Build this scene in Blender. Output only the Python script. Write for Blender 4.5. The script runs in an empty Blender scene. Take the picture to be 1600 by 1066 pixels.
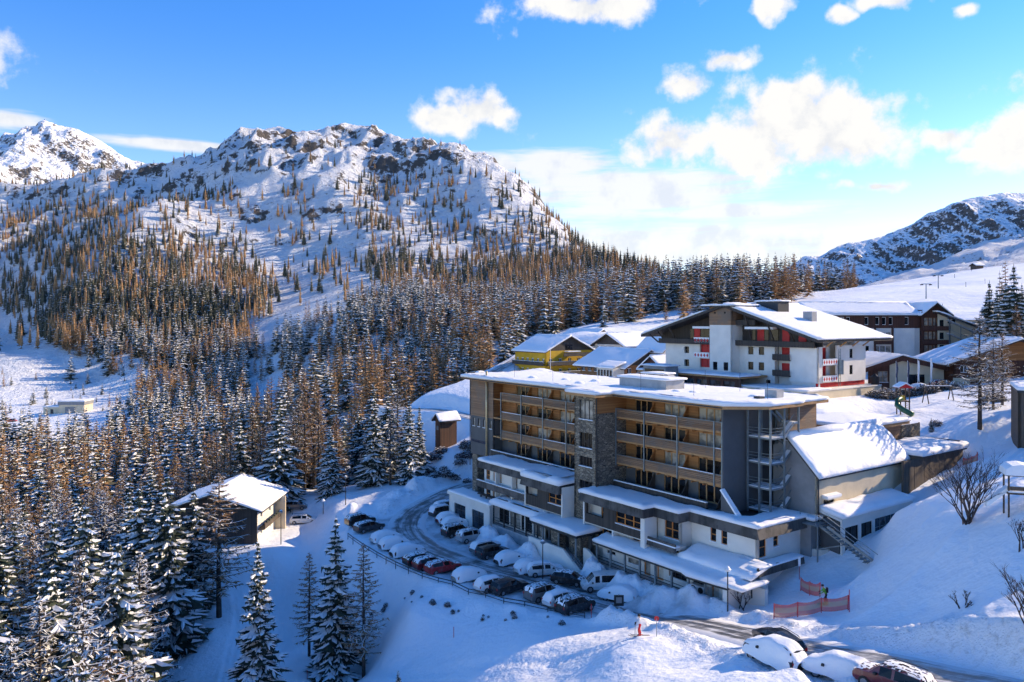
import bpy, bmesh, math, random
import numpy as np
from mathutils import Vector, Matrix, noise as mnoise
R = math.radians
random.seed(7)
RNG = np.random.default_rng(11)
sc = bpy.context.scene
COL = sc.collection

# ------------------------------------------------------------------ camera
FPX, HYP = 1200.0, 500.0            # focal length in photo pixels, horizon row
cam = bpy.data.cameras.new('camera')
cam_o = bpy.data.objects.new('camera', cam); COL.objects.link(cam_o)
cam_o.location = (0, 0, 0); cam_o.rotation_euler = (R(90), 0, 0)
cam.sensor_width = 36.0; cam.lens = FPX / 1600 * 36.0
cam.shift_y = -(533.0 - HYP) / 1600.0
cam.clip_start = 1.0; cam.clip_end = 9000.0
sc.camera = cam_o

# ------------------------------------------------------------------ sun and sky
SUN_AZ, SUN_EL = R(67), R(26)       # azimuth measured from +Y towards +X
sd = Vector((math.sin(SUN_AZ) * math.cos(SUN_EL), math.cos(SUN_AZ) * math.cos(SUN_EL), math.sin(SUN_EL)))
sun = bpy.data.lights.new('sun', 'SUN'); sun.energy = 3.8; sun.angle = R(0.5); sun.color = (1.0, 0.79, 0.53)
sun_o = bpy.data.objects.new('sun', sun); COL.objects.link(sun_o)
sun_o.rotation_euler = (-sd).to_track_quat('-Z', 'Y').to_euler()
sun_o.location = sd * 500
world = bpy.data.worlds.new('World'); sc.world = world; world.use_nodes = True
vs = sc.view_settings
vs.view_transform = 'Standard'; vs.look = 'None'; vs.exposure = 1.0; vs.gamma = 1.0; vs.use_curve_mapping = False
sc.cycles.use_denoising = True
sc.cycles.max_bounces = 4; sc.cycles.diffuse_bounces = 3; sc.cycles.glossy_bounces = 2
sc.cycles.transparent_max_bounces = 8; sc.cycles.transmission_bounces = 2
sc.cycles.caustics_reflective = False; sc.cycles.caustics_refractive = False
sc.cycles.use_adaptive_sampling = True; sc.cycles.adaptive_threshold = 0.035

class NT:
    """tiny node-tree writer"""
    def __init__(s, tree): s.t = tree; tree.nodes.clear()
    def n(s, typ, **kw):
        nd = s.t.nodes.new(typ)
        for k, v in kw.items(): setattr(nd, k, v)
        return nd
    def put(s, sock, v):
        if hasattr(v, 'is_output'): s.t.links.new(v, sock)
        elif hasattr(v, 'outputs'): s.t.links.new(v.outputs[0], sock)
        else:
            try: sock.default_value = v
            except Exception: sock.default_value = (v[0], v[1], v[2], 1.0)
    def m(s, op, a, b=0.0, c=0.0, clamp=False):
        nd = s.n('ShaderNodeMath', operation=op); nd.use_clamp = clamp
        s.put(nd.inputs[0], a); s.put(nd.inputs[1], b); s.put(nd.inputs[2], c); return nd.outputs[0]
    def v(s, op, a, b=(0, 0, 0)):
        nd = s.n('ShaderNodeVectorMath', operation=op)
        s.put(nd.inputs[0], a); s.put(nd.inputs[1], b)
        return nd.outputs['Value'] if op in ('LENGTH', 'DOT_PRODUCT', 'DISTANCE') else nd.outputs[0]
    def mix(s, f, a, b):
        nd = s.n('ShaderNodeMix', data_type='RGBA')
        s.put(nd.inputs[0], f); s.put(nd.inputs[6], a); s.put(nd.inputs[7], b); return nd.outputs[2]
    def ramp(s, f, lo, hi, a=0.0, b=1.0, interp='SMOOTHSTEP'):
        nd = s.n('ShaderNodeMapRange', interpolation_type=interp)
        for i, x in enumerate((f, lo, hi, a, b)): s.put(nd.inputs[i], x)
        return nd.outputs[0]
    def noise(s, vec, scale, detail=4.0, rough=0.55, dist=0.0):
        nd = s.n('ShaderNodeTexNoise'); s.put(nd.inputs['Vector'], vec)
        nd.inputs['Scale'].default_value = scale; nd.inputs['Detail'].default_value = detail
        nd.inputs['Roughness'].default_value = rough; nd.inputs['Distortion'].default_value = dist
        return nd

w = NT(world.node_tree)
sky = w.n('ShaderNodeTexSky', sky_type='NISHITA'); sky.sun_disc = False
sky.sun_elevation = SUN_EL; sky.sun_rotation = SUN_AZ
sky.altitude = 1700.0; sky.air_density = 1.0; sky.dust_density = 0.4; sky.ozone_density = 3.0
hs = w.n('ShaderNodeHueSaturation'); hs.inputs['Saturation'].default_value = 1.0; hs.inputs['Hue'].default_value = 0.500; hs.inputs['Value'].default_value = 1.0
w.put(hs.inputs['Color'], sky.outputs[0])
bg_sky = w.n('ShaderNodeBackground'); bg_sky.inputs[1].default_value = 0.15; tc = w.n('ShaderNodeTexCoord')
sep = w.n('ShaderNodeSeparateXYZ'); w.put(sep.inputs[0], tc.outputs['Generated'])
az = w.m('ARCTAN2', sep.outputs[0], sep.outputs[1])
el = w.m('ARCSINE', sep.outputs[2])
tint = w.mix(w.ramp(el, R(2), R(23)), (0.93, 0.88, 0.88, 1), (0.29, 0.645, 1.0, 1))
mul = w.n('ShaderNodeMix', data_type='RGBA', blend_type='MULTIPLY'); mul.inputs[0].default_value = 1.0
w.put(mul.inputs[6], hs.outputs[0]); w.put(mul.inputs[7], tint); w.put(bg_sky.inputs[0], mul.outputs[2])
cmb = w.n('ShaderNodeCombineXYZ'); w.put(cmb.inputs[0], az); w.put(cmb.inputs[1], el)
dn = w.noise(tc.outputs['Generated'], 9.0, 3.0, 0.6)
dv = w.v('MULTIPLY', w.v('SUBTRACT', dn.outputs['Color'], (0.5, 0.5, 0.5)), (0.10, 0.07, 0.0))
pos = w.v('ADD', cmb.outputs[0], dv)
def sky_dir(u, v):
    x, y, z = (u - 800) / FPX, 1.0, (HYP - v) / FPX
    return math.atan2(x, y), math.atan2(z, math.hypot(x, y))
# clouds: centre pixel, half extents in pixels (as seen from here; they lie at infinity)
CUMULUS = [(1250, 190, 118, 62), (1300, 215, 95, 48), (1190, 232, 85, 55), (1232, 150, 62, 28), (1045, 218, 68, 34), (1075, 128, 40, 26),
           (1130, 92, 42, 18), (752, 178, 72, 30), (700, 195, 48, 22), (910, 12, 135, 28), (1585, 215, 50, 48), (1482, 205, 34, 16),
           (1515, 232, 20, 11), (1358, 292, 38, 9), (1205, 10, 30, 13), (1315, 35, 16, 10), (1380, 12, 34, 12), (1500, 22, 18, 10),
           (1700, 120, 90, 40), (-160, 60, 120, 35), (2100, 200, 130, 60)]
STRATUS = [(990, 300, 190, 44), (870, 262, 95, 26), (1160, 330, 130, 14), (1080, 385, 290, 34), (1150, 402, 180, 16), (960, 395, 120, 26),
           (10, 188, 60, 12), (270, 226, 110, 8), (1330, 380, 120, 14), (760, 258, 70, 18)]
def blob(lst, p):
    acc = None
    for (u, v, ru, rv) in lst:
        a, e = sky_dir(u, v)
        q = w.v('MULTIPLY', w.v('SUBTRACT', p, (a, e, 0.0)), (FPX / ru * 0.84, FPX / rv * 0.84, 0.0))
        mk = w.m('SUBTRACT', 1.0, w.v('LENGTH', q))
        acc = mk if acc is None else w.m('MAXIMUM', acc, mk)
    return acc
n1 = w.noise(tc.outputs['Generated'], 24.0, 6.0, 0.58)
n2 = w.noise(w.v('MULTIPLY', tc.outputs['Generated'], (7.0, 7.0, 60.0)), 1.0, 4.0, 0.62)
n3 = w.noise(tc.outputs['Generated'], 11.0, 3.0, 0.55)
cu = w.m('ADD', blob(CUMULUS, pos), w.m('MULTIPLY', w.m('SUBTRACT', n1.outputs[0], 0.49), 2.3))
cu = w.ramp(cu, -0.02, 0.62)
stt = w.m('ADD', blob(STRATUS, cmb.outputs[0]), w.m('MULTIPLY', w.m('SUBTRACT', n2.outputs[0], 0.5), 1.9))
stt = w.ramp(stt, -0.15, 0.6, 0.0, 0.9)
cl = w.m('MAXIMUM', cu, stt)
ccol = w.mix(w.ramp(n1.outputs[0], 0.34, 0.56), (0.80, 0.82, 0.86, 1), (0.97, 0.96, 0.94, 1))
bg_cl = w.n('ShaderNodeBackground'); bg_cl.inputs[1].default_value = 0.52; w.put(bg_cl.inputs[0], ccol)
mixs = w.n('ShaderNodeMixShader'); w.put(mixs.inputs[0], cl); w.put(mixs.inputs[1], bg_sky.outputs[0]); w.put(mixs.inputs[2], bg_cl.outputs[0])
world.cycles.sampling_method = 'MANUAL'; world.cycles.sample_map_resolution = 256
wo = w.n('ShaderNodeOutputWorld'); w.put(wo.inputs[0], mixs.outputs[0])

# ------------------------------------------------------------------ materials
MATS = {}
def new_mat(name):
    m = bpy.data.materials.new(name); m.use_nodes = True; MATS[name] = m
    t = NT(m.node_tree)
    out = t.n('ShaderNodeOutputMaterial'); b = t.n('ShaderNodeBsdfPrincipled')
    t.put(out.inputs[0], b.outputs[0])
    return m, t, b
def bump(t, b, h, strength=0.3, dist=0.1):
    nd = t.n('ShaderNodeBump'); nd.inputs['Strength'].default_value = strength; nd.inputs['Distance'].default_value = dist
    t.put(nd.inputs['Height'], h); t.put(b.inputs['Normal'], nd.outputs[0])
def plain(name, col, rough=0.6, var=0.12, scale=1.5, metal=0.0, bmp=0.0, spec=0.5):
    m, t, b = new_mat(name)
    c = t.n('ShaderNodeTexCoord')
    nz = t.noise(c.outputs['Object'], scale, 5.0, 0.6)
    dk = tuple(x * (1 - var) for x in col) + (1,); lt = tuple(min(1, x * (1 + var)) for x in col) + (1,)
    t.put(b.inputs['Base Color'], t.mix(t.ramp(nz.outputs[0], 0.3, 0.7), dk, lt))
    b.inputs['Roughness'].default_value = rough; b.inputs['Metallic'].default_value = metal
    b.inputs['Specular IOR Level'].default_value = spec
    if bmp: bump(t, b, nz.outputs[0], bmp, 0.05)
    return m
def planks(name, c0, c1, pitch=0.16, axis=2, rough=0.75, weather=None):
    m, t, b = new_mat(name)
    c = t.n('ShaderNodeTexCoord'); s = t.n('ShaderNodeSeparateXYZ'); t.put(s.inputs[0], c.outputs['Object'])
    if axis == 2: q = t.m('DIVIDE', s.outputs[2], pitch)
    else: q = t.m('DIVIDE', t.m('ADD', s.outputs[0], s.outputs[1]), pitch)
    wn = t.n('ShaderNodeTexWhiteNoise', noise_dimensions='1D'); t.put(wn.inputs['W'], t.m('FLOOR', q))
    st = (1.2, 1.2, 14.0) if axis == 2 else (10.0, 10.0, 0.9)
    g = t.noise(t.v('MULTIPLY', c.outputs['Object'], st), 1.0, 4.0, 0.6)
    f = t.m('ADD', t.m('MULTIPLY', wn.outputs[0], 0.55), t.m('MULTIPLY', g.outputs[0], 0.5))
    col = t.mix(t.m('MINIMUM', f, 1.0), c0 + (1,), c1 + (1,))
    if weather:
        wz = t.noise(c.outputs['Object'], 0.35, 4.0, 0.6)
        col = t.mix(t.ramp(wz.outputs[0], 0.42, 0.62), col, weather + (1,))
    t.put(b.inputs['Base Color'], col); b.inputs['Roughness'].default_value = rough
    fr = t.m('FRACT', q); gap = t.ramp(t.m('ABSOLUTE', t.m('SUBTRACT', fr, 0.5)), 0.38, 0.5, 1.0, 0.0)
    bump(t, b, gap, 0.9, 0.03)
    return m

# snow (roofs, canopies, car loads)
m, t, b = new_mat('snow')
c = t.n('ShaderNodeTexCoord')
a1 = t.noise(c.outputs['Object'], 0.9, 6.0, 0.6); a2 = t.noise(c.outputs['Object'], 7.0, 3.0, 0.6)
t.put(b.inputs['Base Color'], t.mix(a1.outputs[0], (0.80, 0.82, 0.86, 1), (0.88, 0.88, 0.88, 1)))
b.inputs['Roughness'].default_value = 0.65; b.inputs['Specular IOR Level'].default_value = 0.25
bump(t, b, t.m('ADD', t.m('MULTIPLY', a1.outputs[0], 1.0), t.m('MULTIPLY', a2.outputs[0], 0.25)), 0.35, 0.35)

plain('plaster', (0.60, 0.555, 0.48), 0.85, 0.08, 0.6)
plain('plaster_white', (0.72, 0.69, 0.63), 0.85, 0.06, 0.5)
plain('plaster_yellow', (0.55, 0.33, 0.015), 0.8, 0.1, 0.6)
plain('plaster_cream', (0.66, 0.55, 0.38), 0.85, 0.08, 0.6)
plain('grey_panel', (0.085, 0.09, 0.095), 0.7, 0.10, 0.5)
plain('grey_light', (0.24, 0.24, 0.24), 0.8, 0.12, 0.6)
plain('concrete', (0.36, 0.36, 0.36), 0.85, 0.15, 0.8, bmp=0.2)
plain('steel', (0.19, 0.23, 0.25), 0.45, 0.12, 2.0, metal=0.4)
plain('dark_metal', (0.035, 0.037, 0.04), 0.5, 0.2, 2.0, metal=0.3)
plain('brass', (0.62, 0.48, 0.27), 0.4, 0.1, 1.0, metal=0.4)
plain('red_paint', (0.50, 0.012, 0.015), 0.55, 0.1, 1.0)
plain('diamond_red', (0.45, 0.02, 0.03), 0.6, 0.05, 1.0)
plain('black', (0.012, 0.012, 0.013), 0.6, 0.2, 3.0)
plain('white_paint', (0.78, 0.78, 0.78), 0.5, 0.04, 1.0)
plain('blue_sign', (0.02, 0.035, 0.09), 0.5, 0.05, 1.0)
plain('orange_frame', (0.55, 0.20, 0.035), 0.5, 0.15, 1.5)
plain('wood_frame', (0.40, 0.22, 0.09), 0.6, 0.15, 1.5)
plain('curtain', (0.55, 0.50, 0.42), 0.8, 0.2, 3.0)
planks('larch_cladding', (0.15, 0.085, 0.048), (0.36, 0.215, 0.12), 0.17, 2, weather=(0.20, 0.145, 0.105))
planks('warm_cladding', (0.22, 0.085, 0.025), (0.46, 0.205, 0.065), 0.17, 2)
planks('dark_cladding', (0.022, 0.019, 0.017), (0.075, 0.062, 0.052), 0.16, 0)
planks('dark_shingle', (0.020, 0.018, 0.017), (0.085, 0.078, 0.07), 0.22, 0, weather=(0.12, 0.11, 0.10))
planks('brown_cladding', (0.045, 0.016, 0.010), (0.11, 0.04, 0.022), 0.2, 0)
planks('old_timber', (0.05, 0.035, 0.024), (0.16, 0.11, 0.07), 0.2, 0, weather=(0.09, 0.07, 0.055))
planks('shed_timber', (0.045, 0.022, 0.014), (0.16, 0.07, 0.03), 0.18, 0)
# rubble stone
m, t, b = new_mat('stone')
c = t.n('ShaderNodeTexCoord'); sv = t.v('MULTIPLY', c.outputs['Object'], (1.6, 1.6, 4.2))
vo = t.n('ShaderNodeTexVoronoi', feature='F1'); t.put(vo.inputs['Vector'], sv); vo.inputs['Scale'].default_value = 1.0
ve = t.n('ShaderNodeTexVoronoi', feature='DISTANCE_TO_EDGE'); t.put(ve.inputs['Vector'], sv); ve.inputs['Scale'].default_value = 1.0
sp = t.n('ShaderNodeSeparateXYZ'); t.put(sp.inputs[0], vo.outputs['Color'])
nz = t.noise(c.outputs['Object'], 3.0, 4.0)
f = t.m('ADD', t.m('MULTIPLY', sp.outputs[0], 0.7), t.m('MULTIPLY', nz.outputs[0], 0.35))
col = t.mix(f, (0.08, 0.068, 0.055, 1), (0.36, 0.30, 0.22, 1))
edge = t.ramp(ve.outputs[0], 0.0, 0.09)
t.put(b.inputs['Base Color'], t.mix(edge, (0.035, 0.033, 0.03, 1), col)); b.inputs['Roughness'].default_value = 0.9
bump(t, b, t.m('ADD', edge, t.m('MULTIPLY', sp.outputs[1], 0.6)), 0.8, 0.06)
# glass
def glass(name, col, rough=0.08, var=0.5):
    m, t, b = new_mat(name)
    c = t.n('ShaderNodeTexCoord'); nz = t.noise(c.outputs['Object'], 0.9, 2.0)
    t.put(b.inputs['Base Color'], t.mix(t.ramp(nz.outputs[0], 0.4, 0.6), tuple(x * (1 - var) for x in col) + (1,), tuple(x * (1 + var) for x in col) + (1,)))
    b.inputs['Roughness'].default_value = rough; b.inputs['Specular IOR Level'].default_value = 0.28
glass('glass', (0.012, 0.013, 0.015))
glass('glass_curtain', (0.30, 0.27, 0.23), 0.25, 0.35)
glass('glass_blue', (0.03, 0.045, 0.06))
# conifers
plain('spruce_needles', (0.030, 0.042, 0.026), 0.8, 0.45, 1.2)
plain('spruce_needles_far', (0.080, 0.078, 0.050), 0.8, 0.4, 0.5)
plain('larch_twigs', (0.34, 0.195, 0.088), 0.85, 0.35, 0.8)
plain('larch_twigs_grey', (0.105, 0.080, 0.058), 0.85, 0.3, 0.8)
plain('bark', (0.060, 0.045, 0.036), 0.9, 0.35, 3.0, bmp=0.3)
plain('shrub_twigs', (0.060, 0.042, 0.038), 0.85, 0.3, 2.0)
m, t, b = new_mat('tree_snow'); c = t.n('ShaderNodeTexCoord'); nz = t.noise(c.outputs['Object'], 2.0, 3.0)
t.put(b.inputs['Base Color'], t.mix(nz.outputs[0], (0.66, 0.67, 0.70, 1), (0.88, 0.87, 0.86, 1))); b.inputs['Roughness'].default_value = 0.7
b.inputs['Specular IOR Level'].default_value = 0.2

# ------------------------------------------------------------------ mesh helpers
class MB:
    def __init__(s): s.v = []; s.f = []; s.mi = []
    def add(s, vs, fs, mi=0):
        o = len(s.v); s.v += [tuple(p) for p in vs]; s.f += [tuple(o + k for k in f) for f in fs]; s.mi += [mi] * len(fs)
    def quad(s, a, b, c, d, mi=0): s.add((a, b, c, d), ((0, 1, 2, 3),), mi)
    def tri(s, a, b, c, mi=0): s.add((a, b, c), ((0, 1, 2),), mi)
    def box(s, x0, x1, y0, y1, z0, z1, mi=0):
        s.add([(x0, y0, z0), (x1, y0, z0), (x1, y1, z0), (x0, y1, z0), (x0, y0, z1), (x1, y0, z1), (x1, y1, z1), (x0, y1, z1)],
              [(0, 3, 2, 1), (4, 5, 6, 7), (0, 1, 5, 4), (1, 2, 6, 5), (2, 3, 7, 6), (3, 0, 4, 7)], mi)
        return s
    def prism(s, poly, z0, z1, mi=0):
        """vertical prism on a counter-clockwise plan polygon; z0/z1 numbers or functions of (x, y)"""
        n = len(poly); f0 = z0 if callable(z0) else (lambda x, y: z0); f1 = z1 if callable(z1) else (lambda x, y: z1)
        vs = [(x, y, f0(x, y)) for x, y in poly] + [(x, y, f1(x, y)) for x, y in poly]
        fs = [tuple(range(n - 1, -1, -1)), tuple(range(n, 2 * n))] + [(k, (k + 1) % n, n + (k + 1) % n, n + k) for k in range(n)]
        s.add(vs, fs, mi); return s
    def extrude(s, poly, axis, a0, a1, mi=0):
        """polygon in the (other axis, z) plane pushed along axis 0 (x) or 1 (y)"""
        n = len(poly)
        def P(q, a): return (a, q[0], q[1]) if axis == 0 else (q[0], a, q[1])
        vs = [P(q, a0) for q in poly] + [P(q, a1) for q in poly]
        fs = [tuple(range(n)), tuple(range(2 * n - 1, n - 1, -1))] + [(k, n + k, n + (k + 1) % n, (k + 1) % n) for k in range(n)]
        s.add(vs, fs, mi); return s
    def beam(s, a, b, w=0.1, h=None, mi=0):
        a = Vector(a); b = Vector(b); h = h or w; dr = (b - a).normalized()
        up = Vector((0, 0, 1)) if abs(dr.z) < 0.95 else Vector((0, 1, 0))
        sx = dr.cross(up).normalized() * (w / 2); sy = sx.cross(dr).normalized() * (h / 2)
        vs = [p + q for p in (a, b) for q in (-sx - sy, sx - sy, sx + sy, -sx + sy)]
        s.add(vs, [(3, 2, 1, 0), (4, 5, 6, 7), (0, 1, 5, 4), (1, 2, 6, 5), (2, 3, 7, 6), (3, 0, 4, 7)], mi); return s
    def tube(s, pts, rad, n=6, mi=0, cap=True):
        pts = [Vector(p) for p in pts]; rings = []
        rad = rad if isinstance(rad, (list, tuple)) else [rad] * len(pts)
        o = len(s.v)
        for k, p in enumerate(pts):
            dr = (pts[min(k + 1, len(pts) - 1)] - pts[max(k - 1, 0)]).normalized()
            up = Vector((0, 0, 1)) if abs(dr.z) < 0.9 else Vector((1, 0, 0))
            sx = dr.cross(up).normalized(); sy = sx.cross(dr)
            for j in range(n):
                an = 2 * math.pi * j / n
                s.v.append(tuple(p + (sx * math.cos(an) + sy * math.sin(an)) * rad[k]))
        fs = [(o + k * n + j, o + k * n + (j + 1) % n, o + (k + 1) * n + (j + 1) % n, o + (k + 1) * n + j) for k in range(len(pts) - 1) for j in range(n)]
        if cap: fs += [tuple(o + j for j in range(n - 1, -1, -1)), tuple(o + (len(pts) - 1) * n + j for j in range(n))]
        s.f += fs; s.mi += [mi] * len(fs); return s
    def disc(s, c, r, axis, h, n=14, mi=0):
        a = Vector(c); dr = Vector(axis).normalized()
        return s.tube([a - dr * h / 2, a + dr * h / 2], [r, r], n, mi)
    def mesh(s, name, mats, smooth=False):
        me = bpy.data.meshes.new(name); me.from_pydata(s.v, [], s.f)
        for mt in (mats if isinstance(mats, (list, tuple)) else [mats]): me.materials.append(MATS[mt])
        if any(s.mi): me.polygons.foreach_set('material_index', s.mi)
        if smooth: me.polygons.foreach_set('use_smooth', [True] * len(s.f))
        me.update(); return me
    def build(s, name, mats, parent=None, smooth=False):
        return link(name, s.mesh(name, mats, smooth), parent)
def link(name, data, parent=None):
    o = bpy.data.objects.new(name, data); COL.objects.link(o)
    if parent is not None: o.parent = parent
    return o
def tag(o, label, cat, group=None, kind=None):
    o['label'] = label; o['category'] = cat
    if group: o['group'] = group
    if kind: o['kind'] = kind
    return o
def empty(name, loc=(0, 0, 0), rz=0.0):
    o = bpy.data.objects.new(name, None); COL.objects.link(o); o.location = loc; o.rotation_euler = (0, 0, rz)
    o.empty_display_size = 0.5
    return o
def structure(o): o['kind'] = 'structure'; return o
def copy_tree(o, parent=None):
    c = o.copy(); COL.objects.link(c); c.parent = parent
    for ch in o.children: copy_tree(ch, c)
    return c
def BX(x0, x1, y0, y1, z0, z1): return MB().box(x0, x1, y0, y1, z0, z1)

# ------------------------------------------------------------------ vectorised noise
_perm = np.random.default_rng(3).random((256, 256))
def vnoise(x, y, scale, seed=0):
    x = np.asarray(x, float) / scale + seed * 17.31; y = np.asarray(y, float) / scale + seed * 9.77
    xi = np.floor(x).astype(int); yi = np.floor(y).astype(int); fx = x - xi; fy = y - yi
    fx = fx * fx * fx * (fx * (fx * 6 - 15) + 10); fy = fy * fy * fy * (fy * (fy * 6 - 15) + 10)
    g = lambda i, j: _perm[i % 256, j % 256]
    return ((g(xi, yi) * (1 - fx) + g(xi + 1, yi) * fx) * (1 - fy) + (g(xi, yi + 1) * (1 - fx) + g(xi + 1, yi + 1) * fx) * fy) * 2 - 1
def fbm(x, y, scale, octv=4, seed=0, gain=0.5):
    r = 0; a = 1.0
    for k in range(octv): r = r + a * vnoise(x, y, scale / 2 ** k, seed + k); a *= gain
    return r
def ridged(x, y, scale, octv=4, seed=0, gain=0.55):
    r = 0; a = 1.0
    for k in range(octv): r = r + a * (1 - 2 * np.abs(vnoise(x, y, scale / 2 ** k, seed + k))); a *= gain
    return r
def sstep(e0, e1, x):
    t = np.clip((np.asarray(x, float) - e0) / (e1 - e0), 0, 1); return t * t * (3 - 2 * t)
# ------------------------------------------------------------------ terrain
def at(u, v, Y): return ((u - 800) / FPX * Y, Y, (HYP - v) / FPX * Y)
# main hotel frame: s along the front to the right, t into the building
HO = np.array([-1.6, 120.0]); HD = np.array([0.58323, -0.81231]); HI = np.array([0.81231, 0.58323])
def hp(s, t): return (HO[0] + s * HD[0] + t * HI[0], HO[1] + s * HD[1] + t * HI[1])
CTRL = []
def cpt(u, v, Y): CTRL.append(at(u, v, Y))
def cxy(X, Y, z): CTRL.append((X, Y, z))
# car park terrace and hotel base
for X, Y in [(-19.6, 107), (-7.6, 92), (0, 85.5), (8, 80.5), (-13, 112), (-3, 98), (5, 90), (-8, 116), (2, 104), (12, 92), (-22, 116), (20, 90), (10, 100), (5, 110)]: cxy(X, Y, -31)
cxy(-3, 128, -30.2); cxy(-9, 135, -29.5); cxy(5, 130, -29); cxy(17, 84, -30)
for s_, t_, z_ in [(50.5, 3.5, -27.3), (51, -2.5, -28.8), (52.0, 6.6, -25.8), (53.4, 9.5, -24.6), (53.6, 15, -23.4), (53.6, 20, -21.8), (54, 25, -20.2), (53, 30, -19.4), (52.5, 36, -18.6), (56, 5, -26.6), (47, 30, -17.0)]: cxy(*hp(s_, t_), z_)
# slope and field in front
for p in [(640, 945, 86), (560, 900, 100), (500, 870, 112), (520, 1050, 90), (570, 1046, 88), (480, 1022, 92), (405, 1070, 80), (330, 985, 99), (350, 915, 112),
          (740, 1005, 77), (640, 1035, 80), (600, 1064, 77), (860, 1042, 67), (840, 985, 75.5), (700, 960, 84), (440, 845, 127), (400, 850, 122), (475, 798, 131), (530, 790, 131), (560, 775, 136)]: cpt(*p)
for p in [(1000, 991, 64.5), (1040, 987, 65), (960, 1010, 62), (1060, 964, 76), (1150, 987, 65), (1250, 1008, 57.5), (1350, 1032, 51.5), (1450, 1055, 47), (1600, 1090, 41),
          (900, 1068, 59), (1000, 1075, 53), (1100, 1040, 55.5), (1150, 1068, 49), (1215, 1030, 52), (1310, 1052, 49), (800, 1080, 63), (700, 1100, 68), (600, 1120, 70)]: cpt(*p)
# slope on the right
for p in [(1150, 952, 78), (1209, 971, 70), (1324, 960, 69), (1290, 939, 72.5), (1245, 900, 81), (1300, 850, 84), (1400, 800, 82), (1350, 900, 74), (1450, 955, 58), (1510, 832, 66), (1592, 806, 63),
          (1590, 1000, 46), (1600, 900, 53), (1450, 780, 80), (1500, 725, 92), (1560, 645, 110), (1530, 662, 105), (1600, 622, 118), (1430, 690, 108), (1700, 800, 56), (1700, 620, 105), (1600, 720, 84)]: cpt(*p)
for p in [(1410, 650, 122), (1350, 660, 124), (1460, 620, 132), (1400, 606, 146), (1500, 604, 150), (1580, 590, 140), (1280, 618, 136), (1100, 590, 160), (1450, 598, 182), (1350, 590, 185), (1300, 640, 112), (1200, 640, 112)]: cpt(*p)
# ski slope, tree line
for p in [(1270, 472, 300), (1600, 482, 230), (1600, 413, 400), (1400, 440, 385), (1300, 461, 345), (1500, 456, 270), (1500, 425, 395), (1700, 470, 220), (1750, 400, 400), (1350, 485, 250), (1550, 505, 205)]: cpt(*p)
for p in [(1050, 502, 280), (1000, 522, 240), (1100, 482, 320), (950, 527, 222), (900, 518, 260), (900, 482, 380), (1050, 462, 425), (1150, 460, 420), (1200, 478, 320), (960, 470, 430), (850, 560, 222), (800, 562, 230), (1000, 575, 190)]: cpt(*p)
for X, Y, z in [(90, 520, 0), (200, 560, 10), (330, 520, 20)]: cxy(X, Y, z)
for p in [(660, 618, 200), (640, 640, 185), (700, 642, 180), (720, 600, 205), (760, 590, 210), (690, 703, 150), (720, 690, 155), (680, 748, 140), (640, 752, 142), (600, 745, 145), (600, 782, 130), (660, 770, 133), (560, 760, 143), (500, 765, 150), (420, 765, 152)]: cpt(*p)
# valley on the left
for X, Y, z in [(-45, 55, -47), (-30, 48, -46), (-70, 80, -49), (-40, 80, -46), (-30, 100, -43), (-55, 120, -47), (-38, 116, -40), (-60, 160, -46), (-40, 170, -42), (-20, 165, -36), (-80, 220, -47), (-45, 220, -42), (-20, 230, -36),
                (-110, 300, -48), (-60, 300, -44), (-30, 300, -32), (-100, 60, -52), (-160, 150, -52), (-200, 300, -50), (-20, 40, -38), (0, 40, -30), (14, 30, -19), (45, 35, -14), (-10, 60, -33)]: cxy(X, Y, z)
for p in [(110, 645, 380), (50, 662, 360), (200, 660, 350), (100, 622, 425), (30, 562, 500), (0, 490, 690), (150, 592, 480), (300, 602, 450), (400, 592, 430), (430, 612, 385), (-100, 600, 450), (-150, 480, 700), (330, 640, 370), (60, 525, 600)]: cpt(*p)
for p in [(600, 470, 500), (700, 562, 300), (550, 602, 285), (480, 655, 250), (650, 520, 400), (800, 492, 450), (850, 522, 330), (780, 560, 270), (700, 470, 540), (520, 540, 400), (450, 540, 470), (600, 640, 230)]: cpt(*p)
# mountain
for p in [(330, 440, 650), (250, 330, 800), (430, 430, 700), (500, 300, 850), (420, 196, 1050), (480, 212, 1065), (545, 193, 1080), (510, 200, 1080), (585, 200, 1085), (612, 226, 1080), (650, 238, 1040), (700, 234, 1000), (755, 250, 960), (780, 274, 930), (800, 290, 900), (822, 325, 860), (848, 354, 820),
          (895, 394, 750), (950, 410, 700), (1000, 428, 650), (1050, 446, 600), (380, 216, 1050), (340, 246, 1050), (290, 270, 1000), (240, 275, 1000), (190, 275, 1000), (100, 290, 1000), (0, 298, 980), (-150, 290, 980), (-300, 260, 980),
          (100, 350, 850), (50, 420, 700), (200, 450, 620), (100, 480, 600), (250, 520, 550), (200, 560, 480), (350, 520, 560), (600, 330, 830), (700, 300, 860), (750, 380, 760), (650, 420, 680), (800, 420, 680), (560, 430, 640), (860, 440, 600), (400, 330, 830), (340, 290, 920), (550, 250, 970), (680, 250, 950), (-200, 400, 700)]: cpt(*p)
for X, Y, z in [(-330, 1300, 150), (-700, 1300, 150), (-1000, 1250, 150), (-100, 1300, 130), (60, 1100, 60), (150, 900, 10), (250, 800, 0), (-200, 1400, 150), (400, 700, 40), (600, 1000, 60)]: cxy(X, Y, z)
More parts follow.
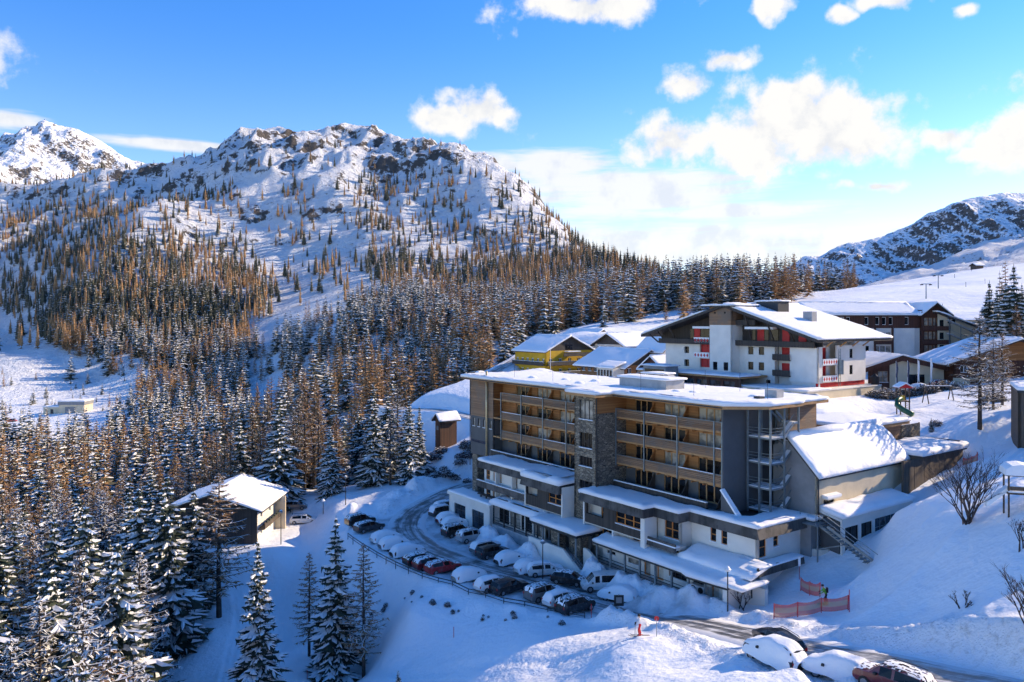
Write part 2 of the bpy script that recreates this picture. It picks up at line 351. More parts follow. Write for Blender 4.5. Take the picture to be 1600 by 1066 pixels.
# unseen hill beyond the frame's right edge, raised to shade the ski slope
for X, Y, z in [(85, 60, -6), (110, 75, 8), (150, 90, 30), (210, 120, 55), (130, 45, 25), (200, 60, 55), (100, 125, -10), (140, 170, -6), (190, 190, 8), (260, 220, 30), (90, 30, 8), (320, 150, 80), (130, 130, 2), (170, 150, 14), (350, 300, 45)]: cxy(X, Y, z)
CTRL = np.array(CTRL)
def _uv(X, Y): return np.stack([np.arctan(np.asarray(X) / np.asarray(Y)) * 1.35, np.log(np.asarray(Y)) * 0.95], -1)
_cp = _uv(CTRL[:, 0], CTRL[:, 1]); _cw = CTRL[:, 2] / CTRL[:, 1]
def _ker(r2): return np.sqrt(r2 + 1e-6) ** 1.6
_n = len(CTRL)
_D = ((_cp[:, None, :] - _cp[None]) ** 2).sum(-1)
_A = np.zeros((_n + 3, _n + 3)); _A[:_n, :_n] = _ker(_D) - np.eye(_n) * 2e-4
_A[:_n, _n] = 1; _A[:_n, _n + 1:] = _cp; _A[_n, :_n] = 1; _A[_n + 1:, :_n] = _cp.T
_W = np.linalg.solve(_A, np.concatenate([_cw, np.zeros(3)]))
# roads: centre lines (x, y, z)
ROAD = [(-4, 141, -29.2), (-9, 135, -29.5), (-12.5, 129, -29.9), (-15.6, 122, -30.6), (-15.6, 114, -31), (-11.5, 104.5, -31), (-5.5, 97.8, -31), (3.4, 90.6, -31), (10, 84.6, -31), (13.7, 80.5, -30.6), (16.6, 75, -29.2), (19, 65.5, -26.5), (21.5, 57.5, -24.4), (23.8, 51.5, -22.8), (25.7, 47, -21.7), (27.5, 41, -20.1), (28.5, 30, -18)]
ROAD_UP = [at(600, 634, 190), at(640, 639, 186), at(680, 640, 183), at(715, 646, 176), at(748, 655, 168)]
ROAD_FAR = [at(745, 598, 205), at(770, 583, 215), at(800, 566, 228), at(818, 556, 240), at(835, 548, 262)]
def smooth_line(pts, step=1.5):
    P = [Vector(p) for p in pts]; out = []
    for k in range(len(P) - 1):
        p0, p1, p2, p3 = P[max(k - 1, 0)], P[k], P[k + 1], P[min(k + 2, len(P) - 1)]
        n = max(2, int((p2 - p1).length / step))
        for j in range(n):
            t = j / n
            out.append(0.5 * ((2 * p1) + (p2 - p0) * t + (2 * p0 - 5 * p1 + 4 * p2 - p3) * t * t + (3 * p1 - p0 - 3 * p2 + p3) * t ** 3))
    out.append(P[-1]); return np.array([tuple(p) for p in out])
LINES = [(smooth_line(ROAD), 3.2), (smooth_line(ROAD_UP), 2.2), (smooth_line(ROAD_FAR), 3.2)]
CARPARK = np.array([hp(-5, -5.4), hp(6, -6.5), hp(7.2, -9.5), hp(17, -10), hp(25, -10.5), hp(31, -8), hp(45, -6.5), (19, 76), (12.5, 77.5), (8.6, 79.6), (0, 84.6), (-7.6, 91.2), (-13.5, 97.5), (-19.4, 105.5), (-23.5, 113), (-22, 120), (-14, 123.5)])
def poly_dist(P, x, y):
    """signed distance to a plan polygon, negative inside"""
    x = np.asarray(x, float); y = np.asarray(y, float)
    dmin = np.full(x.shape, 1e9); ins = np.zeros(x.shape, bool); n = len(P)
    for k in range(n):
        ax, ay = P[k]; bx, by = P[(k + 1) % n]; dx, dy = bx - ax, by - ay
        t = np.clip(((x - ax) * dx + (y - ay) * dy) / (dx * dx + dy * dy), 0, 1)
        dmin = np.minimum(dmin, np.hypot(x - ax - t * dx, y - ay - t * dy))
        c = ((ay > y) != (by > y)) & (x < (bx - ax) * (y - ay) / (by - ay + 1e-12) + ax); ins ^= c
    return np.where(ins, -dmin, dmin)
def line_dist(L, x, y):
    """distance to a polyline and the line's height at the nearest point"""
    x = np.asarray(x, float); y = np.asarray(y, float)
    best = np.full(x.shape, 1e9); zz = np.zeros(x.shape)
    for k in range(0, len(L) - 1):
        ax, ay, az_ = L[k]; bx, by, bz = L[k + 1]; dx, dy = bx - ax, by - ay
        t = np.clip(((x - ax) * dx + (y - ay) * dy) / (dx * dx + dy * dy + 1e-9), 0, 1)
        dd = np.hypot(x - ax - t * dx, y - ay - t * dy); m_ = dd < best
        best = np.where(m_, dd, best); zz = np.where(m_, az_ + t * (bz - az_), zz)
    return best, zz
BANKS = []     # (line, half width, height): heaps of cleared snow
LATE = []      # level spots dug into the banks
def _trk(*q): return smooth_line([((u - 800) / FPX * Y, Y, 0.0) for u, Y in q], 2.0)
TRACKS = [(_trk((368, 112), (374, 104), (362, 96), (350, 86), (335, 78)), 0.16, -0.16), (_trk((985, 63.5), (900, 66.5), (790, 71), (690, 75), (600, 80), (545, 92)), 0.18, -0.16), (_trk((860, 67), (760, 66), (650, 68), (520, 74)), 0.18, -0.14),
          (_trk((1195, 61.5), (1300, 63), (1400, 64), (1490, 66), (1580, 71), (1680, 80)), 0.7, 0.42), (_trk((1420, 72), (1500, 76), (1580, 86), (1640, 100)), 0.2, -0.16), (_trk((1340, 72), (1430, 80), (1490, 92), (1560, 108)), 0.18, -0.14), (_trk((1300, 72), (1380, 82), (1450, 95), (1510, 112)), 0.18, -0.12), (_trk((440, 116), (520, 112), (580, 118)), 0.2, -0.14)]   # (line, width, depth): ski tracks, and the raised edge of the groomed run
PADS = []      # (polygon, z, falloff): level ground for buildings
def h_terrain(X, Y, fine=True):
    X = np.asarray(X, float); Y = np.asarray(Y, float); sh = X.shape
    X = X.ravel(); Y = Y.ravel(); out = np.empty(X.shape)
    q = _uv(X, Y)
    for a in range(0, len(X), 20000):
        qq = q[a:a + 20000]
        r2 = ((qq[:, None, :] - _cp[None]) ** 2).sum(-1)
        out[a:a + 20000] = _ker(r2) @ _W[:_n] + _W[_n] + qq @ _W[_n + 1:]
    z = out * Y
    far = sstep(330, 620, Y)
    mt = far * sstep(20, 110, z)
    rg = ridged(X, Y, 170, 5, 5)
    z = z + mt * (rg - 0.35) * 11.0 + far * fbm(X, Y, 60, 4, 9) * 3.0
    crest = sstep(120, 230, z) * far
    z = z + crest * ridged(X, Y, 46, 4, 25) * 7.5
    if fine:
        mid = 1 - far
        z = z + mid * (fbm(X, Y, 26, 3, 15) * 0.45 + fbm(X, Y, 5, 3, 19) * 0.13 * (1 - sstep(120, 220, Y)))
    near = Y < 300
    if near.any():
        x, y, zz = X[near], Y[near], z[near]
        for P, pz, fo in PADS:
            dd = poly_dist(P, x, y); k = 1 - sstep(0.0, fo, dd); zz = zz * (1 - k) + pz * k
        dd = poly_dist(CARPARK, x, y); k = 1 - sstep(-0.5, 2.5, dd)
        zz = zz * (1 - k) + (-31.0 + fbm(x, y, 4, 3, 33) * 0.06) * k
        # ploughed snow heaped along the car park's outer edge
        lump = np.clip(fbm(x, y, 2.6, 4, 41) * 0.6 + 0.75, 0.0, 2)
        edge = np.exp(-((dd - 1.6) / 1.1) ** 2) * (y < 123)
        zz = zz + edge * 0.42 * lump
        for L, wd in LINES:
            ld, lz = line_dist(L[::2], x, y); k = 1 - sstep(wd, wd + 2.4, ld)
            zz = zz * (1 - k) + (lz - 0.14) * k
            inside = 1 - sstep(-2.0, 1.0, poly_dist(CARPARK, x, y)) * 0.0
            wd_ = wd
            bank = np.exp(-((ld - wd - 1.7) / 1.0) ** 2) * sstep(-1.0, 2.0, dd)
            zz = zz + bank * (0.5 if wd > 2.5 else 0.3) * lump
        for L, bw, bh in BANKS:
            ld, lz = line_dist(L, x, y); zz = zz + np.exp(-(ld / bw) ** 2) * bh * lump
        for P, pz, fo in LATE:
            d3 = poly_dist(P, x, y); k = 1 - sstep(0.0, fo, d3); zz = zz * (1 - k) + pz * k
        sc2 = np.exp(-((line_dist(LINES[0][0][::3], x, y)[0] - 5.2) / 1.8) ** 2) * (y < 125)
        zz = zz + sc2 * np.clip(fbm(x, y, 1.3, 3, 91), -0.2, 1) * 0.28
        for L, tw_, td in TRACKS:
            ld, _ = line_dist(L, x, y)
            if td < 0: zz = zz + td * (np.exp(-((ld - 0.35) / tw_) ** 2) + 0.25 * np.exp(-((ld - 0.9) / 0.3) ** 2) * -1)
            else: zz = zz + td * np.exp(-(ld / tw_) ** 2) * (0.7 + 0.5 * fbm(x, y, 3, 3, 95))
        z[near] = zz
    return z.reshape(sh)
def hz(x, y): return float(h_terrain(np.array([x]), np.array([y]))[0])
def rect_hp(s0, s1, t0, t1): return np.array([hp(s0, t0), hp(s1, t0), hp(s1, t1), hp(s0, t1)])
def _bk(*q): return np.array([hp(s, t) + (0.0,) for s, t in q])
BANKS += [(_bk((8, -8.6), (13, -8.7), (18, -9.2), (19.5, -9.4)), 1.25, 1.9), (_bk((29.5, -7.6), (36, -7.6), (43, -7.6), (45.5, -7.0)), 1.5, 1.7), (_bk((38, -9.4), (44, -9.2)), 1.3, 1.2),
          (np.array([(-27.0, 124, 0), (-22, 127, 0), (-18.5, 131, 0), (-15.5, 137, 0)]), 2.2, 1.7), (np.array([(9.5, 77.5, 0), (12.5, 75.6, 0), (13.6, 73.4, 0)]), 1.1, 0.7)]
for _x, _y, _z in ((18.3, 53.4, -24.0), (21.4, 50.2, -23.4), (23.2, 46.6, -22.6)): LATE.append((np.array([(_x - 1.6, _y - 1.9), (_x + 1.6, _y - 1.9), (_x + 1.6, _y + 1.9), (_x - 1.6, _y + 1.9)]), _z, 1.8))
PADS += [(rect_hp(-4, 44, -9, 8), -31.0, 2.5), (rect_hp(-12, 0, -3, 12), -30.0, 3.0)]
# white hotel frame (same bearing as the main hotel): corner of front and right wall
WO = np.array([54.0, 135.0])
def wp(s, t): return (WO[0] + s * HD[0] + t * HI[0], WO[1] + s * HD[1] + t * HI[1])
PADS += [(np.array([wp(-42, -12), wp(4, -12), wp(4, 24), wp(-42, 24)]), -13.6, 6.0)]
PADS += [(np.array([at(895, 0, 172)[:2], at(1050, 0, 166)[:2], at(1050, 0, 232)[:2], at(905, 0, 232)[:2]]), -15.6, 10.0)]
YO = np.array(at(853, 570, 212)[:2])
PADS += [(np.array([(YO[0] - 16, YO[1] - 4), (YO[0] + 20, YO[1] - 4), (YO[0] + 20, YO[1] + 22), (YO[0] - 16, YO[1] + 22)]), -15.5, 8.0)]
CH = np.array([-47.0, 124.0])
PADS += [(np.array([(-53, 119), (-36, 117), (-36, 132), (-53, 133)]), -34.8, 7.0)]
PADS += [(np.array([(68, 150), (108, 150), (108, 200), (60, 200)]), -13.4, 8.0)]

# terrain sheet: rows of constant depth, columns of constant bearing
us = np.concatenate([np.arange(-900, -120, 40), np.arange(-120, 1720, 3.4), np.arange(1720, 2400, 25), np.arange(2400, 4200, 80)]).astype(float)
ys = [22.0]
while ys[-1] < 1420: ys.append(ys[-1] * 1.0068)
ys = np.array(ys)
GX = (us[None, :] - 800) / FPX * ys[:, None]; GY = np.repeat(ys[:, None], len(us), 1)
GZ = h_terrain(GX, GY)
nr, nc = GX.shape
def grid_mesh(name, X, Y, Z, attrs=None):
    nr, nc = X.shape
    me = bpy.data.meshes.new(name)
    me.vertices.add(nr * nc)
    me.vertices.foreach_set('co', np.stack([X, Y, Z], -1).astype(np.float32).ravel())
    idx = np.arange(nr * nc).reshape(nr, nc)
    q = np.stack([idx[:-1, :-1], idx[:-1, 1:], idx[1:, 1:], idx[1:, :-1]], -1).reshape(-1)
    nq = len(q) // 4
    me.loops.add(len(q)); me.loops.foreach_set('vertex_index', q.astype(np.int32))
    me.polygons.add(nq); me.polygons.foreach_set('loop_start', np.arange(0, len(q), 4, dtype=np.int32))
    me.polygons.foreach_set('use_smooth', np.ones(nq, bool))
    me.update(calc_edges=True)
    for k, a in (attrs or {}).items():
        at_ = me.attributes.new(k, 'FLOAT', 'POINT'); at_.data.foreach_set('value', a.astype(np.float32).ravel())
    return me
# slope, for rock outcrops
_dzx = np.gradient(GZ, axis=1) / np.gradient(GX, axis=1)
_dzy = np.gradient(GZ, axis=0) / np.gradient(GY, axis=0)
slope = np.hypot(_dzx, _dzy)
farm = sstep(420, 640, GY)
rock = farm * np.clip(sstep(0.75, 1.5, slope + 0.35 * fbm(GX, GY, 18, 4, 51)) * 0.55 + sstep(0.2, 0.9, ridged(GX, GY, 34, 4, 57) * 0.5 + 0.2) * sstep(70, 220, GZ) * 0.46, 0, 1)
scrub = farm * (1 - sstep(150, 260, GZ)) * sstep(-0.1, 0.9, fbm(GX, GY, 70, 4, 61)) * 0.75
dirt = np.zeros_like(GX)
nearm = GY < 150
cpd = np.full(GX.shape, 9.0); cpd[nearm] = poly_dist(CARPARK, GX[nearm], GY[nearm])
dirt = (1 - sstep(-2.5, 0.3, cpd))
rd = np.full(GX.shape, 99.0); ld_, _ = line_dist(LINES[0][0][::2], GX[nearm], GY[nearm]); rd[nearm] = ld_
scuff = np.exp(-((rd - 5.0) / 1.6) ** 2)
ter = link('terrain', grid_mesh('terrain', GX, GY, GZ, {'rock': rock, 'scrub': scrub, 'dirt': dirt, 'scuff': scuff}))
structure(ter)

def snow_ground(name, far=False):
    m, t, b = new_mat(name)
    g = t.n('ShaderNodeNewGeometry'); P = g.outputs['Position']
    A = lambda k: t.n('ShaderNodeAttribute', attribute_name=k).outputs['Fac']
    n1 = t.noise(P, 0.22 if not far else 0.02, 4.0, 0.6); n2 = t.noise(P, 1.7 if not far else 0.09, 3.0, 0.6); n3 = t.noise(P, 0.13, 6.0, 0.72)
    snow = t.mix(n1.outputs[0], (0.79, 0.82, 0.87, 1), (0.88, 0.88, 0.885, 1))
    if not far:
        # packed, driven-over snow with grey slush on the car park, and dirty plough spoil beside the road
        pk = t.noise(t.v('MULTIPLY', P, (0.35, 0.35, 0.35)), 1.0, 3.0, 0.65)
        packed = t.mix(t.ramp(pk.outputs[0], 0.35, 0.72), (0.66, 0.68, 0.71, 1), (0.30, 0.30, 0.31, 1))
        snow = t.mix(t.m('MULTIPLY', A('dirt'), 0.9), snow, packed)
        snow = t.mix(t.m('MULTIPLY', A('scuff'), t.ramp(n2.outputs[0], 0.5, 0.75, 0.0, 0.5)), snow, (0.34, 0.33, 0.32, 1))
    rn = t.noise(P, 0.11, 4.0, 0.7)
    rk = t.mix(rn.outputs[0], (0.035, 0.033, 0.033, 1), (0.20, 0.17, 0.145, 1))
    f = t.ramp(t.m('ADD', A('rock'), t.m('MULTIPLY', t.m('SUBTRACT', n3.outputs[0], 0.55), 2.6)), 0.26, 0.5)
    f = t.m('MULTIPLY', f, t.ramp(A('rock'), 0.02, 0.2))
    if not far:
        sn = t.noise(P, 0.16, 4.0, 0.75)
        fs = t.m('MULTIPLY', t.ramp(sn.outputs[0], 0.54, 0.70), A('scrub'))
        snow = t.mix(t.m('MULTIPLY', fs, 1.3), snow, (0.16, 0.105, 0.065, 1))
    t.put(b.inputs['Base Color'], t.mix(f, snow, rk))
    b.inputs['Roughness'].default_value = 0.7; b.inputs['Specular IOR Level'].default_value = 0.2
    h = t.m('ADD', t.m('MULTIPLY', n1.outputs[0], 1.0), t.m('MULTIPLY', n2.outputs[0], 0.22))
    if far: bump(t, b, t.m('ADD', t.m('MULTIPLY', n1.outputs[0], 26.0), t.m('MULTIPLY', n2.outputs[0], 9.0)), 0.9, 1.0)
    else:
        hf = t.m('ADD', t.m('MULTIPLY', n3.outputs[0], 9.0), t.m('MULTIPLY', sn.outputs[0], 3.0))
        sy = t.n('ShaderNodeSeparateXYZ'); t.put(sy.inputs[0], P)
        k = t.ramp(sy.outputs[1], 300.0, 600.0)
        hh = t.n('ShaderNodeMix', data_type='FLOAT'); t.put(hh.inputs[0], k); t.put(hh.inputs[2], t.m('ADD', t.m('MULTIPLY', h, 0.55), t.m('MULTIPLY', t.m('MULTIPLY', t.noise(P, 5.0, 3.0, 0.6).outputs[0], t.m('ADD', A('scuff'), 0.12)), 0.2))); t.put(hh.inputs[3], hf)
        bump(t, b, hh.outputs[0], 0.9, 1.0)
    return m
snow_ground('snow_ground'); snow_ground('far_rock', True)
ter.data.materials.append(MATS['snow_ground'])

# far peaks
def peak(name, prof, Y0, depth, drop, seed, amp, step=3.0):
    """a ridge with the given skyline (pixel column, pixel row), its near flank falling towards the valley"""
    pu = np.array([p[0] for p in prof], float); pv = np.array([p[1] for p in prof], float)
    uu = np.arange(pu[0], pu[-1], step); kk = np.linspace(-1.0, 0.35, 110)
    U, K = np.meshgrid(uu, kk)
    Y = Y0 + K * depth
    X = (U - 800) / FPX * (Y0 + 0.35 * K * depth)
    zc = (HYP - np.interp(U, pu, pv)) / FPX * Y0
    Z = np.where(K < 0, zc - drop * (-K) ** 0.9 * (0.55 + 0.45 * sstep(0, 0.5, -K)), zc - drop * 1.4 * K)
    fade = sstep(0.0, 0.12, np.abs(K))
    rr = ridged(X + Z * 0.6, Y * 0.6, amp * 9, 5, seed, 0.6)
    Z = Z + (rr - 0.6) * amp * (0.28 + 0.72 * fade)
    sl = np.hypot(np.gradient(Z, axis=1) / np.gradient(X, axis=1), np.gradient(Z, axis=0) / np.gradient(Y, axis=0))
    return X, Y, Z, sl
X, Y, Z, sl = peak('left', [(-500, 300), (-200, 250), (-60, 238), (0, 226), (40, 214), (75, 203), (98, 199), (122, 205), (150, 218), (180, 236), (205, 250), (260, 262), (340, 275), (420, 300)], 2300, 700, 330, 71, 26)
ob = structure(link('mountain_peak_left', grid_mesh('peak_left', X, Y, Z, {'rock': np.clip(sstep(0.6, 1.4, sl) * 0.5 + 0.19, 0, 1), 'scrub': sl * 0, 'dirt': sl * 0})))
ob.data.materials.append(MATS['far_rock'])
X, Y, Z, sl = peak('right', [(1120, 470), (1180, 440), (1210, 428), (1250, 404), (1285, 396), (1310, 382), (1350, 373), (1375, 366), (1420, 346), (1465, 325), (1500, 311), (1535, 303), (1565, 299), (1600, 302), (1680, 300), (1800, 330), (2000, 330), (2300, 420)], 1500, 520, 300, 83, 22)
ob = structure(link('mountain_right', grid_mesh('mountain_right', X, Y, Z, {'rock': np.clip(sstep(0.55, 1.4, sl) * 0.55 + 0.22, 0, 1), 'scrub': sl * 0, 'dirt': sl * 0})))
ob.data.materials.append(MATS['far_rock'])
# far ground to the horizon behind everything
gm = MB(); gm.quad((-9000, 1300, -60), (9000, 1300, -60), (9000, 8500, -60), (-9000, 8500, -60))
structure(gm.build('far_ground', 'snow'))

# roads
m, t, b = new_mat('road_slush')
g = t.n('ShaderNodeNewGeometry'); P = g.outputs['Position']
ac = t.n('ShaderNodeAttribute', attribute_name='across').outputs['Fac']; al = t.n('ShaderNodeAttribute', attribute_name='along').outputs['Fac']
cv = t.n('ShaderNodeCombineXYZ'); t.put(cv.inputs[0], t.m('MULTIPLY', ac, 1.6)); t.put(cv.inputs[1], t.m('MULTIPLY', al, 0.10))
s1 = t.noise(cv.outputs[0], 1.0, 6.0, 0.65, 0.4); s2 = t.noise(P, 0.5, 6.0, 0.65)
f = t.m('ADD', t.m('MULTIPLY', s1.outputs[0], 0.65), t.m('MULTIPLY', s2.outputs[0], 0.45))
f = t.m('ADD', f, t.ramp(t.m('ABSOLUTE', ac), 1.4, 3.2, -0.02, 0.34))
asp = t.mix(s2.outputs[0], (0.05, 0.05, 0.05, 1), (0.13, 0.12, 0.11, 1))
t.put(b.inputs['Base Color'], t.mix(t.ramp(f, 0.46, 0.66), asp, (0.66, 0.67, 0.69, 1)))
t.put(b.inputs['Roughness'], t.ramp(f, 0.45, 0.7, 0.38, 0.75))
bump(t, b, f, 0.4, 0.12)
def road_strip(name, L, wd, lift=0.0):
    n = len(L); T = np.gradient(L[:, :2], axis=0); T /= np.linalg.norm(T, axis=1)[:, None]; N = np.stack([-T[:, 1], T[:, 0]], -1)
    ac = np.linspace(-wd - 0.7, wd + 0.7, 9)
    X = L[:, 0, None] + N[:, 0, None] * ac; Y = L[:, 1, None] + N[:, 1, None] * ac
    Z = np.repeat(L[:, 2, None], 9, 1) + lift - 0.02 * np.abs(ac)[None]; Z[:, 0] -= 0.5; Z[:, -1] -= 0.5
    acc = np.repeat(ac[None], n, 0); al = np.repeat(np.arange(n)[:, None] * 1.5, 9, 1)
    o = structure(link(name, grid_mesh(name, X, Y, Z, {'across': acc, 'along': al}))); o.data.materials.append(MATS['road_slush'])
    me = o.data
    if me.polygons[0].normal.z < 0: me.flip_normals()
    return o
road_strip('road', LINES[0][0], 2.9); road_strip('mountain_road', LINES[1][0], 2.0); road_strip('village_road', LINES[2][0], 3.0)
# ------------------------------------------------------------------ building kit
class Bld:
    """a building: an Empty at its base, parts in a local frame whose x runs along the front and y into the building; z given absolute"""
    def __init__(s, name, org, ang, base, label, cat='building', group=None):
        s.o = empty(name, (org[0], org[1], base), ang); s.base = base; tag(s.o, label, cat, group); s.k = 0
    def part(s, name, mb, mats, parent=None, smooth=False):
        mb.v = [(x, y, z - s.base) for x, y, z in mb.v]
        return mb.build(name, mats, parent or s.o, smooth)
    def box(s, name, x0, x1, y0, y1, z0, z1, mat, parent=None): return s.part(name, BX(x0, x1, y0, y1, z0, z1), mat, parent)
    def wall(s, name, p0, p1, z0, z1, mat, holes=(), th=0.28, top=None, win=None):
        """wall from p0 to p1 (outside on the right hand); holes: (a0, a1, zb, zt, spec); top: None or list of (a, z) for a raked top"""
        mb = MB(); p0 = Vector(p0); p1 = Vector(p1); L = (p1 - p0).length; dr = (p1 - p0) / L; nr = Vector((dr.y, -dr.x))
        xs = sorted({0.0, L} | {h[0] for h in holes} | {h[1] for h in holes} | ({a for a, _ in top} if top else set()))
        zs = sorted({z0, z1} | {h[2] for h in holes} | {h[3] for h in holes})
        P = lambda a, z, d=0.0: (p0.x + dr.x * a - nr.x * d, p0.y + dr.y * a - nr.y * d, z)
        ztop = (lambda a: np.interp(a, [q[0] for q in top], [q[1] for q in top])) if top else None
        for i in range(len(xs) - 1):
            for j in range(len(zs) - 1):
                cx, cz = (xs[i] + xs[i + 1]) / 2, (zs[j] + zs[j + 1]) / 2
                if any(h[0] < cx < h[1] and h[2] < cz < h[3] for h in holes): continue
                za, zb = zs[j + 1], zs[j + 1]
                if top and j == len(zs) - 2: za, zb = float(ztop(xs[i])), float(ztop(xs[i + 1]))
                mb.quad(P(xs[i], zs[j]), P(xs[i + 1], zs[j]), P(xs[i + 1], zb), P(xs[i], za))
        for h in holes:
            a0, a1, zb, zt = h[:4]; d = th
            mb.quad(P(a0, zb), P(a0, zb, d), P(a1, zb, d), P(a1, zb)); mb.quad(P(a0, zt, d), P(a0, zt), P(a1, zt), P(a1, zt, d))
            mb.quad(P(a0, zt), P(a0, zt, d), P(a0, zb, d), P(a0, zb)); mb.quad(P(a1, zb), P(a1, zb, d), P(a1, zt, d), P(a1, zt))
        # back, ends and top so that the wall is a solid
        zt0 = float(ztop(0)) if top else z1; zt1 = float(ztop(L)) if top else z1
        mb.quad(P(0, z0), P(0, zt0), P(0, zt0, th), P(0, z0, th)); mb.quad(P(L, z0, th), P(L, zt1, th), P(L, zt1), P(L, z0))
        wl = s.part(name, mb, mat)
        for h in holes:
            sp = h[4] if len(h) > 4 else (win or {})
            if sp is not None: s.window(p0, dr, nr, h[0], h[1], h[2], h[3], th * 0.6, **sp)
        return wl
    def window(s, p0, dr, nr, a0, a1, zb, zt, d, cols=1, rows=1, frame='wood_frame', pane='glass', fw=0.07, name='window', sill=True):
        P = lambda a, z, q: (p0.x + dr.x * a - nr.x * q, p0.y + dr.y * a - nr.y * q, z)
        mb = MB()
        def bar(a, b_, z, zz):
            vs_ = [P(x, y, q) for q in (d - 0.04, d + 0.05) for x, y in ((a, z), (b_, z), (b_, zz), (a, zz))]
            mb.add(vs_, [(0, 1, 2, 3), (7, 6, 5, 4), (0, 4, 5, 1), (1, 5, 6, 2), (2, 6, 7, 3), (3, 7, 4, 0)])
        bar(a0, a1, zb, zb + fw); bar(a0, a1, zt - fw, zt)
        for k in range(cols + 1):
            c = a0 + (a1 - a0) * k / cols; bar(max(a0, c - fw / 2), min(a1, c + fw / 2), zb + fw, zt - fw)
        for k in range(1, rows):
            c = zb + (zt - zb) * k / rows; bar(a0, a1, c - fw * 0.35, c + fw * 0.35)
        w_ = s.part(name, mb, frame)
        pb = MB(); pb.quad(P(a0, zb, d + 0.02), P(a1, zb, d + 0.02), P(a1, zt, d + 0.02), P(a0, zt, d + 0.02)); s.part('pane', pb, pane, w_)
        if sill and (a1 - a0) > 0.4:
            sb = MB(); vs_ = [P(x, y, q) for q in (-0.10, d) for x, y in ((a0 - 0.05, zb - 0.02), (a1 + 0.05, zb - 0.02), (a1 + 0.05, zb + 0.07), (a0 - 0.05, zb + 0.07))]
            sb.add(vs_, [(0, 1, 2, 3), (7, 6, 5, 4), (0, 4, 5, 1), (1, 5, 6, 2), (2, 6, 7, 3), (3, 7, 4, 0)]); s.part('sill_snow', sb, 'snow', w_)
        return w_
    def snow(s, poly, zf, th, name='roof_snow', over=0.10, parent=None, seed=0, step=0.7, wav=0.10):
        return s.part(name, snow_slab(poly, zf, th, over, seed + s.seed(), step, wav), 'snow', parent, True)
    def seed(s): s.k += 1; return s.k * 13
def snow_slab(poly, zf, th, over=0.10, seed=0, step=0.7, wav=0.10):
    """a blanket of snow with a rounded, uneven rim on a plan polygon (counter-clockwise); zf gives the surface below"""
    zf = zf if callable(zf) else (lambda x, y, z=zf: z)
    pts = []; n = len(poly)
    for k in range(n):
        a = Vector(poly[k]); b_ = Vector(poly[(k + 1) % n]); m_ = max(1, int((b_ - a).length / step))
        for j in range(m_): pts.append(a.lerp(b_, j / m_))
    n = len(pts); N = []
    for k in range(n):
        d1 = (pts[k] - pts[k - 1]).normalized(); d2 = (pts[(k + 1) % n] - pts[k]).normalized()
        v_ = Vector((d1.y + d2.y, -(d1.x + d2.x))); v_ = v_.normalized() if v_.length > 1e-6 else Vector((d1.y, -d1.x)); N.append(v_)
    ext = max((p - pts[0]).length for p in pts); small = min(1.0, ext / 4.0)
    prof = [(0.0, 0.0), (over, 0.30), (over * 0.9, 0.70), (-th * 0.35, 0.95), (-th * 1.2, 1.04)]
    mb = MB(); rings = []
    for q, (of, hf) in enumerate(prof):
        ring = []
        for k in range(n):
            nz = mnoise.noise((pts[k].x * 0.55 + seed, pts[k].y * 0.55, seed * 0.7)) + 0.6 * mnoise.noise((pts[k].x * 1.7 + seed, pts[k].y * 1.7, q * 0.15))
            o = of * (1 if q else 0) + (wav * nz if q in (1, 2, 3) else 0); o = max(o, -0.42 * ext / 4 if small < 1 else o)
            p = pts[k] + N[k] * o
            ring.append(len(mb.v)); mb.v.append((p.x, p.y, zf(p.x, p.y) + th * hf * (1 + 0.35 * nz * (0.4 + 0.6 * (q > 1)))))
        rings.append(ring)
    for q in range(len(rings) - 1):
        for k in range(n):
            mb.f.append((rings[q][k], rings[q][(k + 1) % n], rings[q + 1][(k + 1) % n], rings[q + 1][k])); mb.mi.append(0)
    mb.f.append(tuple(rings[-1])); mb.mi.append(0)
    return mb
def rect(x0, x1, y0, y1): return [(x0, y0), (x1, y0), (x1, y1), (x0, y1)]
HANG = math.atan2(HD[1], HD[0])

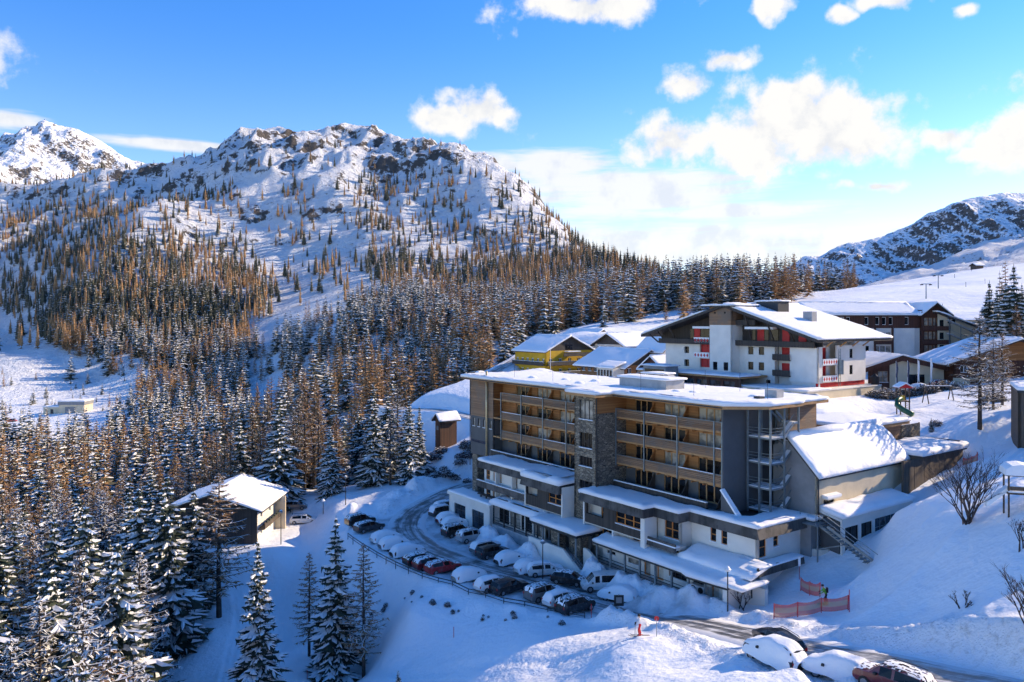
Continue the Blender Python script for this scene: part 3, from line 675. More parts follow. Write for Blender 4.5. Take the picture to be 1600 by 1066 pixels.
# ------------------------------------------------------------------ the main hotel
H = Bld('hotel', HO, HANG, -31.0, 'long larch clad hotel with a rubble stone stair tower and snowy flat roof', 'hotel')
B4 = dict(cols=3, frame='wood_frame', pane='glass', fw=0.16, sill=False)
DARKW = dict(cols=2, frame='dark_metal', pane='glass', fw=0.08)
OR2 = dict(cols=2, rows=2, frame='orange_frame', pane='glass', fw=0.13)
OR1 = dict(cols=1, rows=2, frame='orange_frame', pane='glass', fw=0.12)
OR3 = dict(cols=3, rows=2, frame='orange_frame', pane='glass', fw=0.13)
FLOORZ = [-12.45, -15.40, -18.35, -21.30]
def bays(s0, edges, send):
    """loggia rows between two ends: rear wall with glazing, slabs, boarded fronts, posts and raked screens"""
    for r in range(4):
        zf, zc = FLOORZ[r], (FLOORZ[r] + 2.75 if r else -9.75)
        holes = []
        for k in range(len(edges) - 1):
            a, b_ = edges[k], edges[k + 1]
            if b_ - a < 3.0: continue
            pn = 'glass_curtain' if (r, k) in ((0, 1), (0, 2), (1, 2), (2, 1)) else 'glass'
            holes.append((a + 1.55 - s0, b_ - 0.45 - s0, zf + 0.12, zf + 2.3, dict(B4, pane=pn)))
        H.wall('loggia_wall', (s0, 1.75), (send, 1.75), zf, zc, 'warm_cladding' if r < 3 else 'grey_panel', holes, 0.2)
        if r < 3:
            sl = MB().box(s0, send, -0.02, 1.75, zf - 0.20, zf); H.part('balcony_floor', sl, 'wood_frame')
            for k in range(len(edges) - 1):
                a, b_ = edges[k], edges[k + 1]
                pb = MB(); x = a + 0.05
                for q in range(5): pb.box(a + 0.06, b_ - 0.06, -0.10, 0.0, zf + 0.02 + q * 0.205, zf + 0.205 + q * 0.205 - 0.022)
                pn_ = H.part('balcony_front', pb, 'larch_cladding')
                H.part('rail_snow', BX(a + 0.06, b_ - 0.06, -0.12, 0.05, zf + 1.03, zf + 1.10), 'snow' if (k + r) % 3 == 1 else 'steel', pn_)
                bm_ = MB()
                for q in range(3 if b_ - a > 3 else 0): bm_.box(a + 0.5 + q * 1.7, a + 0.62 + q * 1.7, -0.3, 1.7, zf - 0.38, zf - 0.22)
                if bm_.v: H.part('joist', bm_, 'warm_cladding', pn_)
        for k, e in enumerate(edges[1:-1] if r < 3 else edges[1:-1]):
            if r == 0: continue
        for e in edges[1:]:
            if e > send - 0.3 and r == 3: continue
            sc_ = MB().extrude([(1.74, zf + 0.02), (0.12, zf + 0.02), (1.74, zf + 2.25)], 0, e - 0.06, e + 0.06)
            H.part('screen', sc_, 'warm_cladding' if r < 3 else 'dark_cladding')
    for e in edges:
        H.part('post', BX(e - 0.07, e + 0.07, -0.22, -0.11, FLOORZ[2] - 0.35, FLOORZ[0] + 1.12), 'steel')
bays(-2.3, [0.0, 5.3, 10.6, 15.9, 21.4], 21.5)
bays(25.8, [25.9, 30.9, 36.3, 41.75, 42.85], 43.0)
# left end block on stone piers
sw = dict(cols=1, frame='dark_metal', pane='glass_curtain', fw=0.05)
H.wall('end_wall_front', (-9.0, 0.0), (-2.3, 0.0), -22.0, -15.7, 'grey_panel', [(x, x + 0.62, -17.45, -16.1, sw) for x in (0.7, 2.2, 3.7, 5.6)], 0.25)
H.wall('end_cladding_front', (-9.0, -0.04), (-2.3, -0.04), -15.7, -9.75, 'larch_cladding')
H.wall('end_return_upper', (-2.3, 0.0), (-2.3, 1.75), -15.7, -9.75, 'warm_cladding'); H.wall('end_return', (-2.3, 0.0), (-2.3, 1.75), -22.0, -15.7, 'grey_panel')
H.box('end_block_core', -8.95, -2.4, 0.3, 13.5, -22.0, -9.78, 'grey_panel')
H.box('end_bay', -9.95, -9.0, 1.2, 3.4, -18.8, -12.0, 'grey_light'); H.box('end_bay_window', -9.98, -9.90, 1.18, 2.2, -15.6, -13.2, 'glass')
H.box('pier', -8.8, -7.3, 0.2, 1.6, -31.2, -22.0, 'stone'); H.box('pier', -8.8, -7.3, 9.0, 10.4, -31.2, -22.0, 'stone'); H.box('pier', -4.0, -2.8, 3.2, 4.6, -31.2, -22.0, 'stone')
H.part('downpipe', MB().tube([(-3.85, -0.28, -22.0), (-3.85, -0.28, -8.2)], 0.17, 8), 'brass', smooth=True)
H.part('drainpipe', MB().tube([(-9.0, -0.12, -24.0), (-9.0, -0.12, -9.8)], 0.07, 6), 'dark_metal')
# lettering on the grey end wall
fc = bpy.data.curves.new('lettering', 'FONT'); fc.body = 'FALKENSTEINER'; fc.size = 0.62; fc.extrude = 0.03; fc.space_character = 0.98
fc.materials.append(MATS['blue_sign'])
_t = bpy.data.objects.new('lettering_curve', fc); COL.objects.link(_t); _m = bpy.data.meshes.new_from_object(_t.evaluated_get(bpy.context.evaluated_depsgraph_get())); bpy.data.objects.remove(_t)
fo = link('lettering', _m, H.o); fo.location = (-8.72, -0.04, -20.05 + 31.0); fo.rotation_euler = (R(90), 0, 0)
# carcass behind the loggias
H.box('carcass', -2.4, 42.95, 1.97, 13.5, -31.0, -9.78, 'grey_panel')
# stone stair tower
tw = lambda a0, a1, zb, zt, c=3: (a0, a1, zb, zt, dict(cols=c, frame='dark_metal', pane='glass', fw=0.07))
H.wall('tower_front', (21.5, -3.4), (25.8, -3.4), -31.0, -9.75, 'stone', [(1.0, 3.55, -12.85, -10.3, dict(cols=3, frame='dark_metal', pane='glass_curtain', fw=0.10)), tw(1.0, 3.45, -16.5, -14.5), tw(1.0, 3.45, -18.9, -17.6, 4), tw(1.0, 3.45, -22.4, -20.7)], 0.35)
H.wall('tower_side', (25.8, -3.4), (25.8, 2.0), -31.0, -11.9, 'stone'); H.wall('tower_side_cladding', (25.83, -3.4), (25.83, 2.0), -11.9, -9.75, 'warm_cladding')
H.wall('tower_side', (21.5, 2.0), (21.5, -3.4), -31.0, -9.75, 'stone')
H.part('downpipe', MB().tube([(25.9, -3.5, -24.0), (25.9, -3.5, -9.9)], 0.07, 6), 'dark_metal')
# roof
ROOF = [(-10.0, -1.3), (20.7, -1.3), (20.7, -4.3), (26.6, -4.3), (26.6, -1.3), (43.9, -1.3), (47.0, 2.6), (47.0, 8.9), (46.4, 9.3), (46.4, 14.8), (-10.0, 14.8)]
H.part('roof', MB().prism(ROOF, -9.76, -9.42), 'wood_frame')
H.snow(ROOF, -9.42, 0.50, over=0.12)
H.part('gutter', MB().tube([(-10.1, -1.45, -9.6), (20.6, -1.45, -9.6)], 0.07, 6), 'dark_metal'); H.part('gutter', MB().tube([(26.7, -1.45, -9.6), (43.9, -1.45, -9.6)], 0.07, 6), 'dark_metal')
# things on the roof
pb = H.box('lift_housing', 22.0, 30.5, 4.2, 7.6, -9.2, -7.75, 'concrete'); H.snow(rect(21.8, 30.7, 4.0, 7.8), -7.75, 0.28, 'housing_snow', parent=pb)
pb = H.box('roof_hatch', 20.5, 24.0, 10.2, 12.6, -9.2, -7.6, 'grey_panel'); H.snow(rect(20.3, 24.2, 10.0, 12.8), -7.6, 0.22, 'housing_snow', parent=pb)
for (x, y) in ((4, 3), (10.5, 4.2), (14.5, 6.5), (33, 3.4), (35.2, 4.0), (42.5, 6.0), (16, 2.2)):
    mb = MB(); mb.tube([(x, y, -9.15), (x, y, -8.85), (x, y, -8.66)], [0.75, 0.72, 0.38], 12); H.part('roof_dome', mb, 'snow', smooth=True)
for (x, y) in ((43.5, 6.6),): H.box('ventilator', x, x + 1.6, y, y + 1.3, -9.1, -8.0, 'concrete'); H.box('ventilator', 44.0, 44.8, 3.9, 4.8, -9.1, -8.6, 'dark_metal')
H.part('exhaust_fan', MB().tube([(26, 10.2, -8.2), (26.0, 8.9, -8.1)], 0.75, 14), 'concrete')
for (x, y) in ((2.0, 1.0), (12.0, 0.6), (19.0, 3.0), (29.0, 1.2), (38.0, 0.8), (45.6, 4.2), (31.5, 10.5), (37, 10.5)): H.part('antenna_rod', MB().tube([(x, y, -9.3), (x, y, -6.6)], 0.025, 4), 'dark_metal')
# grey end wall, raking buttress
H.wall('end_wall_right', (43.06, -0.2), (43.06, 10.2), -21.6, -9.75, 'grey_panel')
H.part('buttress', MB().extrude([(43.02, -18.9), (43.02, -22.0), (45.8, -22.0)], 1, -0.55, -0.1), 'grey_panel')
H.part('buttress_snow', MB().beam((43.0, -0.33, -18.72), (45.85, -0.33, -21.85), 0.62, 0.22), 'snow')
H.wall('rear_end_wall', (45.2, 9.0), (45.2, 14.2), -22.0, -9.75, 'larch_cladding'); H.box('rear_wing', 43.0, 45.18, 9.1, 14.1, -22.0, -9.78, 'grey_light')
# open steel stair on the end wall
ST = []
for (x, y) in ((43.35, 3.7), (46.35, 3.7), (43.35, 6.2), (46.35, 6.2), (46.35, 8.9), (44.9, 3.7), (43.35, 8.9)): H.part('stair_post', BX(x - 0.09, x + 0.09, y - 0.09, y + 0.09, -21.6, -9.76), 'steel')
for q, z in enumerate((-13.1, -15.9, -18.7, -21.2)):
    ld = H.box('landing', 43.3, 46.4, 3.7, 6.2, z - 0.16, z, 'steel'); H.part('landing_snow', BX(43.4, 46.3, 3.75, 6.1, z + 0.004, z + 0.09), 'snow', ld)
    rl = MB()
    for hh in (0.35, 0.7, 1.05): rl.beam((43.35, 3.72, z + hh), (46.35, 3.72, z + hh), 0.05); rl.beam((46.36, 3.7, z + hh), (46.36, 6.2, z + hh), 0.05)
    H.part('railing', rl, 'steel', ld)
    l2 = H.box('landing', 44.6, 46.4, 8.0, 9.0, z + 1.28, z + 1.42, 'steel'); H.part('landing_snow', BX(44.7, 46.3, 8.05, 8.95, z + 1.424, z + 1.5), 'snow', l2)
    fl = MB(); f2 = MB()
    for e in (45.7, 46.35): fl.beam((e, 6.2, z), (e, 8.0, z + 1.4), 0.06, 0.24); fl.beam((e, 6.2, z + 1.0), (e, 8.0, z + 2.4), 0.05)
    for e in (44.6, 45.3): f2.beam((e, 8.0, z + 1.4), (e, 6.2, z + 2.8), 0.06, 0.24)
    for j in range(8): fl.box(45.72, 46.33, 6.2 + j * 0.225, 6.43 + j * 0.225, z + j * 0.175, z + 0.04 + j * 0.175)
    s_ = H.part('stair_flight', fl, 'steel'); H.part('stair_flight', f2, 'steel')
    H.part('step_snow', MB().beam((46.0, 6.2, z + 0.12), (46.0, 8.0, z + 1.52), 0.5, 0.07), 'snow', s_)

# ---- lower wing left of the tower
def fascia(s0, s1, t, z, mat='dark_shingle', dep=0.9, flare=0.35):
    """sloping shingled eaves board"""
    mb = MB().extrude([(t - flare, z - dep), (t + 0.25, z - dep + 0.05), (t + 0.25, z), (t, z)], 0, s0, s1); return H.part('eaves_board', mb, mat)
H.box('wing_carcass', 1.2, 21.4, -3.6, 1.6, -31.0, -21.6, 'plaster')
H.box('wing_roof', 0.6, 13.4, -4.5, 0.9, -21.62, -21.40, 'dark_metal'); H.snow(rect(0.5, 13.3, -4.7, -0.6), -21.4, 0.5)
H.box('wing_roof', 13.2, 21.45, -5.6, 0.9, -21.72, -21.48, 'dark_metal'); H.snow(rect(13.2, 21.4, -6.0, -0.8), lambda x, y: -21.48 + 0.05 * (y + 6) - 0.02, 0.75)
fascia(0.5, 13.2, -4.6, -21.45); fascia(13.1, 21.42, -5.8, -21.5, dep=1.1)
H.part('parapet', BX(-2.2, 21.4, -0.55, -0.35, -21.4, -20.55), 'dark_cladding'); H.part('parapet_snow', BX(-2.2, 21.4, -0.6, -0.3, -20.55, -20.46), 'snow')
H.wall('wing_wall', (1.0, -3.9), (13.2, -3.9), -24.5, -22.3, 'plaster_white', [(0.5, 1.5, -24.2, -22.7, dict(OR1, pane='glass')), (2.4, 4.6, -24.2, -22.6, dict(OR2, pane='glass_curtain')), (7.3, 8.5, -24.3, -22.7, dict(OR1, pane='glass_curtain')), (10.7, 12.1, -24.3, -22.8, OR2)])
for x in (4.9, 9.0): H.box('fin_wall', x, x + 0.25, -4.7, -3.9, -27.3, -22.4, 'plaster_white')
H.box('balcony_slab', 0.8, 13.2, -5.0, -3.9, -24.75, -24.5, 'plaster'); H.part('balcony_band', MB().extrude([(-5.3, -25.1), (-5.0, -25.1), (-5.0, -24.2), (-5.12, -24.2)], 0, 0.7, 13.2), 'dark_shingle'); H.part('rail_snow', BX(0.7, 13.2, -5.18, -4.9, -24.2, -24.1), 'snow')
H.wall('wing_wall', (1.0, -3.88), (13.2, -3.88), -31.0, -24.75, 'plaster_white', [(0.4, 1.6, -27.3, -25.2, OR1), (2.2, 3.4, -27.3, -25.2, OR1), (5.6, 6.6, -27.3, -25.2, OR1), (8.2, 10.4, -27.4, -25.2, OR3)])
H.box('balcony_slab', 4.9, 13.2, -5.0, -3.9, -27.55, -27.35, 'plaster')
# projecting dark bay beside the tower
H.wall('bay_wall', (13.3, -5.2), (21.2, -5.2), -25.4, -22.5, 'dark_cladding', [(0.15, 2.6, -24.0, -22.6, None), (5.0, 7.7, -24.3, -22.7, dict(OR2))], 0.3)
H.wall('bay_rear_wall', (13.3, -4.2), (17.0, -4.2), -24.8, -22.5, 'plaster', [(1.2, 2.0, -24.6, -22.9, dict(OR1, pane='glass_curtain'))]); H.wall('bay_rear_wall', (17.0, -4.3), (21.2, -4.3), -24.8, -22.5, 'plaster', [(0.6, 3.4, -24.4, -22.8, OR2)])
H.box('bay_side', 13.05, 13.3, -5.3, -3.9, -30.2, -22.4, 'plaster_white'); H.box('bay_side', 21.2, 21.45, -5.4, -3.4, -30.2, -21.7, 'plaster_white'); H.box('bay_side', 17.0, 17.2, -5.15, -4.2, -28.3, -25.4, 'plaster_white')
H.box('balcony_slab', 13.3, 21.2, -5.15, -3.9, -25.5, -25.35, 'plaster')
H.wall('bay_lower_wall', (13.3, -4.3), (21.2, -4.3), -31.0, -25.4, 'plaster', [(1.6, 3.2, -28.0, -25.9, OR2), (5.9, 7.2, -28.0, -25.9, OR1)])
# low canopy over the glazed walk
H.part('canopy', MB().extrude([(-6.3, -26.75), (-4.0, -26.2), (-4.0, -26.05), (-6.3, -26.6)], 0, 6.4, 17.4), 'dark_metal'); H.snow(rect(6.3, 17.5, -6.45, -4.2), lambda x, y: -26.6 + 0.24 * (y + 6.3), 0.7, 'canopy_snow', over=0.15)
H.wall('walk_glazing', (6.7, -5.25), (17.6, -5.25), -29.4, -26.5, 'plaster', [(a, a + 2.45, -29.2, -26.8, dict(cols=2, rows=2, frame='dark_metal', pane='glass_curtain' if k % 2 else 'glass', fw=0.06, sill=False)) for k, a in enumerate((0.2, 2.9, 5.6, 8.3))], 0.2)
for x in (6.8, 9.4, 12.0, 14.6, 17.2): H.box('canopy_post', x - 0.07, x + 0.07, -6.25, -6.1, -29.6, -26.7, 'dark_metal')
H.box('walk_plinth', 6.7, 18.0, -6.4, -4.0, -31.2, -29.4, 'concrete')
rl = MB()
for hh in (-28.4, -28.8, -29.1): rl.beam((6.8, -6.2, hh), (17.2, -6.2, hh), 0.05)
H.part('walk_railing', rl, 'dark_metal')
# garage with two tall windows
gd = dict(cols=2, rows=3, frame='dark_metal', pane='glass_blue', fw=0.09, sill=False)
H.wall('garage_wall', (-4.8, -6.7), (6.6, -6.7), -31.2, -27.1, 'plaster_white', [(1.6, 4.8, -30.9, -28.2, gd), (6.6, 9.8, -30.9, -28.2, gd)], 0.35)
H.wall('garage_side', (6.6, -6.7), (6.6, -3.9), -31.2, -27.1, 'plaster_white'); H.wall('garage_side', (-4.8, -2.0), (-4.8, -6.7), -31.2, -27.1, 'plaster_white')
H.box('garage_roof', -5.0, 6.8, -6.95, -3.9, -27.12, -26.75, 'plaster_white'); H.snow(rect(-4.9, 6.7, -6.85, -4.0), -26.75, 0.28, 'garage_snow', over=0.04); H.box('garage_core', -4.4, 6.2, -6.2, -2.0, -31, -27.2, 'grey_panel')
for k in range(4): H.part('terrace_table', MB().box(1.5 + k * 1.4, 2.7 + k * 1.4, -5.6, -4.9, -26.1 - 0.0, -26.0).box(2.0 + k * 1.4, 2.2 + k * 1.4, -5.35, -5.15, -26.6, -26.1), 'dark_cladding')
# entrance canopy
H.part('entrance_canopy', MB().prism(rect(18.2, 27.2, -8.0, -3.6), -26.6, -26.25), 'dark_metal'); H.snow(rect(18.1, 27.3, -8.1, -3.5), -26.25, 0.6, 'canopy_snow', over=0.12)
H.box('entrance_pier', 21.4, 22.8, -7.2, -6.0, -31, -26.6, 'stone'); H.box('entrance_pier', 24.3, 26.4, -6.6, -5.0, -31, -26.6, 'stone')
H.wall('entrance_wall', (18.4, -5.3), (26.9, -5.3), -31, -26.6, 'grey_panel', [(0.3, 2.5, -29.1, -26.8, dict(cols=2, frame='dark_metal', pane='glass_curtain', sill=False)), (4.5, 5.7, -29.2, -26.8, dict(cols=1, frame='orange_frame', pane='glass_blue', name='door', sill=False))], 0.2)
for x in (18.5, 20.4, 23.6, 26.9): H.box('canopy_post', x - 0.09, x + 0.09, -7.85, -7.67, -31, -26.6, 'steel')
H.box('entrance_floor', 18.0, 25.2, -8.0, -5.3, -31.2, -29.2, 'concrete')
st_ = MB()
for k in range(11): st_.box(25.2 + k * 0.29, 25.49 + k * 0.29, -7.9, -6.6, -31.2, -29.2 - k * 0.165)
H.part('entrance_steps', st_, 'concrete')
H.part('stair_parapet', MB().extrude([(18.0, -31.3), (28.6, -31.3), (28.6, -30.5), (25.0, -28.3), (18.0, -28.3)], 1, -8.3, -8.0), 'plaster_white')
H.part('stair_parapet', MB().extrude([(26.9, -31.3), (29.3, -31.3), (29.3, -28.9), (27.6, -28.0), (26.9, -28.0)], 1, -6.6, -6.3), 'plaster_white')
rl = MB(); rl.beam((25.0, -8.15, -27.5), (28.6, -8.15, -29.7), 0.06)
for a in (25.1, 26.8, 28.5): rl.beam((a, -8.15, -28.3 - (a - 25) * 0.61), (a, -8.15, -27.5 - (a - 25) * 0.61), 0.05)
H.part('stair_handrail', rl, 'dark_metal')

# ---- lower wing right of the tower
H.box('wing_carcass', 25.9, 35.6, -3.4, 1.7, -31, -21.9, 'plaster'); H.box('wing_carcass', 35.6, 39.3, -2.6, 1.7, -31, -21.9, 'plaster'); H.box('wing_carcass', 39.3, 47.8, -0.8, 9.5, -31, -21.9, 'plaster')
WR = [(25.0, -5.3), (35.9, -5.3), (35.9, -3.5), (39.6, -3.5), (39.6, -1.7), (48.7, -1.7), (48.7, 6.6), (43.1, 6.6), (43.1, -0.4), (25.0, -0.4)]
H.part('wing_roof', MB().prism(WR, -21.85, -21.62), 'dark_metal')
H.snow([(24.9, -5.6), (36.1, -5.6), (36.1, -3.8), (39.8, -3.8), (39.8, -2.0), (48.9, -2.0), (48.9, 6.7), (45.9, 6.7), (45.9, 0.6), (42.6, -0.7), (24.9, -0.7)], -21.62, 0.5)
fascia(25.0, 36.0, -5.4, -21.62, dep=1.0); fascia(35.9, 39.7, -3.6, -21.62, dep=1.0); fascia(39.6, 48.95, -1.8, -21.62, dep=1.05)
H.part('eaves_board', MB().extrude([(36.25, -22.6), (35.95, -22.6), (35.95, -21.62), (36.05, -21.62)], 1, -5.7, -3.6), 'dark_shingle'); H.part('eaves_board', MB().extrude([(39.95, -22.6), (39.65, -22.6), (39.65, -21.62), (39.75, -21.62)], 1, -3.9, -1.8), 'dark_shingle')
H.part('eaves_board', MB().extrude([(49.2, -22.65), (48.75, -22.6), (48.75, -21.62), (48.9, -21.62)], 1, -2.1, 6.7), 'dark_shingle')
H.part('parapet', BX(25.9, 41.0, -0.55, -0.35, -21.5, -20.6), 'dark_cladding'); H.part('parapet_snow', BX(25.9, 41.0, -0.6, -0.3, -20.6, -20.5), 'snow')
# dark boarded bay
H.wall('bay_wall', (25.4, -5.0), (35.6, -5.0), -25.3, -22.6, 'dark_cladding', [(0.3, 3.4, -24.2, -22.7, None), (5.6, 9.9, -24.3, -22.75, dict(OR3))], 0.3)
H.wall('bay_rear_wall', (25.4, -4.05), (30.5, -4.05), -25.0, -22.5, 'plaster', [(2.0, 3.1, -24.9, -22.9, OR1)])
H.box('bay_side', 25.15, 25.4, -5.1, -3.4, -30.2, -22.5, 'plaster_white'); H.box('bay_side', 35.3, 35.95, -5.2, -3.2, -27.6, -22.5, 'plaster_white'); H.box('bay_side', 30.3, 30.55, -5.0, -3.9, -27.8, -25.3, 'plaster_white')
H.box('balcony_slab', 25.4, 35.6, -4.95, -3.9, -25.45, -25.28, 'plaster'); H.box('balcony_slab', 25.4, 35.6, -5.0, -3.9, -27.85, -27.65, 'plaster')
H.wall('bay_lower_wall', (25.4, -4.0), (35.5, -4.0), -31, -25.4, 'plaster', [(1.2, 4.0, -27.6, -25.7, OR3), (7.4, 9.4, -27.6, -25.7, OR2)])
H.part('balcony_front', BX(25.4, 30.2, -5.0, -4.92, -27.6, -27.0), 'dark_cladding'); H.part('balcony_front', BX(30.6, 35.2, -5.0, -4.92, -27.6, -27.0), 'dark_cladding')
# middle section
H.wall('wing_wall', (35.9, -3.0), (39.4, -3.0), -31, -22.6, 'plaster', [(1.1, 3.2, -24.9, -22.8, OR2), (0.5, 3.2, -27.9, -25.9, OR3)]); H.wall('wing_wall', (39.4, -3.0), (39.4, -1.2), -31, -22.6, 'plaster_white')
H.part('balcony_band', MB().extrude([(-4.9, -25.7), (-4.6, -25.7), (-4.6, -24.8), (-4.72, -24.8)], 0, 35.9, 40.2), 'dark_shingle'); H.box('balcony_slab', 35.9, 40.2, -4.6, -3.0, -25.5, -25.2, 'plaster'); H.part('rail_snow', BX(35.9, 40.2, -4.8, -4.0, -25.2, -25.05), 'snow')
# right section and its end face
H.wall('wing_wall', (39.4, -1.2), (48.3, -1.2), -31, -22.6, 'plaster_white', [(2.7, 3.5, -24.5, -22.9, OR1), (4.2, 5.0, -24.5, -22.9, OR1)])
H.wall('wing_end_wall', (48.3, -1.2), (48.3, 6.3), -31, -22.6, 'plaster_white', [(0.3, 1.5, -25.0, -22.8, OR1), (2.7, 3.6, -24.2, -22.8, OR1), (0.5, 1.6, -28.4, -26.4, OR1), (5.6, 6.6, -28.0, -26.0, OR1)])
H.part('balcony_band', MB().extrude([(50.15, -25.95), (49.85, -25.95), (49.85, -25.1), (49.97, -25.1)], 1, -3.4, 4.4), 'dark_shingle'); H.box('balcony_slab', 48.3, 49.9, -3.3, 4.4, -25.6, -25.35, 'plaster'); H.snow(rect(48.6, 50.1, -3.2, 4.3), -25.25, 0.18, 'rail_snow', over=0.02)
H.part('upper_canopy', MB().extrude([(-4.3, -26.25), (-1.2, -25.5), (-1.2, -25.35), (-4.3, -26.1)], 0, 40.6, 49.9), 'dark_metal'); H.snow(rect(40.5, 50.0, -4.5, -1.4), lambda x, y: -26.1 + 0.24 * (y + 4.3), 0.55, 'canopy_snow')
H.wall('loggia_wall', (40.4, -2.4), (49.4, -2.4), -31, -26.0, 'plaster_white', [(1.4, 3.2, -28.2, -26.6, OR2), (4.0, 4.8, -28.2, -26.6, OR1), (6.3, 7.2, -28.2, -26.6, OR1), (7.5, 8.8, -28.6, -26.6, OR2)])
H.wall('loggia_end', (49.4, -2.4), (49.4, -1.0), -31, -25.8, 'plaster_white')
for x in (43.2, 45.8, 48.0, 49.7): H.box('canopy_post', x - 0.06, x + 0.06, -4.1, -3.98, -28.0, -26.2, 'dark_metal')
# ground floor walk and its canopy
CN = [(28.6, -6.5), (42.6, -6.5), (43.6, -6.9), (48.6, -6.5), (49.0, -2.6), (40.0, -3.4), (28.6, -4.2)]
czf = lambda x, y: -26.85 + 0.14 * (y + 6.5)
H.part('walk_canopy', MB().prism(CN, lambda x, y: czf(x, y) - 0.2, czf), 'dark_metal'); H.snow(CN, czf, 0.55, 'canopy_snow', over=0.14)
DR = dict(cols=1, frame='orange_frame', fw=0.2, name='door', sill=False)
H.wall('ground_floor_wall', (28.4, -4.7), (48.0, -4.7), -31, -26.9, 'plaster_white', [(0.8, 2.2, -28.4, -27.4, dict(cols=2, frame='dark_metal')), (4.4, 6.4, -28.6, -27.3, dict(cols=1, frame='dark_metal', pane='glass_curtain')), (7.0, 8.0, -29.3, -27.2, dict(DR, pane='glass_curtain')), (9.0, 10.0, -29.3, -27.2, dict(DR, pane='curtain')), (10.8, 13.4, -28.5, -27.3, dict(cols=3, frame='dark_metal')), (14.2, 16.0, -28.3, -27.3, dict(cols=2, frame='dark_metal')), (16.8, 17.8, -29.3, -27.2, dict(DR, pane='curtain'))])
H.box('air_unit', 42.8, 44.8, -5.4, -4.8, -28.9, -28.1, 'white_paint')
for k in (43.3, 44.3): H.part('air_fan', MB().disc((k, -5.42, -28.5), 0.32, (0, 1, 0), 0.06), 'black')
H.box('walk_plinth', 28.6, 46.6, -6.4, -4.7, -31.2, -29.35, 'concrete')
rl = MB()
for x in (29.0, 31.4, 33.8, 36.2, 38.6, 41.0, 43.4, 45.6): H.box('canopy_post', x - 0.10, x + 0.10, -6.3, -6.1, -31.2, -27.0, 'steel')
for hh in (-28.4, -28.75, -29.1): rl.beam((29.0, -6.2, hh), (43.4, -6.2, hh), 0.06)
H.part('walk_railing', rl, 'dark_metal')
H.box('porch_wall', 48.0, 48.6, -6.4, -2.6, -31.8, -27.0, 'plaster_white'); H.box('porch_wall', 48.6, 50.6, -3.1, -2.6, -31.8, -27.1, 'plaster_white'); H.snow(rect(47.8, 50.5, -6.6, -2.5), -26.7, 0.4, 'wall_snow')
# right corner below the stair: curved balcony and service storeys
H.box('service_block', 48.0, 49.6, 6.3, 9.6, -31, -22.4, 'grey_light'); H.snow(rect(45.8, 49.8, 6.5, 9.7), -21.9, 0.5, 'wall_snow')
H.part('round_balcony', MB().tube([(49.2, 8.0, -26.3), (49.2, 8.0, -24.9)], 1.6, 14), 'plaster')
H.box('service_pier', 49.6, 50.1, 9.2, 9.7, -31, -21.6, 'plaster_white')
# ------------------------------------------------------------------ annex hall and outbuildings beside the hotel
def gable(B, x0, x1, y0, y1, ze, zr, axis, over=0.6, snow_th=0.4, rid=0.5, th=0.22, mat='dark_cladding', seed=0):
    """pitched roof: axis 0 = ridge along x; two slabs and a blanket of snow on each"""
    if axis == 0:
        ym = y0 + (y1 - y0) * rid; k0 = (zr - ze) / (ym - y0); k1 = (zr - ze) / (y1 - ym)
        a0, a1 = y0 - over, y1 + over
        rf = B.part('roof', MB().extrude([(a0, ze - over * k0), (ym, zr), (a1, ze - over * k1), (a1, ze - over * k1 - th), (ym, zr - th), (a0, ze - over * k0 - th)], 0, x0 - over, x1 + over), mat)
        zf = lambda x, y: zr - (ym - y) * k0 if y < ym else zr - (y - ym) * k1
        B.snow(rect(x0 - over, x1 + over, a0, ym), lambda x, y: zr - (ym - y) * k0, snow_th, parent=rf, over=0.06); B.snow(rect(x0 - over, x1 + over, ym, a1), lambda x, y: zr - (y - ym) * k1, snow_th, parent=rf, over=0.06)
        B.part('ridge_snow', MB().tube([(x0 - over * 0.7, ym, zr + snow_th * 0.45), (x1 + over * 0.7, ym, zr + snow_th * 0.45)], snow_th * 0.66, 10), 'snow', rf, True)
    else:
        xm = x0 + (x1 - x0) * rid; k0 = (zr - ze) / (xm - x0); k1 = (zr - ze) / (x1 - xm)
        a0, a1 = x0 - over, x1 + over
        rf = B.part('roof', MB().extrude([(a0, ze - over * k0), (a0, ze - over * k0 - th), (xm, zr - th), (a1, ze - over * k1 - th), (a1, ze - over * k1), (xm, zr)], 1, y0 - over, y1 + over), mat)
        B.snow(rect(a0, xm, y0 - over, y1 + over), lambda x, y: zr - (xm - x) * k0, snow_th, parent=rf, over=0.06); B.snow(rect(xm, a1, y0 - over, y1 + over), lambda x, y: zr - (x - xm) * k1, snow_th, parent=rf, over=0.06)
        B.part('ridge_snow', MB().tube([(xm, y0 - over * 0.7, zr + snow_th * 0.45), (xm, y1 + over * 0.7, zr + snow_th * 0.45)], snow_th * 0.66, 10), 'snow', rf, True)
    return rf
A = Bld('annex_hall', HO, HANG, -24.0, 'cream plastered hall with a steep thick snow roof beside the steel stair', 'building')
A.wall('long_wall', (49.6, 7.5), (49.6, 26.2), -25, -17.0, 'plaster_cream', [(1.2, 3.3, -20.8, -19.8, dict(cols=2, frame='dark_metal', pane='glass_blue'))])
A.wall('gable_wall', (44.0, 7.5), (49.6, 7.5), -25, -16.9, 'grey_light', top=[(0, -14.4), (2.0, -13.5), (5.6, -17.0)])
A.wall('far_gable_wall', (49.6, 26.2), (44.0, 26.2), -25, -16.9, 'plaster_cream', top=[(0, -17.0), (3.6, -13.5), (5.6, -14.4)])
k_ = 3.55 / 3.7
rf = A.part('roof', MB().extrude([(41.5, -14.2), (41.5, -14.45), (46.0, -13.55), (50.0, -17.55), (50.0, -17.3), (46.0, -13.3)], 1, 7.2, 26.5), 'dark_metal')
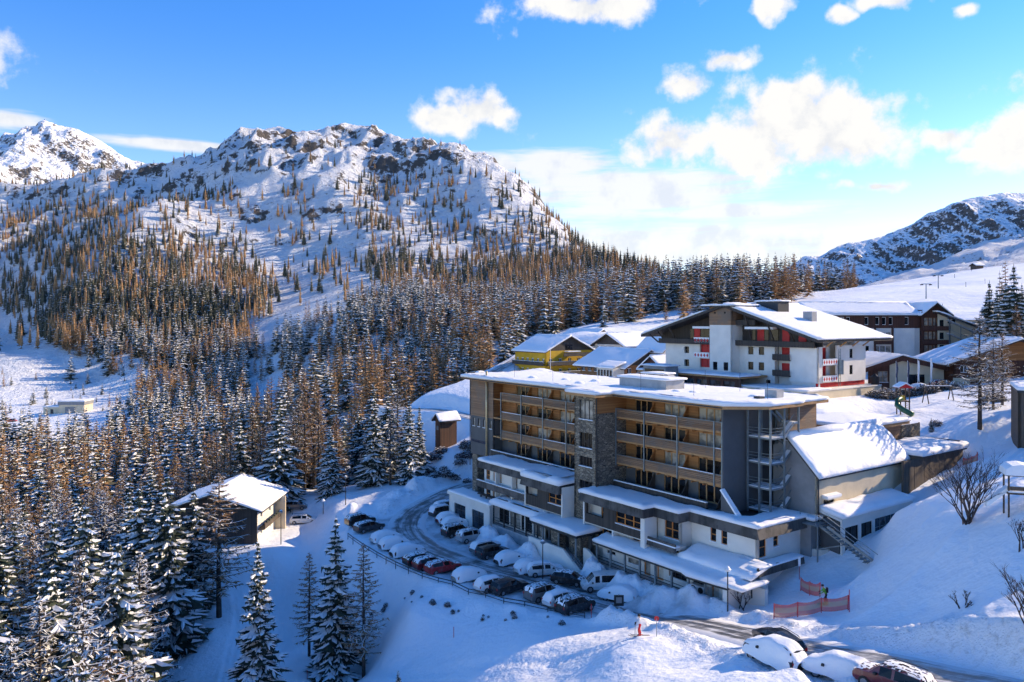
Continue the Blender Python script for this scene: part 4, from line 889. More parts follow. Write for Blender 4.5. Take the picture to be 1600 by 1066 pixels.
A.snow(rect(46.0, 50.05, 7.15, 26.6), lambda x, y: -13.3 - (x - 46.0), 0.62, parent=rf, over=0.10); A.snow(rect(41.5, 46.0, 7.15, 26.6), lambda x, y: -13.3 - (46 - x) * 0.2, 0.5, parent=rf)
A.part('ridge_snow', MB().tube([(46.0, 7.3, -13.15), (46.0, 26.4, -13.15)], 0.56, 12), 'snow', rf, True)
A.part('downpipe', MB().tube([(49.85, 7.35, -25), (49.85, 7.35, -17.4)], 0.08, 6), 'dark_metal')
A.box('window_hood', 49.6, 50.3, 8.45, 11.05, -19.75, -19.6, 'plaster_white'); A.part('window_hood_snow', MB().extrude([(49.62, -19.6), (50.34, -19.6), (50.3, -19.35), (49.62, -19.25)], 1, 8.4, 11.1), 'snow')
# lean-to corridor
rf = A.part('corridor_roof', MB().extrude([(49.6, -20.75), (52.4, -21.3), (52.4, -21.6), (49.6, -21.0)], 1, 7.6, 22.5), 'plaster_white'); A.snow(rect(49.7, 52.5, 7.6, 22.6), lambda x, y: -20.75 - (x - 49.6) * 0.184, 0.55, parent=rf)
A.wall('corridor_wall', (52.2, 8.0), (52.2, 22.3), -27.5, -21.6, 'plaster_white', [(0.6, 3.2, -25.4, -22.4, dict(cols=2, frame='dark_metal', sill=False)), (3.8, 6.0, -25.4, -22.4, dict(cols=2, frame='dark_metal', sill=False)), (6.6, 13.6, -24.4, -22.3, dict(cols=6, rows=2, frame='steel', pane='glass_blue', sill=False))], 0.2)
A.box('corridor_core', 49.5, 51.9, 8.0, 22.3, -27.5, -21.6, 'grey_panel')
# metal stair down to the slope
fs_ = MB()
for e in (49.9, 51.0): fs_.beam((e + 0.6, 6.2, -22.0), (e + 6.0, 7.0, -25.0), 0.08, 0.3); fs_.beam((e + 0.6, 6.2, -21.0), (e + 6.0, 7.0, -24.0), 0.06)
for j in range(14): fs_.box(50.0 + 0.6 + j * 0.38, 50.36 + 0.6 + j * 0.38, 6.1, 7.4, -22.05 - j * 0.21, -22.0 - j * 0.21)
fs_.box(48.6, 50.8, 5.6, 7.6, -22.15, -22.0)
for x in (48.7, 50.6): fs_.beam((x, 5.7, -22), (x, 5.7, -20.9), 0.06)
fs_.beam((48.6, 5.7, -20.9), (50.7, 5.7, -20.9), 0.06); fs_.beam((50.6, 6.0, -22.1), (50.6, 6.0, -27), 0.12); fs_.beam((50.6, 6.0, -24.6), (53.4, 6.6, -23.6), 0.1)
A.part('outside_stair', fs_, 'steel')
T_ = Bld('timber_store', HO, HANG, -20.0, 'weathered timber store with a flat snowy roof cut into the ski slope', 'building')
for k in range(12):
    T_.wall('plank', (51.1 + 0.02 * (k % 3), 23.0 + k * 1.25), (51.1 + 0.02 * (k % 3), 24.22 + k * 1.25), -21.5, -16.9, 'old_timber')
T_.box('store_core', 46.0, 51.0, 26.6, 38.0, -21.5, -16.9, 'old_timber'); T_.wall('end_wall', (51.1, 38.0), (46, 38.0), -21.5, -16.9, 'old_timber')
rf = T_.box('roof', 46.0, 51.5, 26.6, 38.3, -16.9, -16.7, 'dark_metal'); T_.snow(rect(45.0, 51.6, 26.7, 38.4), -16.7, 0.75, parent=rf, wav=0.2)
T_.box('open_bay', 51.15, 51.3, 33.5, 37.5, -19.6, -18.6, 'larch_cladding')
L_ = Bld('flat_roof_pavilion', HO, HANG, -17.0, 'low pavilion with timber eaves and stone wall behind the wood clad wing', 'building')
L_.wall('front_wall', (44.5, 24.0), (44.5, 35.0), -17.5, -14.1, 'larch_cladding', [(2.0, 4.2, -16.2, -14.6, dict(cols=2, frame='dark_metal'))]); L_.wall('stone_wall', (44.6, 35.0), (44.6, 40.0), -17.5, -14.3, 'stone')
rf = L_.part('roof', BX(36, 45.2, 22.5, 36.0, -14.1, -13.7), 'wood_frame'); L_.snow(rect(36, 45.3, 22.4, 36.1), -13.7, 0.55, parent=rf)

# ------------------------------------------------------------------ white hotel with the great gable
W = Bld('gabled_hotel', WO, HANG, -13.6, 'white hotel with a great dark gable, red balconies and a square stair tower', 'hotel')
wnd = dict(cols=1, frame='dark_metal', pane='glass', fw=0.07, sill=False)
RD = dict(cols=1, frame='red_paint', pane='red_paint', fw=0.1, sill=False, name='red_door')
zr, ze = 3.0, -2.9
def wz(s): return zr - (s + 18.5) * (zr - ze) / 18.5 if s > -18.5 else zr - (-18.5 - s) * (zr - ze) / 21.0
W.wall('front_wall', (-36.2, 0), (-16, 0), -13.6, -4.8, 'plaster_white', [(5.2, 6.5, -6.9, -5.5, wnd), (5.2, 6.5, -9.6, -8.2, wnd), (9.4, 12.4, -6.6, -4.9, dict(RD, cols=2)), (9.4, 12.4, -9.6, -7.6, dict(RD, cols=2))], 0.7)
W.wall('front_wall', (-16, 0), (-9.1, 0), -13.6, -4.8, 'plaster_white', [(1.0, 2.2, -6.6, -5.1, wnd), (3.4, 4.6, -6.6, -5.1, wnd), (1.0, 2.2, -9.5, -8.0, wnd), (3.4, 4.6, -9.5, -8.0, wnd), (5.0, 6.0, -13.0, -11.2, wnd)])
W.wall('balcony_wall', (-9.1, 1.3), (-5.5, 1.3), -13.6, -4.8, 'plaster_white', [(0.6, 3.0, -7.3, -5.1, dict(RD, cols=2)), (0.6, 3.0, -10.2, -8.0, dict(RD, cols=2))])
W.wall('front_wall', (-5.5, -0.3), (0.0, -0.3), -11.2, -4.8, 'plaster_white'); W.wall('front_wall', (-5.5, 0), (0.0, 0), -13.6, -11.2, 'plaster_white')
W.box('oriel_side', -5.7, -5.5, -0.3, 1.3, -11.2, -4.8, 'plaster_white')
W.wall('side_wall', (0.0, -0.3), (0.0, 1.0), -11.2, -4.8, 'plaster_white'); W.wall('side_wall', (0.0, 5.4), (0.0, 15.0), -11.2, -4.6, 'plaster_white', [(4.2, 5.3, -7.0, -5.3, wnd), (4.2, 5.3, -10.0, -8.3, wnd)])
W.wall('side_recess_wall', (-1.4, 1.0), (-1.4, 5.4), -13.6, -4.6, 'plaster_white', [(1.4, 3.4, -7.8, -5.0, RD), (1.4, 3.4, -10.8, -7.9, RD)])
W.wall('side_base', (-0.2, -0.3), (-0.2, 15.0), -13.6, -11.2, 'red_paint')
W.box('carcass', -36.0, -2.1, 1.9, 14.8, -13.6, -3.4, 'plaster_white'); W.box('carcass', -16.0, -9.3, 0.3, 1.4, -13.6, -4.8, 'plaster_white')
def diamond_front(x0, x1, y0, y1, z):
    """white boarded balcony front with a row of red diamonds"""
    L = math.hypot(x1 - x0, y1 - y0); dx, dy = (x1 - x0) / L, (y1 - y0) / L; nx, ny = dy, -dx
    mb = MB(); q = lambda a, o, zz: (x0 + dx * a + nx * o, y0 + dy * a + ny * o, zz)
    mb.add([q(a, o, zz) for o in (0, 0.1) for a, zz in ((0, z), (L, z), (L, z + 1.0), (0, z + 1.0))], [(3, 2, 1, 0), (4, 5, 6, 7), (0, 1, 5, 4), (2, 3, 7, 6), (1, 2, 6, 5), (3, 0, 4, 7)])
    b_ = W.part('balcony_front', mb, 'white_paint'); n = max(3, int(L / 0.75))
    for k in range(n):
        a = (k + 0.5) * L / n; w_ = L / n * 0.36; mb = MB()
        mb.quad(q(a - w_, 0.112, z + 0.5), q(a, 0.112, z + 0.1), q(a + w_, 0.112, z + 0.5), q(a, 0.112, z + 0.9)); W.part('diamond', mb, 'diamond_red', b_)
    W.part('rail_snow', MB().beam(q(0, 0.05, z + 1.03), q(L, 0.05, z + 1.03), 0.2, 0.08), 'snow', b_)
for z in (-4.6, -7.6): diamond_front(-27.3, -23.4, -1.2, -1.2, z); W.box('balcony_slab', -27.3, -23.4, -1.2, 0.2, z - 0.15, z, 'plaster_white')
for z in (-8.0, -11.0): diamond_front(0.1, 0.1, 0.9, 5.4, z); W.box('balcony_slab', -1.4, 0.05, 1.0, 5.4, z - 0.15, z, 'plaster_white')
for z in (-7.3, -10.2): W.box('balcony_front', -9.1, -5.5, -0.75, -0.6, z, z + 1.0, 'dark_cladding'); W.box('balcony_slab', -9.1, -5.5, -0.6, 1.3, z - 0.15, z, 'dark_cladding')
# stair tower
W.wall('tower_front', (-22.3, -2.4), (-17.0, -2.4), -13.6, -1.0, 'plaster_white', [(0.8, 1.9, -9.8, -8.2, wnd), (3.4, 4.5, -9.8, -8.2, wnd)]); W.wall('tower_side', (-17.0, -2.4), (-17.0, 1.5), -13.6, -1.0, 'plaster_white')
W.wall('tower_cladding', (-22.35, -2.45), (-16.95, -2.45), -1.0, 2.5, 'larch_cladding', [(1.2, 1.6, 1.2, 1.6, wnd), (3.6, 4.0, 1.2, 1.6, wnd)]); W.wall('tower_side_cladding', (-16.95, -2.45), (-16.95, 3.0), -1.0, 2.5, 'larch_cladding')
W.box('tower_core', -22.2, -17.1, -2.1, 4.0, -13.6, 2.4, 'plaster_white')
rf = W.box('tower_roof', -23.4, -15.8, -3.5, 4.5, 2.5, 2.75, 'dark_metal'); W.snow(rect(-23.5, -15.7, -3.6, 4.6), 2.75, 0.35, 'tower_snow', parent=rf)
# timber gable storey, set back, with long balconies
top = [(a, wz(-38 + a) - 0.35) for a in (0.0, 19.5, 38.0)]
W.wall('gable_wall', (-38, 0.9), (0, 0.9), -4.8, -3.6, 'dark_cladding', [(8.0, 9.6, -4.4, -3.7, None)], top=top) if False else W.wall('gable_wall', (-38, 0.9), (0, 0.9), -4.8, -3.2, 'dark_cladding', top=top)
for a, c in ((-29.0, 'red_paint'), (-26.4, 'glass'), (-13.5, 'red_paint'), (-10.4, 'glass'), (-8.0, 'red_paint'), (-4.6, 'red_paint')):
    W.box('gable_door', a, a + 1.5, 0.78, 0.9, -4.0, -2.2 if a > -6 else -1.8, c)
for a in (-30, -27.2, -14.8, -11.9): W.box('gable_door', a, a + 0.9, 0.78, 0.9, -4.0, -1.9, 'glass')
W.box('gable_balcony', -37.0, -22.3, -1.3, -1.1, -4.9, -3.9, 'dark_cladding'); W.box('gable_floor', -37.0, -22.3, -1.1, 0.9, -4.95, -4.75, 'dark_cladding'); W.box('gable_balcony', -17.0, -0.2, -1.3, -1.1, -4.9, -3.9, 'dark_cladding'); W.box('gable_floor', -17.0, -0.2, -1.1, 0.9, -4.95, -4.75, 'dark_cladding')
W.box('awning', -27.4, -23.0, -1.6, -0.2, -1.75, -1.3, 'white_paint'); W.box('awning', -14.6, -8.4, -1.6, -0.2, -1.75, -1.3, 'white_paint'); W.box('gable_balcony', -17.0, -12.5, -1.3, -1.1, -1.0, 0.0, 'dark_cladding')
# roof
rp = [(-40.4, wz(-40.4)), (-18.5, zr), (1.6, wz(1.6)), (1.6, wz(1.6) - 0.5), (-18.5, zr - 0.5), (-40.4, wz(-40.4) - 0.5)]
rf = W.part('roof', MB().extrude(rp, 1, -3.2, 21.5), 'dark_cladding')
W.snow([(-18.5, -3.0), (1.7, -3.0), (1.7, 21.4), (-18.5, 21.4)], lambda x, y: wz(x), 0.45, parent=rf, step=1.2); W.snow([(-40.5, -3.0), (-23.4, -3.0), (-23.4, 4.5), (-18.5, 4.6), (-18.5, 21.4), (-40.5, 21.4)], lambda x, y: wz(x), 0.45, parent=rf, step=1.2)
W.part('ridge_snow', MB().tube([(-18.5, 4.6, zr + 0.2), (-18.5, 21.3, zr + 0.2)], 0.34, 10), 'snow', rf, True)
for a in (-38.5, -36.2, -33, -14.0, -9.0, -4.5, -0.8): W.part('roof_strut', MB().beam((a, 0.2, -4.8), (a, -2.4, wz(a) - 0.55), 0.22), 'dark_cladding')
for b_ in (2.0, 6.5, 10.5, 14.0): W.part('roof_strut', MB().beam((0.05, b_, -4.8), (1.35, b_, wz(1.35) - 0.5), 0.2), 'wood_frame')
cb = W.box('chimney', -8.5, -6.6, 8.0, 9.6, -1.5, 1.6, 'concrete'); cb2 = W.box('roof_lantern', -17.6, -12.6, 6.0, 9.5, 1.6, 3.6, 'dark_metal'); W.snow(rect(-17.8, -12.4, 5.8, 9.7), 3.6, 0.3, 'lantern_snow', parent=cb2)
ld = MB()
for o_ in (5.9, 6.5): ld.beam((0.12, o_, -12.6), (0.12, o_, -5.2), 0.06)
for j in range(12): ld.beam((0.12, 5.9, -12.4 + j * 0.6), (0.12, 6.5, -12.4 + j * 0.6), 0.05)
ld.tube([(0.35, 6.2, -9.8), (0.35, 6.2, -7.2)], 0.5, 8); W.part('escape_ladder', ld, 'steel')
# podium, glazed restaurant below and side terrace
rf = W.box('podium_roof', -36.0, -10.5, -8.5, -0.2, -10.7, -10.35, 'wood_frame'); W.snow(rect(-36.2, -10.3, -8.7, -2.5), -10.35, 0.35, 'podium_snow', parent=rf)
W.wall('podium_wall', (-35, -7.6), (-11, -7.6), -14.5, -10.7, 'brown_cladding', [(1.0 + k * 3.2, 3.6 + k * 3.2, -13.6, -11.3, dict(cols=2, frame='dark_metal', pane='glass_blue', sill=False)) for k in range(7)])
pb = W.box('lift_housing', -30.5, -24.5, -12.5, -9.0, -13.6, -9.0, 'grey_light'); W.snow(rect(-30.8, -24.2, -12.8, -8.8), -9.0, 0.3, 'housing_snow', parent=pb); W.box('housing_window', -30.0, -25.0, -12.56, -12.48, -11.0, -9.6, 'glass')
W.wall('terrace_wall', (2.2, -7.0), (2.2, 16.5), -19.5, -12.2, 'plaster_cream', [(10.6, 12.4, -16.6, -14.2, dict(cols=2, frame='dark_metal', pane='glass')), (14.2, 16.0, -16.6, -14.2, dict(cols=2, frame='dark_metal', pane='glass'))]); W.wall('terrace_wall', (-12, -7.0), (2.2, -7.0), -19.5, -12.2, 'plaster_cream'); W.box('terrace_floor', -12, 2.3, -7.0, 16.5, -12.2, -12.0, 'plaster_white')
W.snow(rect(-12, 2.3, -7.1, 0.0), -12.0, 0.18, 'terrace_snow', over=0.03); W.part('gas_bell', MB().tube([(1.6, 15.4, -12.0), (1.6, 15.4, -10.6), (1.6, 15.4, -10.0)], [0.7, 0.8, 0.1], 12), 'black')

# ------------------------------------------------------------------ other houses
def house(name, label, org, ang, x0, x1, y0, y1, base, ze, zr, axis, wallm, gabm, win, floors, over=1.0, snow_th=0.45, rid=0.5, upper=None, balc=None, cat='building', group=None, roofm='dark_cladding'):
    """storeyed house: plaster walls with windows on the front (y0) and right (x1) side, boarded gable, pitched snowy roof, balcony fronts"""
    B = Bld(name, org, ang, base, label, cat, group)
    def row(L, n, w_): return [(L * (k + 0.5) / n - w_ / 2, L * (k + 0.5) / n + w_ / 2) for k in range(n)]
    for (p0, p1, n) in (((x0, y0), (x1, y0), win[0]), ((x1, y0), (x1, y1), win[1])):
        L = math.dist(p0, p1); hs_ = []
        for f_, zf in enumerate(floors):
            hs_ += [(a, b_, zf + 0.75, zf + 2.15, dict(cols=2, frame='white_paint', pane='glass', fw=0.14, sill=False)) for a, b_ in row(L, n, win[2])]
        B.wall('wall', p0, p1, base, ze, wallm, hs_)
        if balc:
            for zf in balc:
                dr_ = (Vector(p1) - Vector(p0)).normalized(); nr_ = Vector((dr_.y, -dr_.x))
                a = Vector(p0) + nr_ * 1.0; b_ = Vector(p1) + nr_ * 1.0
                fr = B.part('balcony_front', MB().beam((a.x, a.y, zf + 0.5), (b_.x, b_.y, zf + 0.5), 0.12, 1.0), 'dark_cladding')
                c_ = (a + Vector(p0)) / 2; d_ = (b_ + Vector(p1)) / 2
                B.part('balcony_slab', MB().beam((c_.x, c_.y, zf - 0.06), (d_.x, d_.y, zf - 0.06), 1.0, 0.12), 'dark_cladding', fr)
                B.part('rail_snow', MB().beam((a.x, a.y, zf + 1.04), (b_.x, b_.y, zf + 1.04), 0.2, 0.08), 'snow', fr)
    B.wall('wall', (x1, y1), (x0, y1), base, ze, wallm); B.wall('wall', (x0, y1), (x0, y0), base, ze, wallm)
    if axis == 1:
        xm = x0 + (x1 - x0) * rid; L = x1 - x0
        for y_, p0, p1, tp in ((y0, (x0, y0), (x1, y0), [(0, ze), (xm - x0, zr - 0.2), (L, ze)]), (y1, (x1, y1), (x0, y1), [(0, ze), (x1 - xm, zr - 0.2), (L, ze)])): B.wall('gable_wall', p0, p1, ze - 0.02, ze, gabm, top=tp)
    else:
        ym = y0 + (y1 - y0) * rid; L = y1 - y0
        for p0, p1, tp in (((x1, y0), (x1, y1), [(0, ze), (ym - y0, zr - 0.2), (L, ze)]), ((x0, y1), (x0, y0), [(0, ze), (y1 - ym, zr - 0.2), (L, ze)])): B.wall('gable_wall', p0, p1, ze - 0.02, ze, gabm, top=tp)
    gable(B, x0, x1, y0, y1, ze, zr, axis, over, snow_th, rid, mat=roofm)
    return B
Y_ = house('yellow_hotel', 'mustard yellow hotel with dark balconies and a shallow snowy gable', YO, HANG, -14.5, 0, 0, 17, -17.0, -8.6, -4.6, 0, 'plaster_yellow', 'dark_cladding', (6, 5, 1.1), (-15.8, -12.9), over=0.8, balc=(-12.6, -15.4))
Y_.box('balcony_front', 1.6, 1.75, 5.0, 17.5, -10.2, -9.2, 'dark_cladding'); Y_.box('awning', 0.1, 1.9, 6.5, 11.0, -9.0, -8.7, 'white_paint'); Y_.box('gable_window', 0.0, 0.06, 7.0, 9.5, -8.4, -6.9, 'glass'); Y_.part('flag_pole', MB().tube([(2.5, -0.4, -17), (2.5, -0.4, -8)], 0.06, 6), 'white_paint')
N_ = house('yellow_guesthouse', 'second yellow house with a snowy gable behind the mustard hotel', at(915, 545, 245)[:2], HANG, -14, 0, 0, 13, -14, -6.6, -3.2, 0, 'plaster_yellow', 'larch_cladding', (5, 4, 1.0), (-12.0, -9.4), over=1.4)
D_ = house('black_gabled_house', 'dark timber house with a black gable front and snowy roof', at(975, 560, 228)[:2], HANG, -13, 0, 0, 20, -14, -7.4, -4.2, 1, 'plaster', 'dark_cladding', (4, 4, 1.0), (-12.6, -10.0), over=1.2)
E_ = house('restaurant_house', 'low restaurant with a broad snowy roof and white window band', at(985, 590, 192)[:2], HANG, -19, -2, 0, 16, -16, -11.6, -7.8, 0, 'warm_cladding', 'dark_cladding', (7, 5, 1.5), (-14.4,), over=1.5)
E_.box('bay_front', -8, -2.0, -4.0, -0.2, -16, -12.0, 'plaster'); E_.snow(rect(-8.4, -1.6, -4.4, 0), lambda x, y: -12.0 + 0.3 * (y + 4), 0.4, 'bay_snow')
for k in range(5): E_.box('bay_window', -7.6 + k * 1.1, -6.9 + k * 1.1, -4.06, -3.98, -14.4, -12.6, 'glass')
F_ = house('white_roundhouse', 'small white house with a steep snow roof beside the gabled hotel', at(1035, 575, 196)[:2], HANG, -9, 0, 0, 9, -14, -8.0, -4.6, 0, 'plaster_white', 'plaster_white', (3, 3, 0.8), (-11.0,), over=0.7, rid=0.5)
G_ = house('snow_roofed_barn', 'timber barn with a steep snowy gable below the white house', at(1036, 590, 178)[:2], HANG, -7, 0, 0, 10, -15, -11.2, -8.6, 1, 'brown_cladding', 'brown_cladding', (2, 2, 0.8), (-14,), over=0.8)
# brown hotel facing the camera
bo = at(1437, 500, 186)[:2]
Q = Bld('brown_hotel', bo, R(-2), -15.0, 'long white and brown hotel below the ski slope with a glazed gable tower', 'hotel')
wn2 = dict(cols=1, frame='white_paint', pane='glass', fw=0.12, sill=False); wn3 = dict(cols=3, frame='white_paint', pane='glass_curtain', fw=0.15, sill=False)
Q.wall('attic_wall', (-26, -0.1), (0, -0.1), -2.0, 1.5, 'brown_cladding', [(a, a + 0.9, -1.2, 0.7, wn2) for a in (4.2, 7.0, 8.4, 12.8, 15.4, 17.0, 18.6, 22.4)])
Q.wall('front_wall', (-26, 0), (0, 0), -15, -2.0, 'plaster_white', [(a, b_, z, z + 1.7, w_) for z in (-4.6, -7.9) for a, b_, w_ in ((12.8, 14.0, wn2), (15.2, 19.2, wn3), (21.6, 22.9, wn2))] + [(13.5, 18.0, -12.2, -10.2, wn3), (20.5, 23.0, -12.0, -10.4, wn2)])
for z in (-5.9, -9.2): Q.box('balcony_front', -10.9, -6.6, -0.9, -0.75, z, z + 1.1, 'brown_cladding')
Q.box('recess_frame', -10.95, -10.75, -0.85, 0, -9.2, -2.0, 'brown_cladding'); Q.box('recess_frame', -6.75, -6.55, -0.85, 0, -9.2, -2.0, 'brown_cladding'); Q.box('white_pier', -6.5, -1.4, -0.45, -0.1, -10.0, -2.0, 'plaster_white')
Q.box('carcass', -25.8, -0.1, 0.3, 14, -15, 1.4, 'plaster_white'); gable(Q, -26, -0.6, 0, 14, 1.4, 4.0, 0, 0.7, 0.6)
# glazed gable tower
Q.box('tower_core', 0.2, 6.0, -0.6, 10, -15, 2.4, 'brown_cladding')
for z in (-8.2, -4.9, -1.6):
    Q.wall('tower_glazing', (0.2, -1.0), (6.0, -1.0), z - 0.9, z + 2.4, 'brown_cladding', [(0.4 + k * 1.05, 1.3 + k * 1.05, z + 0.2, z + 2.1, dict(cols=1, rows=2, frame='wood_frame', pane='glass_curtain', fw=0.1, sill=False)) for k in range(5)])
    Q.box('balcony_front', -0.4, 6.3, -2.0, -1.88, z - 0.9, z + 0.1, 'brown_cladding'); Q.box('balcony_slab', -0.4, 6.3, -1.9, -1.0, z - 0.95, z - 0.85, 'brown_cladding')
for x in (-0.35, 2.9, 6.2): Q.box('tower_post', x - 0.1, x + 0.1, -1.9, -1.75, -10, 2.0, 'brown_cladding')
Q.wall('tower_gable', (0.0, -0.9), (6.2, -0.9), 0.8, 2.0, 'brown_cladding', top=[(0, 1.6), (3.1, 4.0), (6.2, 1.6)]); gable(Q, 0.0, 6.2, -1.6, 12, 1.6, 4.1, 1, 0.7, 0.35)
# raked wing with outside stairs
Q2 = Bld('stepped_wing', at(1466, 500, 184)[:2], R(12), -15.0, 'grey wing with raked outside stairs joined to the brown hotel', 'building')
Q2.wall('front_wall', (0, 0), (14, 0), -15, -6.0, 'plaster_cream', [(0.4 + k * 0, 1.6, z, z + 1.6, dict(cols=1, frame='dark_metal', pane='glass', sill=False)) for k in range(1) for z in (-1.6, -4.6, -7.6)] + [(2.6, 5.0, -1.0, 0.2, wn2)], top=[(0, 1.4), (14, -3.0)])
rf = Q2.part('roof', MB().extrude([(-0.5, 1.9), (-0.5, 1.6), (15, -3.2), (15, -2.9)], 1, -0.8, 9), 'dark_metal'); Q2.snow(rect(-0.5, 15, -0.9, 9), lambda x, y: 1.9 - (x + 0.5) * 4.8 / 15.5, 0.45, parent=rf)
for z in (0.5, -2.6, -5.7):
    fl = MB().beam((1.8, -1.0, z - 0.6), (11.5, -1.0, z - 4.4), 0.9, 0.25).beam((1.8, -1.4, z + 0.4), (11.5, -1.4, z - 3.4), 0.06); Q2.part('stair_flight', fl, 'concrete')
for x in (1.8, 5.0, 8.2, 11.4): Q2.box('stair_post', x - 0.06, x + 0.06, -1.5, -1.38, -12, 0.2 - (x - 1.8) * 0.39, 'steel')
# entrance hall with broad gable, flat canopy and flags
V_ = Bld('entrance_hall', at(1357, 610, 150)[:2], R(-4), -13.6, 'low brown and cream hall with a wide shallow gable and flag poles in front', 'building')
V_.wall('front_wall', (0, 0), (4.0, 0), -14, -9.2, 'brown_cladding', [(1.8, 3.7, -12.2, -10.0, dict(cols=2, rows=2, frame='wood_frame', pane='glass_curtain'))], top=[(0, -9.6), (4.0, -8.2)]); V_.wall('front_wall', (4.0, -0.05), (14.2, -0.05), -14, -9.2, 'plaster_cream', [(3.4, 6.6, -13.6, -10.6, dict(cols=2, frame='dark_metal', pane='glass', name='door', sill=False))], top=[(0, -8.2), (2.6, -7.6), (10.2, -9.4)])
rp = [(-3.5, -10.2), (6.0, -6.9), (15.8, -9.3), (15.8, -10.1), (6.0, -7.9), (-3.5, -11.0)]
rf = V_.part('roof', MB().extrude(rp, 1, -1.2, 16), 'brown_cladding'); zf = lambda x, y: np.interp(x, [-3.5, 6.0, 15.8], [-10.2, -6.9, -9.3])
V_.snow(rect(-3.5, 6.0, -1.2, 16), lambda x, y: -10.2 + (x + 3.5) * 3.3 / 9.5, 0.3, parent=rf); V_.snow(rect(6.0, 15.8, -1.2, 16), lambda x, y: -6.9 - (x - 6) * 2.4 / 9.8, 0.3, parent=rf)
V_.wall('hall_wall', (14.2, 1.5), (30, 1.5), -14, -9.4, 'grey_panel', [(1.2, 3.2, -12.8, -10.6, dict(cols=2, rows=3, frame='dark_metal', pane='glass_blue')), (4.0, 6.0, -13.6, -10.8, dict(cols=1, frame='grey_light', name='door', sill=False)), (9, 13, -13.4, -10.8, dict(cols=3, frame='dark_metal', pane='glass', sill=False))]); rf = V_.box('flat_roof', 13.5, 31, -0.5, 12, -9.4, -9.0, 'grey_panel'); V_.snow(rect(13.6, 31, 1.0, 12), -9.0, 0.5, parent=rf)
V_.part('canopy', BX(17, 33, -3.0, -0.4, -10.1, -8.9), 'old_timber')
R_ = house('timber_restaurant', 'timber restaurant with a wide snow roof behind the bare larches', at(1490, 600, 146)[:2], R(-8), 0, 22, 0, 14, -13.6, -7.6, -3.6, 1, 'brown_cladding', 'warm_cladding', (6, 3, 1.2), (-10.8,), over=2.4, cat='restaurant')
R_.wall('base_wall', (-0.1, -0.15), (22.1, -0.15), -14, -11, 'plaster_cream', [(3 + 4 * k, 4.4 + 4 * k, -13.0, -11.6, wn2) for k in range(4)])
house('roadside_house', 'white house corner beyond the timber restaurant', at(1592, 540, 190)[:2], R(-4), 0, 14, 0, 12, -10, -3.6, -1.0, 1, 'plaster_white', 'plaster_white', (3, 2, 1.0), (-8.0,), over=0.8)
# chalet below the hotel
C_ = house('chalet', 'white and dark chalet with a broad snowy roof and long balcony', (-53.2, 119.2), 0.0, 0, 13.6, 0, 12.6, -35.6, -29.2, -26.9, 1, 'plaster_white', 'dark_cladding', (2, 3, 1.1), (-34.6, -32.0), over=1.1, snow_th=0.35, cat='chalet')
C_.wall('dark_front', (0, -0.06), (13.62, -0.06), -35.4, -29.3, 'dark_cladding'); C_.box('balcony_front', 14.6, 14.72, 0.5, 9.0, -32.6, -31.6, 'old_timber'); C_.box('balcony_slab', 13.6, 14.6, 0.5, 9.0, -32.75, -32.6, 'old_timber')
for k in range(6): C_.part('flower_box', MB().box(14.66, 14.9, 1.0 + k * 1.3, 1.7 + k * 1.3, -31.75, -31.5), 'spruce_needles')
C_.box('porch_wall', 13.6, 15.4, 8.9, 9.2, -35.6, -29.4, 'plaster_cream')
# timber tower shed
S_ = Bld('tower_shed', at(688, 700, 150)[:2], HANG, -25.6, 'tall dark timber shed with a small snowy gable roof', 'shed')
for k in range(5):
    S_.wall('plank', (-1.95 + k * 0.39 * 1.0, 0), (-1.95 + (k + 1) * 0.39 - 0.02, 0), -26.2, -19.3, 'shed_timber')
for k in range(9): S_.wall('plank', (0, k * 0.42), (0, (k + 1) * 0.42 - 0.02), -26.2, -19.3, 'shed_timber')
S_.box('core', -1.93, -0.03, 0.03, 3.75, -26.2, -19.4, 'shed_timber'); S_.box('hatch', -1.4, -0.7, -0.06, -0.01, -21.6, -20.8, 'grey_light')
S_.wall('gable_wall', (-1.95, -0.02), (0, -0.02), -19.32, -19.3, 'shed_timber', top=[(0, -19.3), (0.97, -18.5), (1.95, -19.3)]); gable(S_, -1.95, 0, 0, 3.8, -19.3, -18.4, 1, 0.55, 0.28)
# pump house on the valley floor
V2 = Bld('pump_house', at(92, 652, 378)[:2], 0.05, hz(*at(92, 652, 378)[:2]) - 0.3, 'pale green flat roofed pump house on the valley floor', 'building')
zb = V2.base
V2.box('wall', 0, 12, 0, 9, zb - 2, zb + 4.6, 'plaster_cream'); V2.box('fascia', -0.4, 12.4, -0.4, 9.2, zb + 4.6, zb + 6.2, 'grey_light'); V2.snow(rect(-0.4, 12.4, -0.4, 9.2), zb + 6.2, 0.6)
V2.box('low_wing', -8, -0.2, 1, 7, zb - 2, zb + 3.4, 'plaster_cream'); V2.snow(rect(-8.2, 0, 0.8, 7.2), zb + 3.4, 0.6); V2.box('door', -4.5, -3.2, 0.9, 1.0, zb + 0.2, zb + 2.4, 'dark_metal'); V2.box('door', 3, 8, -0.1, 0, zb + 0.1, zb + 3.6, 'grey_light')
# hut on the ski hill
hx, hy, _ = at(1525, 414, 394)
K_ = Bld('ski_hut', (hx, hy), 0.2, hz(hx, hy) - 0.3, 'small timber hut on the crest of the ski hill', 'hut'); zb = K_.base
K_.box('wall', 0, 4.4, 0, 3.6, zb - 2, zb + 2.6, 'old_timber'); gable(K_, 0, 4.4, 0, 3.6, zb + 2.6, zb + 3.6, 0, 0.6, 0.35)
